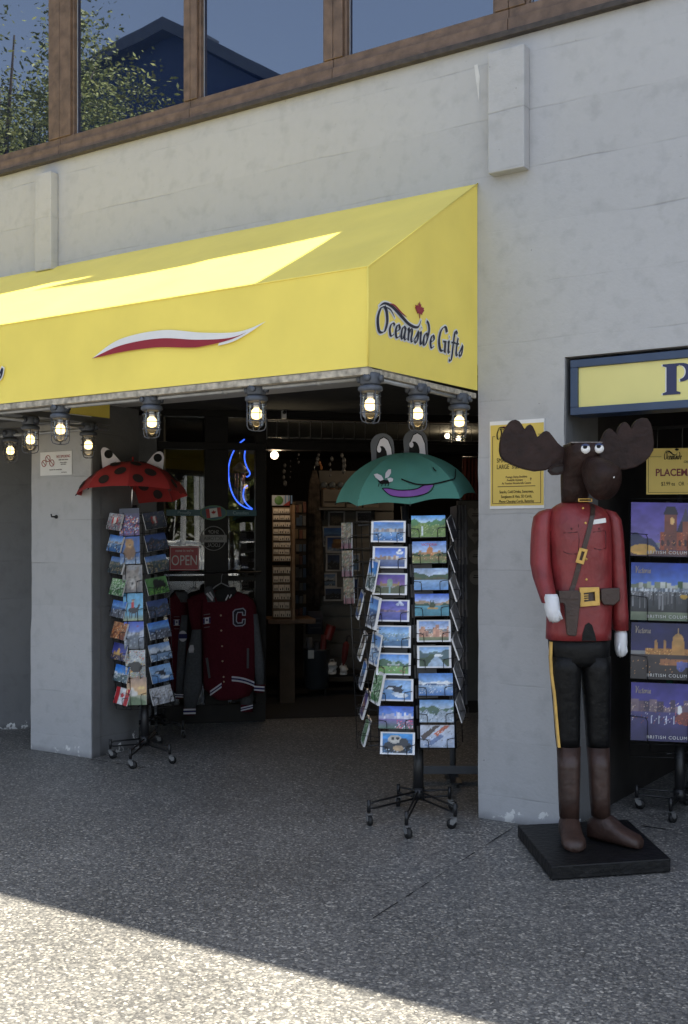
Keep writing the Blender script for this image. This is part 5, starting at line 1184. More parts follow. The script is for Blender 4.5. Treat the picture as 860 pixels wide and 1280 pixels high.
strip([(524, 56), (505, 130), (470, 260), (430, 400), (385, 580), (365, 640)], 30, BELT, 'shoulder_strap', .002, .005)
strip([(250, 655), (330, 660), (460, 665), (560, 662), (662, 655)], 62, BELT, 'belt', .003, .006)
def plate(pts, m, name, off=.010, th=.010, bev=.002, cx=None):
    P = [Zb(*p) for p in pts]; c_ = (sum(p[0] for p in P)/len(P), sum(p[1] for p in P)/len(P)); y = on(c_[0], c_[1], off)
    mb = MB(); mb.prism(P, y-th, y+.004); return mb.build(name, m, ms, bevel=bev), y-th
def framed(pts, hole, m, name, off, th):
    P = [Zb(*p) for p in pts]; Hh = [Zb(*p) for p in hole]; c_ = (sum(p[0] for p in P)/len(P), sum(p[1] for p in P)/len(P)); y = on(*c_, off); mb = MB(); n = len(P)
    for i in range(n): mb.prism([P[i], P[(i+1) % n], Hh[(i+1) % n], Hh[i]], y-th, y)
    o = mb.build(name, m, ms, bevel=.0015); return y
framed([(415, 605), (543, 602), (548, 720), (420, 730)], [(442, 640), (515, 632), (518, 690), (446, 698)], GOLD, 'belt_buckle', .010, .012)
mb = MB(); y = on(*Zb(480, 665), .012); 
for yy in (654, 668, 682): a, b = Zb(440, yy), Zb(472, yy-2); mb.prism([(a[0], a[1]-.002), (b[0], b[1]-.002), (b[0], b[1]+.002), (a[0], a[1]+.002)], y-.012, y)
mb.build('buckle_tongue', GOLD, ms)
framed([(415, 345), (468, 358), (440, 455), (388, 440)], [(428, 368), (448, 373), (430, 430), (412, 424)], GOLD, 'strap_buckle', .009, .008)
framed([(404, 26), (496, 26), (496, 48), (404, 48)], [(412, 32), (488, 32), (488, 42), (412, 42)], GOLD, 'collar_badge', .028, .006)
plate([(278, 628), (400, 625), (420, 640), (420, 690), (410, 770), (395, 912), (385, 920), (340, 916), (332, 905), (318, 720), (308, 706), (282, 704)], BELT, 'holster', .012, .020, .004)
plate([(278, 626), (402, 622), (420, 638), (420, 682), (280, 676)], BELT, 'holster_flap', .034, .006, .002)
plate([(556, 612), (680, 606), (682, 690), (640, 722), (575, 718), (558, 690)], BELT, 'pouch', .012, .030, .006)
plate([(502, 166), (588, 152), (592, 182), (504, 195)], WHI, 'name_plate', .006, .004, .001)
for x, y in ((450, 88), (457, 185), (462, 420), (466, 553)): a = Zb(x, y); mb = MB(); mb.ball((a[0], on(a[0], a[1], .001), a[1]), .0062, (1, .6, 1)); mb.build('button', GOLD, ms)
dk = mat('dark_coat_line', (.05, .006, .008), .5); mb = MB()
def groove(P, r=.0022):
    mb.tube([(Zb(*p)[0], on(*Zb(*p), .000), Zb(*p)[1]) for p in P], r, 5)
groove([(410, 195), (414, 300), (410, 385)]); groove([(318, 250), (360, 248), (405, 243)]); groove([(318, 372), (350, 386), (400, 386)])
groove([(505, 245), (550, 238), (585, 236)]); groove([(512, 350), (550, 360), (592, 350)]); groove([(592, 236), (596, 350)])
for x, y in ((366, 222), (545, 222)): a = Zb(x, y); mb.ball((a[0], on(a[0], a[1], .001), a[1]), .005, (1, .6, 1))
mb.build('pocket_line', dk, ms)
# head
mb = MB(); s4 = k_/4.3
mb.loft([(Za(cx, y)[0], cy, Za(cx, y)[1], rx*s4, ry, pw) for cx, y, cy, rx, ry, pw in ((424, 468, .0, 70, .075, 2.2), (424, 400, .0, 72, .080, 2.3), (424, 330, -.01, 74, .095, 2.5), (440, 270, -.03, 84, .120, 2.8), (448, 215, -.045, 88, .130, 3.2), (452, 180, -.045, 90, .128, 3.4), (454, 163, -.04, 88, .12, 3.6), (454, 160, -.04, 82, .11, 3.6))], 24)
# muzzle: long drooping box with a round end, pointing towards the viewer and right
HM = T(Za(482, 282)[0], -.10, Za(482, 282)[1]) @ Matrix.Rotation(R(20), 4, 'Z') @ Matrix.Rotation(R(90+28), 4, 'X') @ Matrix.Scale(.84, 4)
mb.loft([(0, .03, -.05, .055, .050, 2.6), (0, .015, .02, .070, .066, 2.6), (0, 0, .09, .088, .094, 2.6), (0, -.008, .15, .097, .112, 2.6), (0, -.010, .20, .096, .114, 2.5), (0, -.010, .232, .080, .098, 2.3), (0, -.010, .248, .045, .06, 2)], 24, HM)
mb.build('head', MOOSE, ms)
DM = mat('dark_mouth', (.006, .004, .004), .6)
for s_ in (-1, 1): mb = MB(); mb.ball((s_*.045, .052, .224), .011, (1, 1, .6), M=HM); mb.build('nostril', DM, ms)
mb = MB(); mb.tube([(-.055, -.055, .215), (-.03, -.075, .236), (.03, -.075, .236), (.055, -.055, .215)], .0035, 6, HM)
mb.build('mouth_line', DM, ms)
mb = MB(); mb.ball((.008, .045, .245), .0062, M=HM); mb.build('nose_chip', WHP, ms)
for s_, P in ((0, [(275, 300), (284, 284), (300, 270), (330, 262), (366, 262), (366, 312), (330, 322), (295, 322)]),):
    mb = MB(); mb.prism([Za(*p) for p in P], -.045, -.012); mb.mi = 1; mb.prism([Za(*p) for p in ((288, 302), (305, 284), (350, 276), (356, 300), (320, 312))], -.0475, -.0455); mb.build('ear', [MOOSE, mat('dark_ear', (.012, .006, .005), .6)], ms, bevel=.008, seg=3)
def antler(P, yaw):
    c_ = Za(455, 230); M = T(c_[0], .0, 0) @ Matrix.Rotation(R(yaw), 4, 'Z') @ T(-c_[0], 0, 0)
    mb = MB(); mb.prism([Za(*p) for p in P], -.022, .030, M); mb.build('antler', MOOSE, ms, bevel=.006, seg=2)
antler([(380, 172), (355, 172), (330, 150), (300, 110), (285, 92), (270, 86), (256, 90), (236, 108), (222, 120), (212, 92), (198, 62), (184, 50), (172, 56), (155, 80), (140, 52), (125, 34), (105, 26), (80, 32), (58, 62), (34, 108), (24, 150), (22, 190), (28, 218), (42, 238), (85, 264), (150, 288), (210, 301), (270, 294), (310, 280), (345, 262), (380, 258)], 0)
antler([(535, 262), (535, 180), (552, 158), (568, 122), (584, 88), (602, 73), (616, 76), (632, 92), (644, 104), (656, 66), (672, 44), (690, 38), (704, 48), (722, 76), (736, 46), (756, 24), (780, 16), (808, 20), (826, 48), (836, 88), (842, 150), (838, 190), (822, 220), (792, 252), (745, 280), (690, 293), (630, 292), (585, 284)], 0)
for x, y in ((443, 196), (514, 193)):
    a = Za(x, y); yy = -.168 if x < 480 else -.165
    mb = MB(); mb.mi = 0; mb.ball((a[0], yy, a[1]), .0245, (1, .7, 1)); mb.mi = 1; mb.ball((a[0]-.003, yy-.0105, a[1]+.007), .0125, (1, .6, 1)); mb.mi = 2
    mb.loft([(a[0], yy, a[1]+.0155, .0225, .0175, 2), (a[0], yy, a[1]+.020, .0195, .0150, 2), (a[0], yy, a[1]+.0265, .006, .006, 2)], 14); mb.build('eye', [WHP, BLKC, mat('blue_eyelid', (.03, .05, .14), .45)], ms)
mb = MB(); a, b = Za(362, 160), Za(545, 164); mb.box(a[0]+.01, b[0]-.01, -.155, .06, a[1]-.003, a[1]+.003); mb.build('worn_crown', mat('worn_wood', (.19, .17, .16), .8, var=.4, vs=60), ms)

# ================================================================== PLACEMAT RACK
p3 = Vector((.94, .74, 0)); B3 = rack_M(p3)
rp = thing('placemat_rack', 'black wheeled rack of large picture placemats inside the right doorway', 'rack', M=B3)
rack_base(rp, 4, .25, -118, seed=14, pole_top=1.95, pole_r=.016, tilt=Matrix.Identity(4))
I4 = Matrix.Identity(4); cp = Rz(-8) @ T(-.085, -.10, 0)
wire_cage(rp, I4, [(cp, .40), (Rz(82) @ T(0, -.2, 0), .3), (Rz(172) @ T(-.05, -.1, 0), .4)], .34, 1.84)
MW, MH = .415, .300
PD = 6.25
for i, (v0, v1, kd, lb, top) in enumerate(((628, 700, 'castle', 'large placemat of a mansion at violet dusk, topmost in the right doorway', 0), (706, 783, 'harbourday', 'large placemat of a daytime harbour with dark water and deep blue sky', 1), (784, 859, 'nightdome', 'large placemat of a golden lit dome at night', 1), (862, 939, 'nightharbour', 'large placemat of a violet night harbour, lowest in the right doorway', 1))):
    kk = PD/F; z0 = 1.6+(675-v1)*kk+.012; hh = (v1-v0)*kk*.97
    M = B3 @ cp @ T(.0, 0, z0)
    put_mesh('pocket', pocket_mesh(MW, hh), M, parent=rp)
    me = card_mesh('placemat', MW, hh, .004, art(kd, 90, 66, 5+i), .004, MATT, gain=1.0)
    o = put_mesh('placemat', me, M @ T(0, -.004, .004) @ Matrix.Rotation(R(-4), 4, 'X') @ Matrix.Rotation(R(1.2), 4, 'Y'), lb, 'placemat', 'placemats in the right doorway')
    mb = MB(); mb.add(text_bm('BRITISH COLUMBIA', .026, 1.0, 0, 'CENTER', sp=1.25), T(.02, -.0062, .022)); mb.build('lettering', WHI, o)
    if top:
        mb = MB(); script(mb, 'Victoria', -MW/2+.018, hh-.062, .042, 1.0, -.0075, .07, .03); mb.build('script_lettering', mat('gold_ink', (.42, .36, .30), .4), o)
# yellow placemats sign on top
a = atY(808, 618, .62); sg = thing('placemats_sign', 'yellow card sign reading placemats above the rack in the right doorway', 'sign', M=Matrix.Translation(a) @ Matrix.Rotation(R(26), 4, 'Z'))
SWd, SH = .37, .268
mb = MB(); mb.box(0, SWd, 0, .004, 0, SH); mb.build('panel', YELB, sg)
border(sg, .010, SWd-.010, .010, SH-.048, .0022, BLKC, -.0006, (.085, SWd-.085))
build_on(sg, T(.098, 0, 0), lambda h: logo(h, 0, SH-.066, .045, -.001, False, False, .80, BLKC, BLKC))
lines(sg, [('Gifts', .225, SH-.080, .020, .8, .2)], BLKC, y=-.001)
mb = MB(); mb.add(text_bm('PLACEMATS', .058, .86, 0, 'CENTER', off=.0015), T(SWd/2, -.001, .125)); mb.build('title_lettering', INKR, sg)
lines(sg, [('$3.99 ea   OR   4/$14', SWd/2, .060, .032, .72)], BLKC, 'price_lettering', y=-.001)

# ================================================================== STUFF ON AND BEHIND THE SHOPFRONT
SB = SM
def Srect(u0, v0, u1, v1, d): a0, z1 = S(u0, v0, d); a1, z0 = S(u1, v1, d); return a0, a1, z0, z1
# open sign
a0, a1, z0, z1 = Srect(212, 683, 249, 713, -.03)
t = thing('open_sign', 'red sign with white lettering reading OPEN on the shop glass', 'sign', M=SB @ T((a0+a1)/2, -.03, z0))
w_, h_ = (a1-a0), z1-z0; mb = MB(); mb.box(-w_/2, w_/2, 0, .004, 0, h_); mb.build('panel', SIGNR, t)
border(t, -w_/2+.006, w_/2-.006, .006, h_-.006, .003, WHI, -.0004)
lines(t, [("come in we're", 0, h_*.82, .034, .8), ('OPEN', 0, h_*.40, .125, .70)], WHI, y=-.0008)
# proudly canadian strip with oval flag
a0, a1, z0, z1 = Srect(208, 637, 322, 645, -.045); zc = (z0+z1)/2; ao = S(267, 640, -.045)[0]
t = thing('window_sticker', 'teal strip sticker reading proudly Canadian with an oval flag', 'sticker', M=SB @ T(ao, -.045, zc))
mb = MB(); mb.box(a0-ao, -.10, 0, .002, -.026, .026); mb.box(.10, a1-ao-.01, 0, .002, -.026, .026); mb.build('strip', TEAL, t)
mb = MB(); mb.mi = 0; mb.prism(ellp(0, 0, .118, .066, n=28), -.004, .0, None); mb.mi = 1; mb.prism(ellp(0, 0, .106, .056, n=28), -.006, -.0042)
MF = Matrix.Rotation(R(-8), 4, 'Y'); mb.mi = 2; mb.box(-.065, -.034, -.008, -.0062, -.04, .04, MF); mb.box(.034, .065, -.008, -.0062, -.04, .04, MF); mb.mi = 3; mb.box(-.0338, .0338, -.008, -.0062, -.04, .04, MF)
mb.mi = 2; mb.prism([(p[0]*.024, p[1]*.026-.002) for p in LEAFP], -.0095, -.0082, MF); mb.build('flag_oval', [mat('pale_green_rim', (.05, .16, .08), .4), TEAL, mat('flag_red', (.40, .02, .02), .45), WHI], t)
lines(t, [('Proudly', (a0-ao-.10)/2, 0, .042, .9)], mat('pale_blue_ink', (.22, .38, .42), .5), 'left_lettering', y=-.001); lines(t, [('Canadian', (.10+a1-ao-.01)/2, 0, .042, .9)], mat('pale_blue_ink', ()), 'right_lettering', y=-.001)
# round sticker read from behind
ac, zc = S(267, 673, -.040); t = thing('window_decal', 'round grey window decal with reversed lettering reading shop local', 'sticker', M=SB @ T(ac, -.040, zc))
GRT = mat('grey_decal', (.28, .28, .27), .5); mb = MB(); mb.tube([(.105*math.cos(R(q)), 0, .105*math.sin(R(q))) for q in range(0, 361, 10)], .004, 5, cap=False)
mb.box(-.115, .115, -.001, .001, -.034, .030); mb.build('ring', GRT, t)
mb = MB(); mb.add(text_bm('VICTORIA', .045, -.85), T(0, -.002, -.002)); mb.build('band_lettering', mat('near_black_ink', (.02, .02, .02), .5), t)
mb = MB(); mb.add(text_bm('SHOP', .045, -.8), T(0, -.001, .055)); mb.add(text_bm('LOCAL', .045, -.8), T(0, -.001, -.06)); mb.build('lettering', GRT, t)
# neon moon
def Sm(x, y, d=.06): return S(200+x/3.74, 470+y/3.74, d)
t = thing('neon_moon', 'glowing blue neon crescent moon with a face profile in the shop window', 'neon sign', M=SB)
out = [(395, 296), (365, 322), (338, 365), (322, 420), (322, 480), (335, 540), (362, 588), (400, 615), (432, 623)]
inn = [(402, 332), (395, 372), (398, 402), (408, 430), (420, 452), (416, 466), (404, 472)]
inn2 = [(410, 512), (396, 522), (390, 545), (392, 575), (408, 602), (432, 622)]
mb = MB()
for P in (out, inn, inn2): mb.tube([(Sm(p.x, p.y)[0], .06, Sm(p.x, p.y)[1]) for p in spline(P, 5)], .0058, 8)
mb.build('tube', NEON, t)
mb = MB(); pts = out+[(430, 300), (440, 292)]; a, z = Sm(420, 320); mb.tube([(Sm(402, 300)[0], .07, Sm(402, 300)[1]), (Sm(436, 292)[0], .075, Sm(436, 292)[1]), (Sm(404, 336)[0], .07, Sm(404, 336)[1])], .006, 6)
mb.tube([(Sm(330, 500)[0], .075, Sm(330, 500)[1]), (Sm(392, 560)[0], .075, Sm(392, 560)[1])], .005, 6); mb.build('bracket', BLK, t)
# wind chime in the moon
ac, zc = Sm(372, 430, .12); t = thing('wind_chime', 'copper wind chime hanging inside the neon moon', 'wind chime', M=SB @ T(ac, .12, zc))
mb = MB(); mb.lathe([(.055, -.03), (.06, 0), (.035, .025), (.01, .05)], 14); mb.build('top_disc', WOOD, t)
mb = MB(); mb.tube([(0, 0, .05), (0, 0, .30)], .0015, 4); mb.build('cord', BLK, t)
for k in range(6):
    a_ = 2*math.pi*k/6; mb = MB(); mb.tube([(.042*math.cos(a_), .042*math.sin(a_), -.045), (.042*math.cos(a_), .042*math.sin(a_), -.23-.02*k)], .007, 8); mb.build('chime_tube', mat('copper_tube', (.42, .17, .12), .35, metal=.7), t)

# wheeled clothes rack the jackets hang on
pc = atZ(191, 915); MC = rack_M(pc); tcr = thing('clothes_rack', 'low black wheeled clothes rack behind the ladybug postcard rack, holding the jackets', 'clothes rack', M=MC)
aj0 = SB @ Vector((S(262, 722, -.16)[0], -.16, S(262, 722, -.16)[1]+.045)); aj1 = SB @ Vector((S(318, 722, -.16)[0], -.16, aj0.z)); iv = MC.inverted(); q0, q1 = None, None
mb = MB(); mb.tube([(0, 0, .10), (0, 0, (iv @ aj0).z+.02)], .014, 8); mb.build('post', BLK, tcr)
mb = MB(); zr = (iv @ aj0).z; e_ = (iv @ (SB @ Vector((S(326, 722, -.16)[0], -.16, 1)))); mb.tube([(0, 0, zr), (e_.x, e_.y, zr)], .009, 8); mb.build('hanging_bar', BLK, tcr)
wl = [iv @ atZ(u, v) for u, v in ((168, 921), (229, 923), (205, 908))]
mb = MB(); mb.tube([(0, 0, .06), (0, 0, .14)], .022, 10)
for w__ in wl: mb.tube([(0, 0, .10), (w__.x, w__.y, .10)], .008, 6); mb.tube([(0, 0, .13), (w__.x*.9, w__.y*.9, .115)], .006, 6)
mb.build('base_frame', BLK, tcr)
for w__ in wl: mb = MB(); caster(mb, w__.x, w__.y, random.Random(3)); mb.build('caster', [BLK, mat('caster_metal', ()), RUB], tcr)

# jackets -------------------------------------------------------------
def Sj(x, y, d=-.16): return S(200+x/6.143, 720+y/6.143, d)
def jpoly(P, d=-.16): return [Sj(x, y, d) for x, y in P]
def shell(mb, rows, d, th, wav=.012, seed=0, rib=6):
    """hanging cloth: rows of (y, x0, x1) joined into a rounded flat volume with folds"""
    rnd = random.Random(seed); n0 = mb._n(); K = 28; V = []; ph = rnd.uniform(0, 6)
    for y, x0, x1 in rows:
        a0, z = Sj(x0, y, d); a1, z1 = Sj(x1, y, d); ring = []
        for k in range(K):
            q = 2*math.pi*k/K; c, s_ = math.cos(q), math.sin(q)
            x = (a0+a1)/2+(a1-a0)/2*math.copysign(abs(c)**.75, c); yy = d+th*math.copysign(abs(s_)**.8, s_)+wav*math.sin(rib*x*6+ph+z*5)*(.3 if s_ > 0 else 1)*abs(s_)
            ring.append(mb.bm.verts.new((x, yy, z+(z1-z)*(x-a0)/max(1e-4, a1-a0))))
        V.append(ring)
    for i in range(len(V)-1):
        for k in range(K): mb.bm.faces.new((V[i][k], V[i][(k+1) % K], V[i+1][(k+1) % K], V[i+1][k]))
    mb.bm.faces.new(V[0]); mb.bm.faces.new(V[-1][::-1]); mb._tag(n0, True)
def patch(t, P, d, m, name, th=.003):
    mb = MB(); mb.prism(jpoly(P, d), d-th, d); return mb.build(name, m, t)
ZB_ = lambda x, y, d: Sj(x, y, d)
def stripes(t, P0, P1, w, d, name):
    """white navy white knit band between two pixel points"""
    (x0, y0), (x1, y1) = P0, P1; mb = MB()
    for k, f in ((0, 0), (1, .34), (0, .68)):
        mb.mi = k; mb.prism(jpoly([(x0, y0+w*f), (x1, y1+w*f), (x1, y1+w*(f+.30)), (x0, y0+w*(f+.30))], d), d-.003, d)
    return mb.build(name, [STRW, STRB], t)
# rear jacket first
d2 = -.10
j2 = thing('varsity_jacket', 'maroon varsity jacket half hidden behind the postcards, with a round sleeve patch', 'jacket', M=SB, group='maroon jackets on the shopfront')
mb = MB(); shell(mb, [(880, 85, 215), (800, 82, 225), (600, 78, 225), (400, 70, 220), (260, 62, 225), (190, 64, 222), (150, 95, 205), (125, 120, 190)], d2, .06, seed=2); mb.build('body', MAROON, j2)
mb = MB(); shell(mb, [(900, 122, 182), (700, 128, 195), (480, 140, 205), (300, 165, 216)], d2-.075, .045, seed=4, rib=3); mb.build('sleeve', GRYF, j2)
mb = MB(); shell(mb, [(940, 118, 180), (900, 120, 183)], d2-.075, .036, 0); mb.build('cuff', MAROON, j2); stripes(j2, (118, 905), (180, 908), 26, d2-.115, 'cuff_stripe')
mb = MB(); mb.prism([Sj(175+p[0]*33, 462-p[1]*42, d2-.125) for p in [(math.cos(R(q)), math.sin(R(q))) for q in range(0, 360, 20)]], d2-.128, d2-.125); mb.mi = 1; a = Sj(142, 445, d2-.13); b = Sj(208, 480, d2-.13); mb.box(a[0], b[0], d2-.131, d2-.1282, b[1], a[1]); mb.build('sleeve_patch', [STRW, STRB], j2)
def flag(t, x, y, w, h, d, skew=0):
    mb = MB(); q = lambda fx, fy: (x+w*fx, y+h*fy-skew*fx)
    mb.mi = 0; mb.prism(jpoly([q(0, 0), q(1, 0), q(1, 1), q(0, 1)], d), d-.003, d)
    mb.mi = 1; mb.prism(jpoly([q(0, .05), q(.22, .05), q(.22, .95), q(0, .95)], d), d-.0045, d-.0032); mb.prism(jpoly([q(.78, .05), q(1, .05), q(1, .95), q(.78, .95)], d), d-.0045, d-.0032)
    c_ = q(.5, .5); mb.prism([Sj(c_[0]+p[0]*w*.22, c_[1]-p[1]*h*.32, d) for p in LEAFP], d-.0045, d-.0032)
    mb.mi = 2; mb.prism(jpoly([q(.05, -.55), q(.95, -.55), q(.95, -.42), q(.05, -.42)], d), d-.003, d); mb.prism(jpoly([q(.1, 1.5), q(.9, 1.5), q(.9, 1.62), q(.1, 1.62)], d), d-.003, d)
    mb.build('flag_patch', [STRW, STRB, mat('dull_grey_thread', (.16, .13, .14), .9)], t)
flag(j2, 104, 335, 48, 45, d2-.075)
mb = MB(); shell(mb, [(200, 150, 215), (150, 120, 220), (120, 118, 205)], d2-.03, .055, 0); mb.build('hood', GRYF, j2)
mb = MB(); a = Sj(268, 100, d2); mb.tube([(a[0]-.045, d2, a[1]-.03), (a[0]-.03, d2, a[1]+.0), (a[0]+.03, d2, a[1]), (a[0]+.05, d2, a[1]-.03)], .003, 5); mb.tube([(a[0], d2, a[1]), (a[0]+.005, d2, a[1]+.06), (a[0]+.02, d2, a[1]+.09), (a[0]+.035, d2, a[1]+.06)], .003, 5); o = mb.build('hanger', WIRE, j2)
# grey sweatshirt sleeve peeking out behind
d3 = -.075
sw_ = thing('grey_sweatshirt', 'dark grey sweatshirt hanging behind the front maroon jacket, with one striped cuff showing', 'sweatshirt', M=SB)
mb = MB(); shell(mb, [(960, 560, 720), (800, 520, 735), (500, 500, 735), (300, 480, 730), (180, 480, 700)], d3+.01, .035, seed=9); mb.build('body', mat('dark_grey_fleece', (.045, .047, .052), .95, bump=.2, bs=250), sw_)
mb = MB(); shell(mb, [(985, 618, 712), (880, 605, 715), (700, 600, 725)], d3-.06, .028, seed=7); mb.build('sleeve', GRYF, sw_)
mb = MB(); shell(mb, [(1042, 622, 712), (985, 620, 712)], d3-.06, .028, 0); mb.build('cuff', MAROON, sw_); stripes(sw_, (621, 1010), (712, 988), 28, d3-.092, 'cuff_stripe')
# front jacket
d1 = -.22
j1 = thing('varsity_jacket', 'maroon varsity jacket with grey sleeves and a large letter C on the chest', 'jacket', M=SB, group='maroon jackets on the shopfront')
mb = MB(); shell(mb, [(945, 425, 600), (915, 385, 690), (860, 335, 722), (780, 328, 728), (600, 325, 738), (420, 318, 742), (300, 235, 742), (230, 212, 738), (180, 208, 715), (145, 260, 670), (122, 340, 600), (112, 380, 580)], d1, .075, .016, seed=1, rib=5); bvj = BVHTree.FromBMesh(mb.bm); mb.build('body', MAROON, j1)
def dj(x, y, off=.006):
    a, z = Sj(x, y, d1-.07); h_ = bvj.ray_cast(Vector((a, -3, z)), Vector((0, 1, 0))); return (h_[0].y if h_[0] is not None else d1-.07)-off
mb = MB(); shell(mb, [(1010, 183, 276), (850, 180, 325), (600, 205, 322), (480, 235, 320), (408, 246, 320)], d1-.05, .050, .008, seed=3, rib=3); mb.build('sleeve', GRYF, j1)
mb = MB(); shell(mb, [(420, 245, 321), (330, 225, 321), (230, 212, 330), (180, 212, 345)], d1-.045, .052, .004, seed=3, rib=3); mb.build('shoulder', MAROON, j1)
mb = MB(); shell(mb, [(1065, 182, 270), (1010, 180, 278)], d1-.05, .042, 0); mb.build('cuff', MAROON, j1); stripes(j1, (180, 1020), (274, 1018), 42, d1-.094, 'cuff_stripe')
mb = MB(); shell(mb, [(830, 735, 806), (640, 722, 800), (450, 714, 772), (290, 708, 750)], d1-.01, .045, .008, seed=6, rib=3); mb.build('sleeve', GRYF, j1)
mb = MB(); shell(mb, [(892, 724, 800), (830, 726, 808)], d1-.01, .04, 0); mb.build('cuff', MAROON, j1); stripes(j1, (722, 842), (802, 848), 38, d1-.052, 'cuff_stripe')
mb = MB()
for (P0, P1) in (((385, 882), (472, 820)), ((552, 770), (724, 812))):
    for k, f in ((0, 0), (1, .34), (0, .68)):
        mb.mi = k; n = 6
        for i in range(n):
            x0, x1 = P0[0]+(P1[0]-P0[0])*i/n, P0[0]+(P1[0]-P0[0])*(i+1)/n; bow = lambda x: -10*math.sin(math.pi*(x-P0[0])/(P1[0]-P0[0])) if P0[0] > 500 else 0
            y0, y1 = P0[1]+(P1[1]-P0[1])*i/n+bow(x0)+38*f, P0[1]+(P1[1]-P0[1])*(i+1)/n+bow(x1)+38*f
            dd = min(dj(x0, y0), dj(x1, y1), dj(x0, y0+12), dj(x1, y1+12)); mb.prism(jpoly([(x0, y0), (x1, y1), (x1, y1+12), (x0, y0+12)], dd), dd-.003, dd+.012)
mb.build('hem_stripe', [STRW, STRB], j1)
# collar / hood and neckline
mb = MB(); shell(mb, [(200, 345, 430), (150, 338, 425), (95, 345, 405), (78, 362, 395)], d1-.055, .025, 0); mb.build('hood', GRYF, j1)
mb = MB(); shell(mb, [(195, 440, 500), (160, 425, 560), (120, 420, 590), (85, 500, 580)], d1-.075, .02, 0); mb.build('collar', mat('black_knit', (.012, .012, .013), .95), j1)
mb = MB()
for P in ([(352, 138), (366, 128), (408, 178), (402, 194)], [(376, 126), (388, 120), (412, 162), (409, 176)], [(500, 185), (508, 188), (528, 150), (522, 142)], [(530, 168), (536, 172), (552, 145), (546, 140)]): mb.prism(jpoly(P, d1-.105), d1-.108, d1-.100)
mb.build('collar_stripe', STRW, j1)
dC = min(dj(560, 250), dj(655, 380), dj(600, 320)); O = [(575, 255), (640, 245), (660, 265), (658, 305), (632, 305), (630, 282), (598, 284), (592, 300), (590, 345), (600, 358), (628, 355), (632, 330), (658, 328), (655, 368), (635, 385), (580, 388), (560, 370), (558, 275)]
mb = MB(); mb.mi = 0; mb.prism(jpoly(O, dC), dC-.003, dC+.01); c_ = (606, 318); mb.mi = 1
O2 = [(580, 262), (636, 253), (652, 268), (651, 297), (639, 297), (637, 274), (594, 276), (584, 298), (582, 348), (596, 366), (635, 363), (639, 338), (651, 336), (648, 364), (632, 377), (584, 380), (567, 366), (565, 279)]
mb.prism(jpoly(O2, dC), dC-.005, dC-.0032); mb.build('letter_patch', [mat('silver_thread', (.30, .30, .36), .8), mat('black_felt', (.012, .012, .02), .95)], j1)
flag(j1, 332, 322, 55, 48, min(dj(335, 330), dj(385, 360), dj(360, 300))-.002, 8)
BRS = mat('brass_button', (.42, .33, .22), .4, metal=.4)
for x, y in ((468, 303), (472, 420), (478, 540), (481, 655), (489, 775), (491, 812)): a, z = Sj(x, y, d1-.08); mb = MB(); mb.ball((a, dj(x, y, .002), z), .008, (1, .5, 1)); mb.build('button', BRS, j1)
for P in ([(350, 632), (368, 628), (388, 782), (372, 786)], [(668, 556), (684, 556), (682, 708), (666, 710)]):
    dd = min(dj(*p) for p in P); mb = MB(); mb.prism(jpoly(P, dd), dd-.003, dd+.012); mb.build('pocket_welt', mat('pocket_grey', (.07, .07, .075), .9), j1)
mb = MB(); shell(mb, [(590, 222, 258), (560, 220, 262), (530, 232, 256)], d1-.105, .002, 0); mb.build('sleeve_patch', STRW, j1)
mb = MB(); a, z = Sj(470, 80, d1); mb.tube([(a-.13, d1, z-.07), (a-.05, d1, z+.0), (a, d1, z+.03), (a+.06, d1, z+.0), (a+.14, d1, z-.07)], .006, 6); mb.tube([(a, d1, z+.03), (a+.005, d1, z+.09), (a+.02, d1+.04, z+.12)], .003, 5); mb.build('hanger', mat('clear_hanger', (.3, .3, .31), .2), j1)

# ================================================================== SHOP INTERIOR
def at_s(name, label, cat, u0, v0, u1, v1, d, group=None, rz=0, roll=0):
    a0, a1, z0, z1 = Srect(u0, v0, u1, v1, d)
    return thing(name, label, cat, M=SB @ T((a0+a1)/2, d, z0) @ Rz(rz) @ Matrix.Rotation(R(roll), 4, 'Y'), group=group), a1-a0, z1-z0
# earring display: tiered cards on a tall wooden board
for (v0, v1, n, lb, gp) in ((634, 702, 8, 'upper tall wooden board of white earring cards just inside the open door', 1), (707, 772, 6, 'lower wooden board of white earring cards just inside the open door', 2)):
    t, w_, h_ = at_s('earring_display', lb, 'earring display', 341, v0, 371, v1, .9)
    mb = MB(); mb.box(-w_/2, w_/2*.5, .02, .05, 0, h_); mb.build('back_board', mat('tan_board', (.16, .11, .07), .7), t)
    mb = MB(); mb.box(w_/2*.5, w_/2*.72, -.10, .05, -.02, h_+.02); mb.build('side_board', WOODL, t)
    for i in range(n):
        z = h_*(i+.08)/n; rnd = random.Random(i)
        mb = MB(); mb.mi = 0; x = -w_/2+.005; xe = w_/2*.46; k = 0
        while x < xe-.03:
            cw = rnd.uniform(.045, .06); mb.mi = 0; mb.box(x, min(x+cw, xe), -.002, .004, z+rnd.uniform(0, .006), z+h_/n*.72, T(0, -.015*(n-i)/n, 0)); mb.mi = 1
            for q in (.3, .7): mb.box(x+cw*q-.004, x+cw*q+.004, -.008, -.0025, z+.008, z+h_/n*rnd.uniform(.3, .42), T(0, -.015*(n-i)/n, 0))
            x += cw+.004; k += 1
        mb.build('earring_row', [mat('cream_card', (.60, .53, .43), .6), BLK], t)
t, w_, h_ = at_s('display_table', 'brown wooden counter on one thick post under the earring boards', 'table', 333, 773, 392, 880, 1.0)
mb = MB(); mb.box(-w_/2, w_/2, -.12, .35, h_-.05, h_); mb.build('top', WOOD, t, bevel=.006)
mb = MB(); mb.box(-w_*.22, w_*.10, .0, .14, 0, h_-.051); mb.build('post', mat('post_wood', (.075, .045, .022), .6, var=.2), t)
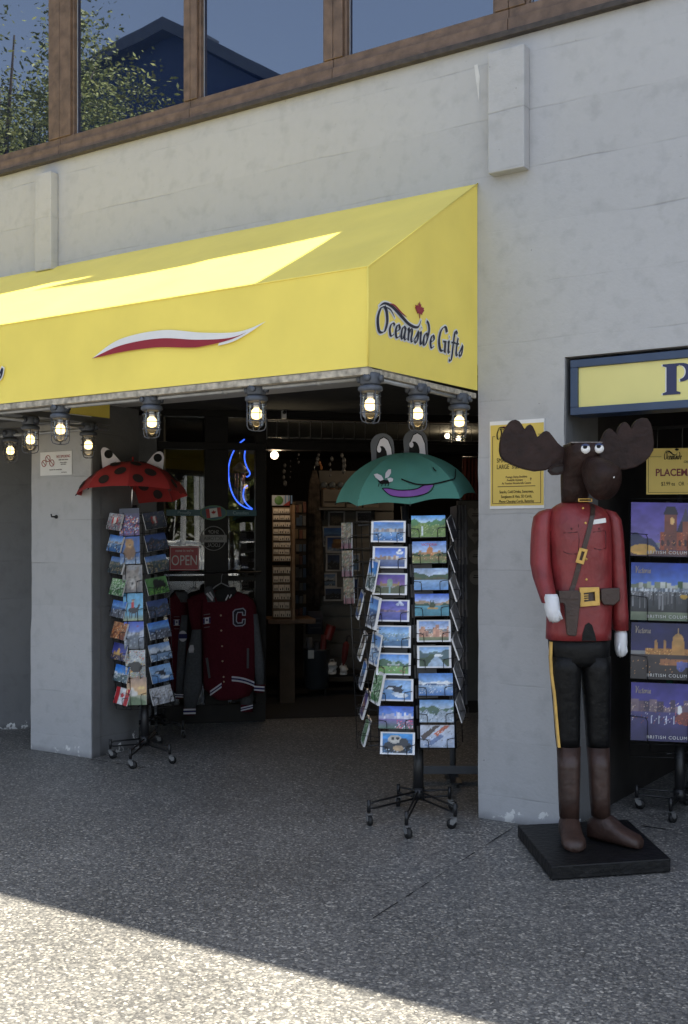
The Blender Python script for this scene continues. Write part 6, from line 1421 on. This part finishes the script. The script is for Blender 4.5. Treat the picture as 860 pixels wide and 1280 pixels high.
t, w_, h_ = at_s('bright_picture', 'small bright picture of a green globe above the earring boards', 'picture', 340, 619, 362, 632, 1.3)
mb = MB(); mb.mi = 0; mb.box(-w_/2, w_/2, 0, .01, 0, h_); mb.mi = 1; mb.ball((-.02, -.002, h_*.5), .045, (1, .15, 1)); mb.mi = 2; mb.prism([(.02, 0), (w_/2, 0), (w_/2, .05)], -.004, -.0005); mb.mi = 3
for k in range(3): mb.box(.04+.03*k, .055+.03*k, -.003, -.0005, .02, h_)
mb.build('print', [mat('pale_print', (.55, .60, .68), .4), mat('green_print', (.12, .28, .07), .4), mat('red_print2', (.40, .05, .04), .4), mat('blue_print2', (.20, .33, .55), .4)], t)
# slat wall with posters
t, w_, h_ = at_s('slatwall_panel', 'grey slatwall panel holding framed pictures inside the shop', 'display wall', 399, 588, 492, 850, 2.0)
mb = MB(); n = 16
for i in range(n): mb.box(-w_/2, w_/2, 0, .03, h_*i/n, h_*(i+.86)/n)
mb.box(-w_/2, w_/2, .031, .05, 0, h_); mb.build('slats', GREYW, t)
PO = [(410, 639, 431, 659, 'photowarm', 'dim upright picture of speckled leaves, top left on the slatwall', 0), (445, 639, 466, 653, 'greydark', 'dim upright dark picture, top right on the slatwall', 0), (403, 658, 434, 683, 'coast', 'dark blue picture half covered by the picture of a brown animal', 0), (407, 670, 438, 691, 'bear', 'wide picture of a curled brown animal on the slatwall', .03),
      (407, 692, 426, 714, 'photo', 'upright misty grey picture below the brown animal picture', 0), (430, 692, 450, 714, 'lake', 'upright shore picture right of the misty grey picture', 0), (403, 716, 421, 734, 'snowlake', 'small blue shore picture above the lowest wide picture', 0), (404.5, 734, 428, 751, 'photo', 'wide dark rocky picture, lowest left on the slatwall', .02), (428, 722, 448, 750, 'darklake', 'tall dark lake picture, lowest right on the slatwall', 0)]
for u0, v0, u1, v1, kd, lb, dd in PO:
    t, w_, h_ = at_s('framed_picture', lb, 'picture', u0, v0, u1, v1, 1.96-dd, 'pictures on the slatwall', roll=random.uniform(-1, 1))
    mb = MB(); f = .016
    for a in ((-w_/2, w_/2, 0, f), (-w_/2, w_/2, h_-f, h_), (-w_/2, -w_/2+f, f, h_-f), (w_/2-f, w_/2, f, h_-f)): mb.box(a[0], a[1], -.016, .004, a[2], a[3])
    mb.build('frame', FRM, t)
    me = card_mesh('print', w_-2*f-.001, h_-2*f-.001, .006, art(kd, 18, 16, int(u0)), 0, MATT, gain=.45); put_mesh('print', me, WM[t] @ T(0, 0, f+.0005), parent=t)
for u0, v0, u1, v1, lb in ((403, 612, 430, 634, 'pale cardboard box, leftmost of three on the shelf above the pictures'), (432, 614, 451, 635, 'pale cardboard box, middle of three on the shelf above the pictures'), (453, 614, 472, 635, 'pale cardboard box, rightmost of three on the shelf above the pictures')):
    t, w_, h_ = at_s('cardboard_box', lb, 'box', u0, v0, u1, v1, 1.85, 'boxes on the high shelf')
    mb = MB(); mb.box(-w_/2, w_/2, -.05, .14, 0, h_); mb.build('carton', mat('dull_card', (.16, .14, .115), .8), t, bevel=.004)
    mb = MB(); mb.box(-w_*.46, w_*.46, -.0535, -.0505, h_*.25, h_*.32); mb.build('tape', DKF, t)
t, w_, h_ = at_s('wall_shelf', 'long dark shelf above the framed pictures', 'shelf', 398, 634, 476, 638, 1.8)
mb = MB(); mb.box(-w_/2, w_/2, -.05, .19, 0, h_*.8); o = mb.build('board', GREYW, t)
mb = MB()
for q in (-.4, .4): mb.prism([(w_*q-.008, -.10), (w_*q+.008, -.10), (w_*q+.008, -.001), (w_*q-.008, -.001)], .0, .19)
mb.build('bracket', BLK, t)
# dim tall rack of small carded goods between the earring boards and the pictures
t, w_, h_ = at_s('carded_goods_rack', 'dim tall rack of small carded goods between the earring boards and the hanging scarves', 'rack', 364, 626, 383, 772, 1.5)
mb = MB(); mb.box(-w_/2, w_/2, .02, .05, 0, h_); mb.build('back_panel', mat('dark_brown_panel', (.045, .033, .024), .8), t)
rnd = random.Random(12); cg = [mat('goods_tan', (.16, .11, .06), .5), mat('goods_grey', (.13, .13, .13), .5), mat('goods_rust', (.14, .05, .03), .5), mat('goods_blue', (.05, .08, .13), .5)]
for r_ in range(9):
    mb = MB(); z = h_*(r_+.1)/9
    for q in range(4):
        x = -w_/2+w_*(q+.12)/4; mb.mi = rnd.randrange(4); hh = h_/9*rnd.uniform(.55, .8); mb.box(x, x+w_/4*.78, -.012, .0, z, z+hh, Matrix.Rotation(R(rnd.uniform(-.4, .4)), 4, 'Y')); mb.mi = 1; mb.box(x+w_/8-.004, x+w_/8+.004, -.02, .019, z+hh*.93, z+hh*.97)
    mb.build('goods_row', cg, t)
# row of glass globes on the boxes
for k in range(7):
    a, z = S(405+10.4*k, 612.5, 1.86); t = thing('glass_globe', 'small glass globe on a dark foot, one of a row above the cardboard boxes', 'ornament', M=SB @ T(a, 1.86, z), group='glass globes in the dim shop')
    mb = MB(); mb.lathe([(.030, 0), (.032, .012), (.02, .022)], 12); mb.build('foot', WOOD, t)
    mb = MB(); mb.ball((0, 0, .055), .036, (1, 1, 1), 12, 8); mb.build('globe', mat('milky_glass', (.13, .15, .16), .08), t)
# draped cloth column, blue printed bag, bin with goods
t, w_, h_ = at_s('hanging_scarves', 'tall brown scarves hanging from a hook left of the framed pictures', 'scarves', 384, 588, 402, 762, 1.9)
mb = MB(); rnd = random.Random(4)
for k in range(6): x = -w_/2+w_*(k+.5)/6; mb.loft([(x+rnd.uniform(-.02, .02), rnd.uniform(-.02, .03), h_*rnd.uniform(0, .12), .035, .02, 2), (x*.9, 0, h_*.5, .030, .02, 2), (x*.6, 0, h_*.9, .02, .015, 2), (x*.2, 0, h_, .01, .01, 2)], 10)
mb.build('cloth', mat('brown_cloth', (.075, .058, .045), .95, var=.5, vs=18), t)
mb = MB(); mb.tube([(0, 0, h_-.02), (0, 0, h_+.05), (.05, .0, h_+.06)], .008, 6); mb.build('hook', CHROME, t)
t, w_, h_ = at_s('printed_bag', 'navy bag with faded lettering leaning near the counter', 'bag', 382, 764, 404, 792, 1.6)
mb = MB(); mb.loft([(0, 0, 0, w_/2, .05, 3), (0, 0, h_*.5, w_/2*.97, .06, 3), (0, 0, h_, w_/2*.9, .02, 3)], 16); mb.build('body', mat('navy_bag', (.025, .03, .05), .8), t)
mb = MB()
for i in range(3): mb.box(-w_*.3, w_*.3, -.063, -.060, h_*(.25+.2*i), h_*(.32+.2*i))
mb.build('faded_print', mat('faded_print', (.07, .08, .10), .8), t)
t, w_, h_ = at_s('cloth_covered_table', 'low table under a grey cloth in the dark shop', 'table', 378, 778, 404, 850, 2.0)
mb = MB(); mb.box(-w_/2, w_/2, -.1, .4, h_-.03, h_); mb.build('top', GREYW, t)
mb = MB(); mb.prism([(-w_/2-.01, .06), (w_/2+.01, .1), (w_/2+.005, h_-.03), (-w_/2-.005, h_-.03)], -.11, -.1005); mb.build('cloth', mat('grey_cover', (.10, .10, .098), .9), t)
t, w_, h_ = at_s('goods_bin', 'dark round bin of rolled goods beside a red tin inside the shop', 'bin', 389, 798, 407, 862, 1.4)
mb = MB(); mb.lathe([(.11, 0), (.125, .02), (.14, h_*.75), (.145, h_*.75+.01)], 18, T(0, .1, 0)); mb.build('tub', mat('blue_grey_tub', (.03, .036, .042), .45), t)
for k, (x, hh, m_) in enumerate(((-.07, h_*1.0, 'rolled_grey'), (.0, h_*.92, 'rolled_dark'), (.06, h_*1.05, 'rolled_red'))):
    mb = MB(); mb.tube([(x, .1, h_*.5), (x*1.2, .08, hh)], .032, 10); mb.build('rolled_goods', mat(m_, {'rolled_grey': (.10, .10, .11), 'rolled_dark': (.03, .03, .035), 'rolled_red': (.14, .02, .02)}[m_], .6), t)
mb = MB(); mb.box(-.115, -.055, -.05, -.045, h_*.62, h_*.78); mb.build('tag', PAPER, t)
t, w_, h_ = at_s('red_tin', 'round red tin lying tilted on the dark goods behind the bin', 'tin', 402, 781, 416, 799, 1.5, roll=18)
mb = MB(); mb.lathe([(w_*.40, 0), (w_*.42, .01), (w_*.42, h_*.85), (w_*.40, h_*.9)], 18); mb.build('tin', mat('red_tin_paint', (.22, .025, .02), .45), t)
mb = MB(); mb.lathe([(w_*.43, h_*.9), (w_*.43, h_*.98), (w_*.3, h_)], 18); mb.build('lid', mat('dark_red_lid', (.14, .015, .012), .4), t)
for k, (u0, v0, u1, v1, lb) in enumerate(((408, 828, 422, 842, 'crumpled white paper bag on the left of the dark low shelf'), (424, 832, 434, 843, 'smaller crumpled white paper bag beside the bin goods'))):
    t, w_, h_ = at_s('paper_bag', lb, 'paper bag', u0, v0, u1, v1, 1.45, 'paper bags inside the shop')
    rnd = random.Random(k+9); mb = MB(); mb.loft([(rnd.uniform(-.01, .01), rnd.uniform(-.01, .01), h_*i/5, w_/2*rnd.uniform(.7, 1.05), .05*rnd.uniform(.6, 1), 2.5) for i in range(6)], 9, smooth=False); mb.build('bag', PAPER, t)
    mb = MB(); mb.tube([(-w_*.2, 0, h_*.95), (-w_*.15, 0, h_*1.25), (w_*.15, 0, h_*1.25), (w_*.2, 0, h_*.95)], .004, 5); mb.build('handle', PAPER, t)
t, w_, h_ = at_s('low_shelf', 'dark low shelf unit under the slatwall inside the shop', 'shelf', 404, 842, 452, 878, 1.5)
mb = MB(); mb.box(-w_/2, w_/2, -.05, .3, h_-.03, h_); mb.box(-w_/2, w_/2, -.04, .3, .05, .08); mb.build('boards', DKF, t)
mb = MB(); mb.box(-w_/2, -w_/2+.025, -.05, .3, 0, h_-.0305); mb.box(w_/2-.025, w_/2, -.05, .3, 0, h_-.0305); mb.build('sides', DKF, t)
t, w_, h_ = at_s('red_umbrella', 'small folded red umbrella standing among dim goods left of the frog rack', 'umbrella', 424, 794, 434, 832, 1.45, roll=8)
mb = MB(); mb.loft([(0, 0, 0, .008, .008, 2), (0, 0, h_*.25, .03, .03, 2), (0, 0, h_*.7, .034, .034, 2), (0, 0, h_*.8, .012, .012, 2)], 12); mb.build('cloth', mat('dim_red_cloth', (.12, .015, .015), .8), t)
mb = MB(); mb.tube([(0, 0, h_*.8), (0, 0, h_*.95), (.02, 0, h_), (.035, 0, h_*.95)], .007, 6); mb.build('handle', BLK, t)
# hanging trinkets in the upper doorway (dark silhouettes with pale bits)
HT = [(352, 578, 358, 608, 'string of small pale shells hanging left in the doorway'), (362, 566, 364, 600, 'thin pale hanging cord ornament near the top of the doorway'), (371, 566, 374, 580, 'short pale hanging rod at the top of the doorway'), (393, 566, 402, 582, 'round pale glass ornament hanging right of the doorway middle'), (411, 570, 416, 598, 'long pale feather ornament hanging by the slatwall'), (426, 566, 432, 592, 'pale hanging charm ornament behind the left frog eye'), (399, 577, 403, 586, 'amber glass drop hanging beside the slatwall')]
for k, (u0, v0, u1, v1, lb) in enumerate(HT):
    t, w_, h_ = at_s('hanging_ornament', lb, 'ornament', u0, v0, u1, v1, 1.7, 'ornaments hanging in the shop')
    mb = MB(); mb.tube([(0, 0, h_), (0, 0, h_+.25)], .002, 4); mb.build('cord', BLK, t)
    mb = MB(); rnd = random.Random(k); n = max(3, int(h_/.05))
    for i in range(n): mb.ball((rnd.uniform(-w_, w_)*.3, 0, h_*(i+.5)/n), min(.02, w_*.4)*rnd.uniform(.6, 1.2), (1, .6, 1.5), 8, 5)
    mb.build('beads', mat('amber_glass', (.35, .14, .04), .3) if k == 6 else mat('pale_bead', (.10, .105, .11), .4), t)
# right side behind the frog rack: red curtain, hat wall, dark rack
t, w_, h_ = at_s('red_curtain', 'dark red cloth hanging behind the right tip of the frog umbrella', 'curtain', 578, 572, 606, 625, 1.0)
mb = MB(); n = 30; V = [[mb.bm.verts.new((-w_/2+w_*i/n, .03*math.sin(i*1.3), z)) for i in range(n+1)] for z in (0, h_)]
for i in range(n): mb.bm.faces.new((V[0][i], V[0][i+1], V[1][i+1], V[1][i]))
mb._tag(0, True); mb.build('cloth', mat('dark_red_curtain', (.10, .022, .014), .9), t)
mb = MB(); mb.tube([(-w_/2, 0, h_), (w_/2, 0, h_)], .012, 8); mb.build('rod', BLK, t)
for k, (u0, v0, u1, v1, lb) in enumerate(((584, 634, 603, 656, 'pale heart shaped plaque, topmost beside the grey pier'), (584, 660, 603, 680, 'pale heart shaped plaque, second from top beside the grey pier'), (585, 686, 604, 706, 'dim oval plaque, third from top beside the grey pier'), (586, 712, 604, 732, 'dim oval plaque, lowest of four beside the grey pier'))):
    t, w_, h_ = at_s('wall_plaque', lb, 'plaque', u0, v0, u1, v1, .75, 'plaques beside the pier')
    mb = MB(); r = h_/2; P = [(0, 0)] + [(.9*w_/2*(math.sin(q)**3)*(-1), h_*.55+(13*math.cos(q)-5*math.cos(2*q)-2*math.cos(3*q)-math.cos(4*q))/34*h_) for q in [math.pi*i/12 for i in range(11, 0, -1)]]
    if k < 2: mb.prism([(.47*w_*math.sin(q)**3, h_*.56+(13*math.cos(q)-5*math.cos(2*q)-2*math.cos(3*q)-math.cos(4*q))/30*h_) for q in [2*math.pi*i/24 for i in range(24)]], -.012, 0)
    else: mb.prism(ellp(0, h_/2, w_*.45, h_*.45), -.012, 0)
    mb.build('board', mat('pale_plaque', (.20, .185, .17), .7), t)
    mb = MB(); mb.box(-w_*.22, w_*.25, -.0145, -.0125, h_*.48, h_*.53); mb.box(-w_*.18, w_*.2, -.0145, -.0125, h_*.60, h_*.64); mb.build('print_line', DKF, t)
t, w_, h_ = at_s('plaque_panel', 'dark grey panel behind the plaques beside the pier', 'display wall', 574, 626, 608, 890, .8)
mb = MB(); mb.box(-w_/2, w_/2, 0, .03, 0, h_); mb.build('panel', GREYW, t)
mb = MB(); mb.box(-w_/2-.02, -w_/2-.001, -.02, .03, 0, h_); mb.build('post', ALU, t)
# goods rack on a grey T stand behind the frog rack
pG = atZ(566, 975); MG = rack_M(pG)
t = thing('goods_rack', 'dark rack of fanned packets on a grey T shaped stand behind the frog rack', 'rack', M=MG)
kG = ((pG-CAM).dot(VIEW))/F
mb = MB(); mb.box(-.26, .26, -.03, .03, .045, .10); mb.build('foot', mat('grey_stand', (.10, .105, .115), .5), t, bevel=.004)
mb = MB(); mb.box(-.035, .03, -.30, .25, .035, .0445, None); mb.mi = 0; mb.build('cross_foot', BLK, t)
mb = MB(); mb.tube([(0, 0, .1), (0, 0, .62)], .020, 10); mb.tube([(.0, 0, .6), (.0, 0, 1.75)], .014, 8); mb.build('pole', mat('grey_stand', ()), t)
for k in range(11):
    z = .52+.115*k; mb = MB()
    for q in range(4): mb.prism([(-.02, 0), (-.014, 0), (.035, .155), (.029, .155)], -.05, .06, T(.02+.022*q, -.02*q, z) @ Matrix.Rotation(R(14+2*q), 4, 'Y').inverted() @ Rz(20))
    mb.build('packet_row', mat('grey_packet%d' % (k % 3), ((.10, .10, .11), (.055, .055, .06), (.15, .14, .14))[k % 3], .35), t)
# ceiling spots (lit in the photo)
for k, (u, v, d_, lb) in enumerate(((343, 569, .55, 'lit round bulb at the upper left corner of the open doorway'), (559, 545, 1.6, 'lit spot lamp inside the shop, left of the pair near the pier'), (573, 548, 1.6, 'lit spot lamp inside the shop, right of the pair near the pier'))):
    a, z = S(u, v, d_); t = thing('spot_lamp', lb, 'lamp', M=SB @ T(a, d_, z), group='lit spots inside the shop')
    mb = MB(); mb.ball((0, 0, 0), .036 if k == 0 else .026); mb.build('bulb', BULBS, t)
    mb = MB(); mb.lathe([(.05, .03), (.045, .075), (.02, .10), (.012, .2)], 14); mb.build('shade', DKF, t)
    pl = bpy.data.lights.new('spot_glow', 'POINT'); pl.energy = 2.0 if k == 0 else 1.8; pl.color = (1, .74, .48); pl.shadow_soft_size = .05
    po = bpy.data.objects.new('spot_glow', pl); C.objects.link(po); po.parent = t; po.matrix_parent_inverse = Matrix.Identity(4); po.location = (0, -.12, -.02)
# small lantern seen through the door glass
a, z = S(274, 595, 1.0); t = thing('table_lantern', 'small glowing amber lantern seen through the shop glass left of the neon moon', 'lantern', M=SB @ T(a, 1.0, z-.06))
mb = MB(); mb.box(-.035, .035, -.035, .035, .02, .10); mb.build('glow_panel', emit('amber_glow', (1, .5, .15), 1.6), t)
mb = MB()
for x in (-.037, .037):
    for y in (-.037, .037): mb.box(x-.005, x+.005, y-.005, y+.005, 0, .11)
mb.box(-.045, .045, -.045, .045, .11, .125); mb.box(-.045, .045, -.045, .045, .0, .0195); mb.build('frame', BLK, t)
# column behind the glass
t, w_, h_ = at_s('interior_column', 'dark square column standing behind the middle of the shop glass', 'column', 256, 520, 284, 890, .6)
mb = MB(); mb.box(-w_/2, w_/2, 0, .3, 0, 2.9); mb.build('shaft', mat('column_brown', (.05, .043, .036), .7), t)
mb = MB(); mb.box(-w_/2-.02, w_/2+.02, -.02, .32, 0.0, .12); mb.build('plinth', DKF, t)

# ------------------------------------------------------------------ right doorway
def garment(label, u0, u1, v0, v1, Y, col, nm, seed, sleeves=True):
    a, b = atY(u0, v0, Y), atY(u1, v1, Y); w_ = b.x-a.x; h_ = a.z-b.z
    t = thing('hanging_shirt', label, 'shirt', ((a.x+b.x)/2, Y, b.z), R(25), 'shirts hanging in the right doorway')
    mb = MB(); rnd = random.Random(seed); ph = rnd.uniform(0, 6); K = 26; V = []
    for f, wd in ((0, .95), (.3, 1.0), (.6, 1.0), (.8, .98), (.92, .85), (1, .45)):
        ring = []
        for k in range(K):
            q = 2*math.pi*k/K; x = w_/2*wd*math.copysign(abs(math.cos(q))**.8, math.cos(q)); y = .05*math.sin(q)+.014*math.sin(x*45+ph+f*3)*(1-f*.7)
            ring.append(mb.bm.verts.new((x, y, h_*f)))
        V.append(ring)
    for i in range(len(V)-1):
        for k in range(K): mb.bm.faces.new((V[i][k], V[i][(k+1) % K], V[i+1][(k+1) % K], V[i+1][k]))
    mb.bm.faces.new(V[0]); mb.bm.faces.new(V[-1]); mb._tag(0, True)
    m_ = mat(nm, col, .95, var=.25, vs=10, spec=.1); mb.build('body', m_, t)
    for s_ in (-1, 1):
        mb = MB(); mb.tube([(s_*w_*.40, 0, h_*.90), (s_*w_*.56, 0, h_*.74), (s_*w_*.60, .0, h_*.55)], [.05, .06, .065], 10, ell=(1, .7)); mb.build('sleeve', m_, t)
    mb = MB(); mb.tube([(0, 0, h_*.98), (0, 0, h_+.06), (.02, 0, h_+.09)], .004, 5); mb.build('hanger', CHROME, t)
garment('black shirt hanging behind the moose shoulder in the right doorway', 752, 792, 640, 735, 1.05, (.010, .010, .011), 'black_jersey', 1)
garment('dull blue shirt hanging lower between the moose arm and the placemats', 757, 792, 720, 858, 1.2, (.022, .05, .10), 'blue_jersey', 2)
garment('teal shirt hanging low behind the moose glove', 765, 800, 760, 880, 1.45, (.015, .06, .075), 'teal_jersey', 3)
garment('dark green shirt hanging lowest behind the placemats', 770, 840, 790, 888, 1.75, (.012, .045, .030), 'green_jersey', 4)
a = atY(800, 536, 1.3); t = thing('clothes_rail', 'thin pale clothes rail high inside the right doorway', 'rail', (a.x, 1.3, a.z), 0)
mb = MB(); mb.tube([(-.35, 0, 0), (2.2, 0, 0)], .012, 8); mb.build('rod', ALU, t)
for k in range(14): x = -.2+.16*k; mb = MB(); mb.tube([(x, 0, .012), (x, -.02, -.05), (x, -.02, -.16)], .0035, 5); mb.build('hook', ALU, t)

# ================================================================== ACROSS THE STREET (seen in the glass)
def tree(loc, h, label, seed, crown_r, trunk_h, n=2600, stretch=(1, 1, 1), ls=(.05, .11), sp=.36, nl=16):
    rnd = random.Random(seed); t = thing('tree', label, 'tree', loc, group='trees across the street')
    mb = MB(); tips = []
    mb.tube([(0, 0, 0), (.1, 0, trunk_h*.5), (.0, .1, trunk_h), (.1, 0, h*.75)], [.2, .16, .12, .03], 9)
    for i in range(nl):
        a = rnd.uniform(0, 6.28); z0 = trunk_h*rnd.uniform(.75, 1.2); L_ = crown_r*rnd.uniform(.6, 1.05); z1 = z0+rnd.uniform(.2, 1)*(h-trunk_h)*.7
        e = Vector((math.cos(a)*L_*stretch[0], math.sin(a)*L_*stretch[1], z1)); m = Vector((e.x*.45, e.y*.45, z0+(z1-z0)*.65))
        mb.tube([(0, 0, z0), m, e], [.06, .035, .01], 6); tips += [e, m, m.lerp(e, .5)]
    mb.build('trunk', BARK, t)
    rs = np.random.RandomState(seed); base = np.array([tuple(p) for p in tips]); ncl = len(base)*4
    cc = base[rs.randint(len(base), size=ncl)]+rs.normal(0, sp*.9, (ncl, 3))
    ctr = cc[rs.randint(ncl, size=n)]+rs.normal(0, sp*.55, (n, 3)); size = rs.uniform(ls[0], ls[1], n)[:, None]
    u = rs.normal(0, 1, (n, 3)); u[:, 2] *= .5; u /= np.linalg.norm(u, axis=1)[:, None]; v = np.cross(u, rs.normal(0, 1, (n, 3))); v /= np.linalg.norm(v, axis=1)[:, None]
    V = np.stack([ctr-u*size, ctr-v*size*.42, ctr+u*size, ctr+v*size*.42], 1).reshape(-1, 3)
    me = bpy.data.meshes.new('crown'); me.from_pydata(V.tolist(), [], np.arange(4*n).reshape(n, 4).tolist()); me.materials.append(LEAF); me.materials.append(LEAF2)
    me.polygons.foreach_set('material_index', (rs.uniform(0, 1, n) > .62).astype(np.int32)); o = bpy.data.objects.new('crown', me); C.objects.link(o); o.parent = t; WM[o] = WM[t]
    return t
tree((-9.4, -4.1, 0), 10.2, 'leafy green tree mirrored in the leftmost upper window', 5, 2.5, 3.4, 110000, (1, 1, 1), (.020, .045), .40, 34)
def refl(u, v, t):
    """where the shopfront glass shows, at (u, v), a thing t metres past the glass"""
    q = atP(u, v, S0, SN); d_ = ray(u, v); n_ = -SN; r_ = d_-n_*2*d_.dot(n_); p_ = q+r_*t; return (p_.x, p_.y, 0)
for k, (u, t, h, cr, lb) in enumerate(((205, 30, 9.0, 2.9, 'tall leafy tree across the street mirrored at the left of the shop glass'), (262, 34, 8.2, 3.0, 'broad leafy tree across the street mirrored beside the dark column'), (318, 29, 9.5, 2.8, 'leafy tree across the street mirrored behind the neon moon'))):
    tree(refl(u, 640, t), h, lb, 30+k, cr, 1.2, 5200, (1.3, 1.3, 1), (.13, .26), .55)
for i, (u, t, h, lb) in enumerate(((214, 20, 10.5, 'white sailboat mirrored at the left of the shop glass behind the OPEN sign'), (236, 22, 11, 'white sailboat with a tall mast mirrored in the middle of the left shop glass'), (250, 19, 12, 'white sailboat with the tallest mast mirrored next to the dark column'), (306, 21, 11, 'white sailboat mirrored in the shop glass under the neon moon'))):
    b_ = thing('sailboat', lb, 'sailboat', refl(u, 640, t), R(50+35*i), 'sailboats across the street')
    mb = MB(); mb.loft([(0, 0, 0, 1.9, .4, 2), (0, 0, .4, 2.3, .65, 2), (0, 0, .75, 2.6, .8, 2)], 20); mb.build('hull', WHP, b_)
    mb = MB(); mb.tube([(.3, 0, .7), (.45-.25*i, 0, h)], .075, 8); mb.build('mast', WHP, b_)
    mb = MB(); mb.tube([(2.4, 0, .75), (.45-.25*i, .02, h*.97)], .02, 5); mb.tube([(-2.4, 0, .75), (.45-.25*i, -.02, h*.97)], .02, 5); mb.build('rigging', WHP, b_)
    mb = MB(); mb.tube([(.3, 0, 1.5), (-2.0, 0, 1.55)], .06, 8); mb.build('boom', WHP, b_)
    mb = MB(); mb.box(-.9, .9, -.4, .4, .75, 1.1); mb.build('cabin', WHP, b_, bevel=.06)

# slate blue gabled house whose outline shows in the upper panes
def mir(u, v, Y): p = atY(u, v, Y); return Vector((p.x, -Y, p.z))
HY = 13.0; ap, lf, rt = mir(214, 26, HY), mir(96, 78, HY), mir(352, 100, HY); rt2 = mir(470, 160, HY)
hs_ = thing('gabled_house', 'dark slate blue gabled house across the street mirrored in the middle upper windows', 'house', (ap.x, -HY, 0))
SLATE = mat('slate_blue_wall', (.018, .034, .085), .7, var=.1); SLR = mat('slate_roof', (.030, .038, .055), .7, var=.2)
o_ = Vector((ap.x, 0, 0)); pf = [(lf.x-o_.x-.0, 0), (lf.x-o_.x, lf.z-.25), (0, ap.z-.3), (rt2.x-o_.x, rt2.z-.25), (rt2.x-o_.x, 0)]
mb = MB(); mb.prism(pf, -9, 0); mb.build('wall', SLATE, hs_)
mb = MB(); mb.prism([(lf.x-o_.x-.6, lf.z-.35), (0, ap.z), (rt2.x-o_.x+.5, rt2.z-.2), (rt2.x-o_.x+.5, rt2.z-.42), (0, ap.z-.28), (lf.x-o_.x-.6, lf.z-.6)], -9.3, .35); mb.build('roof', SLR, hs_)
ch = mir(168, 31, HY); mb = MB(); mb.box(ch.x-o_.x-.45, ch.x-o_.x+.45, -2.2, -1.2, ch.z-2.5, ch.z+.1); mb.box(ch.x-o_.x-.55, ch.x-o_.x+.55, -2.3, -1.1, ch.z+.1005, ch.z+.35); mb.build('chimney', SLR, hs_)
for k, (x, z) in enumerate(((-2.2, 6.0), (1.5, 6.0), (-.3, 8.6))):
    mb = MB(); mb.box(x-.5, x+.5, .002, .06, z-.8, z+.8); f_ = mb.build('window', WHP, hs_); mb = MB(); mb.box(x-.42, x+.42, .0605, .07, z-.7, z+.7); mb.build('pane', UPG, f_)

# ================================================================== LIGHT
d = Vector((-KX, -KY, -1)).normalized()
sd = bpy.data.lights.new('sun', 'SUN'); sd.energy = 4.2; sd.angle = R(.5); sd.color = (1, .92, .77)
so = bpy.data.objects.new('sun', sd); C.objects.link(so); so.rotation_euler = d.to_track_quat('-Z', 'Y').to_euler(); so.location = (20, 5, 40)
wld = bpy.data.worlds.new('World'); SC.world = wld; wld.use_nodes = True; N = wld.node_tree.nodes; L = wld.node_tree.links
sky = N.new('ShaderNodeTexSky'); sky.sky_type = 'NISHITA'; sky.sun_disc = False
sky.sun_elevation = math.asin(-d.z); sky.sun_rotation = math.atan2(-d.x, -d.y)
sky.air_density = 1.0; sky.dust_density = 1.2; sky.ozone_density = 1.0
hs = N.new('ShaderNodeHueSaturation'); hs.inputs['Saturation'].default_value = .68
L.new(sky.outputs[0], hs.inputs['Color']); L.new(hs.outputs[0], N['Background'].inputs[0]); N['Background'].inputs[1].default_value = .085
SC.view_settings.view_transform = 'Standard'; SC.view_settings.look = 'None'; SC.view_settings.gamma = 1
SC.view_settings.use_curve_mapping = False; SC.view_settings.exposure = 2.0
SC.cycles.max_bounces = 8; SC.cycles.diffuse_bounces = 5; SC.cycles.transparent_max_bounces = 16; SC.cycles.glossy_bounces = 4
SC.cycles.caustics_reflective = False; SC.cycles.caustics_refractive = False
SC.cycles.use_denoising = True
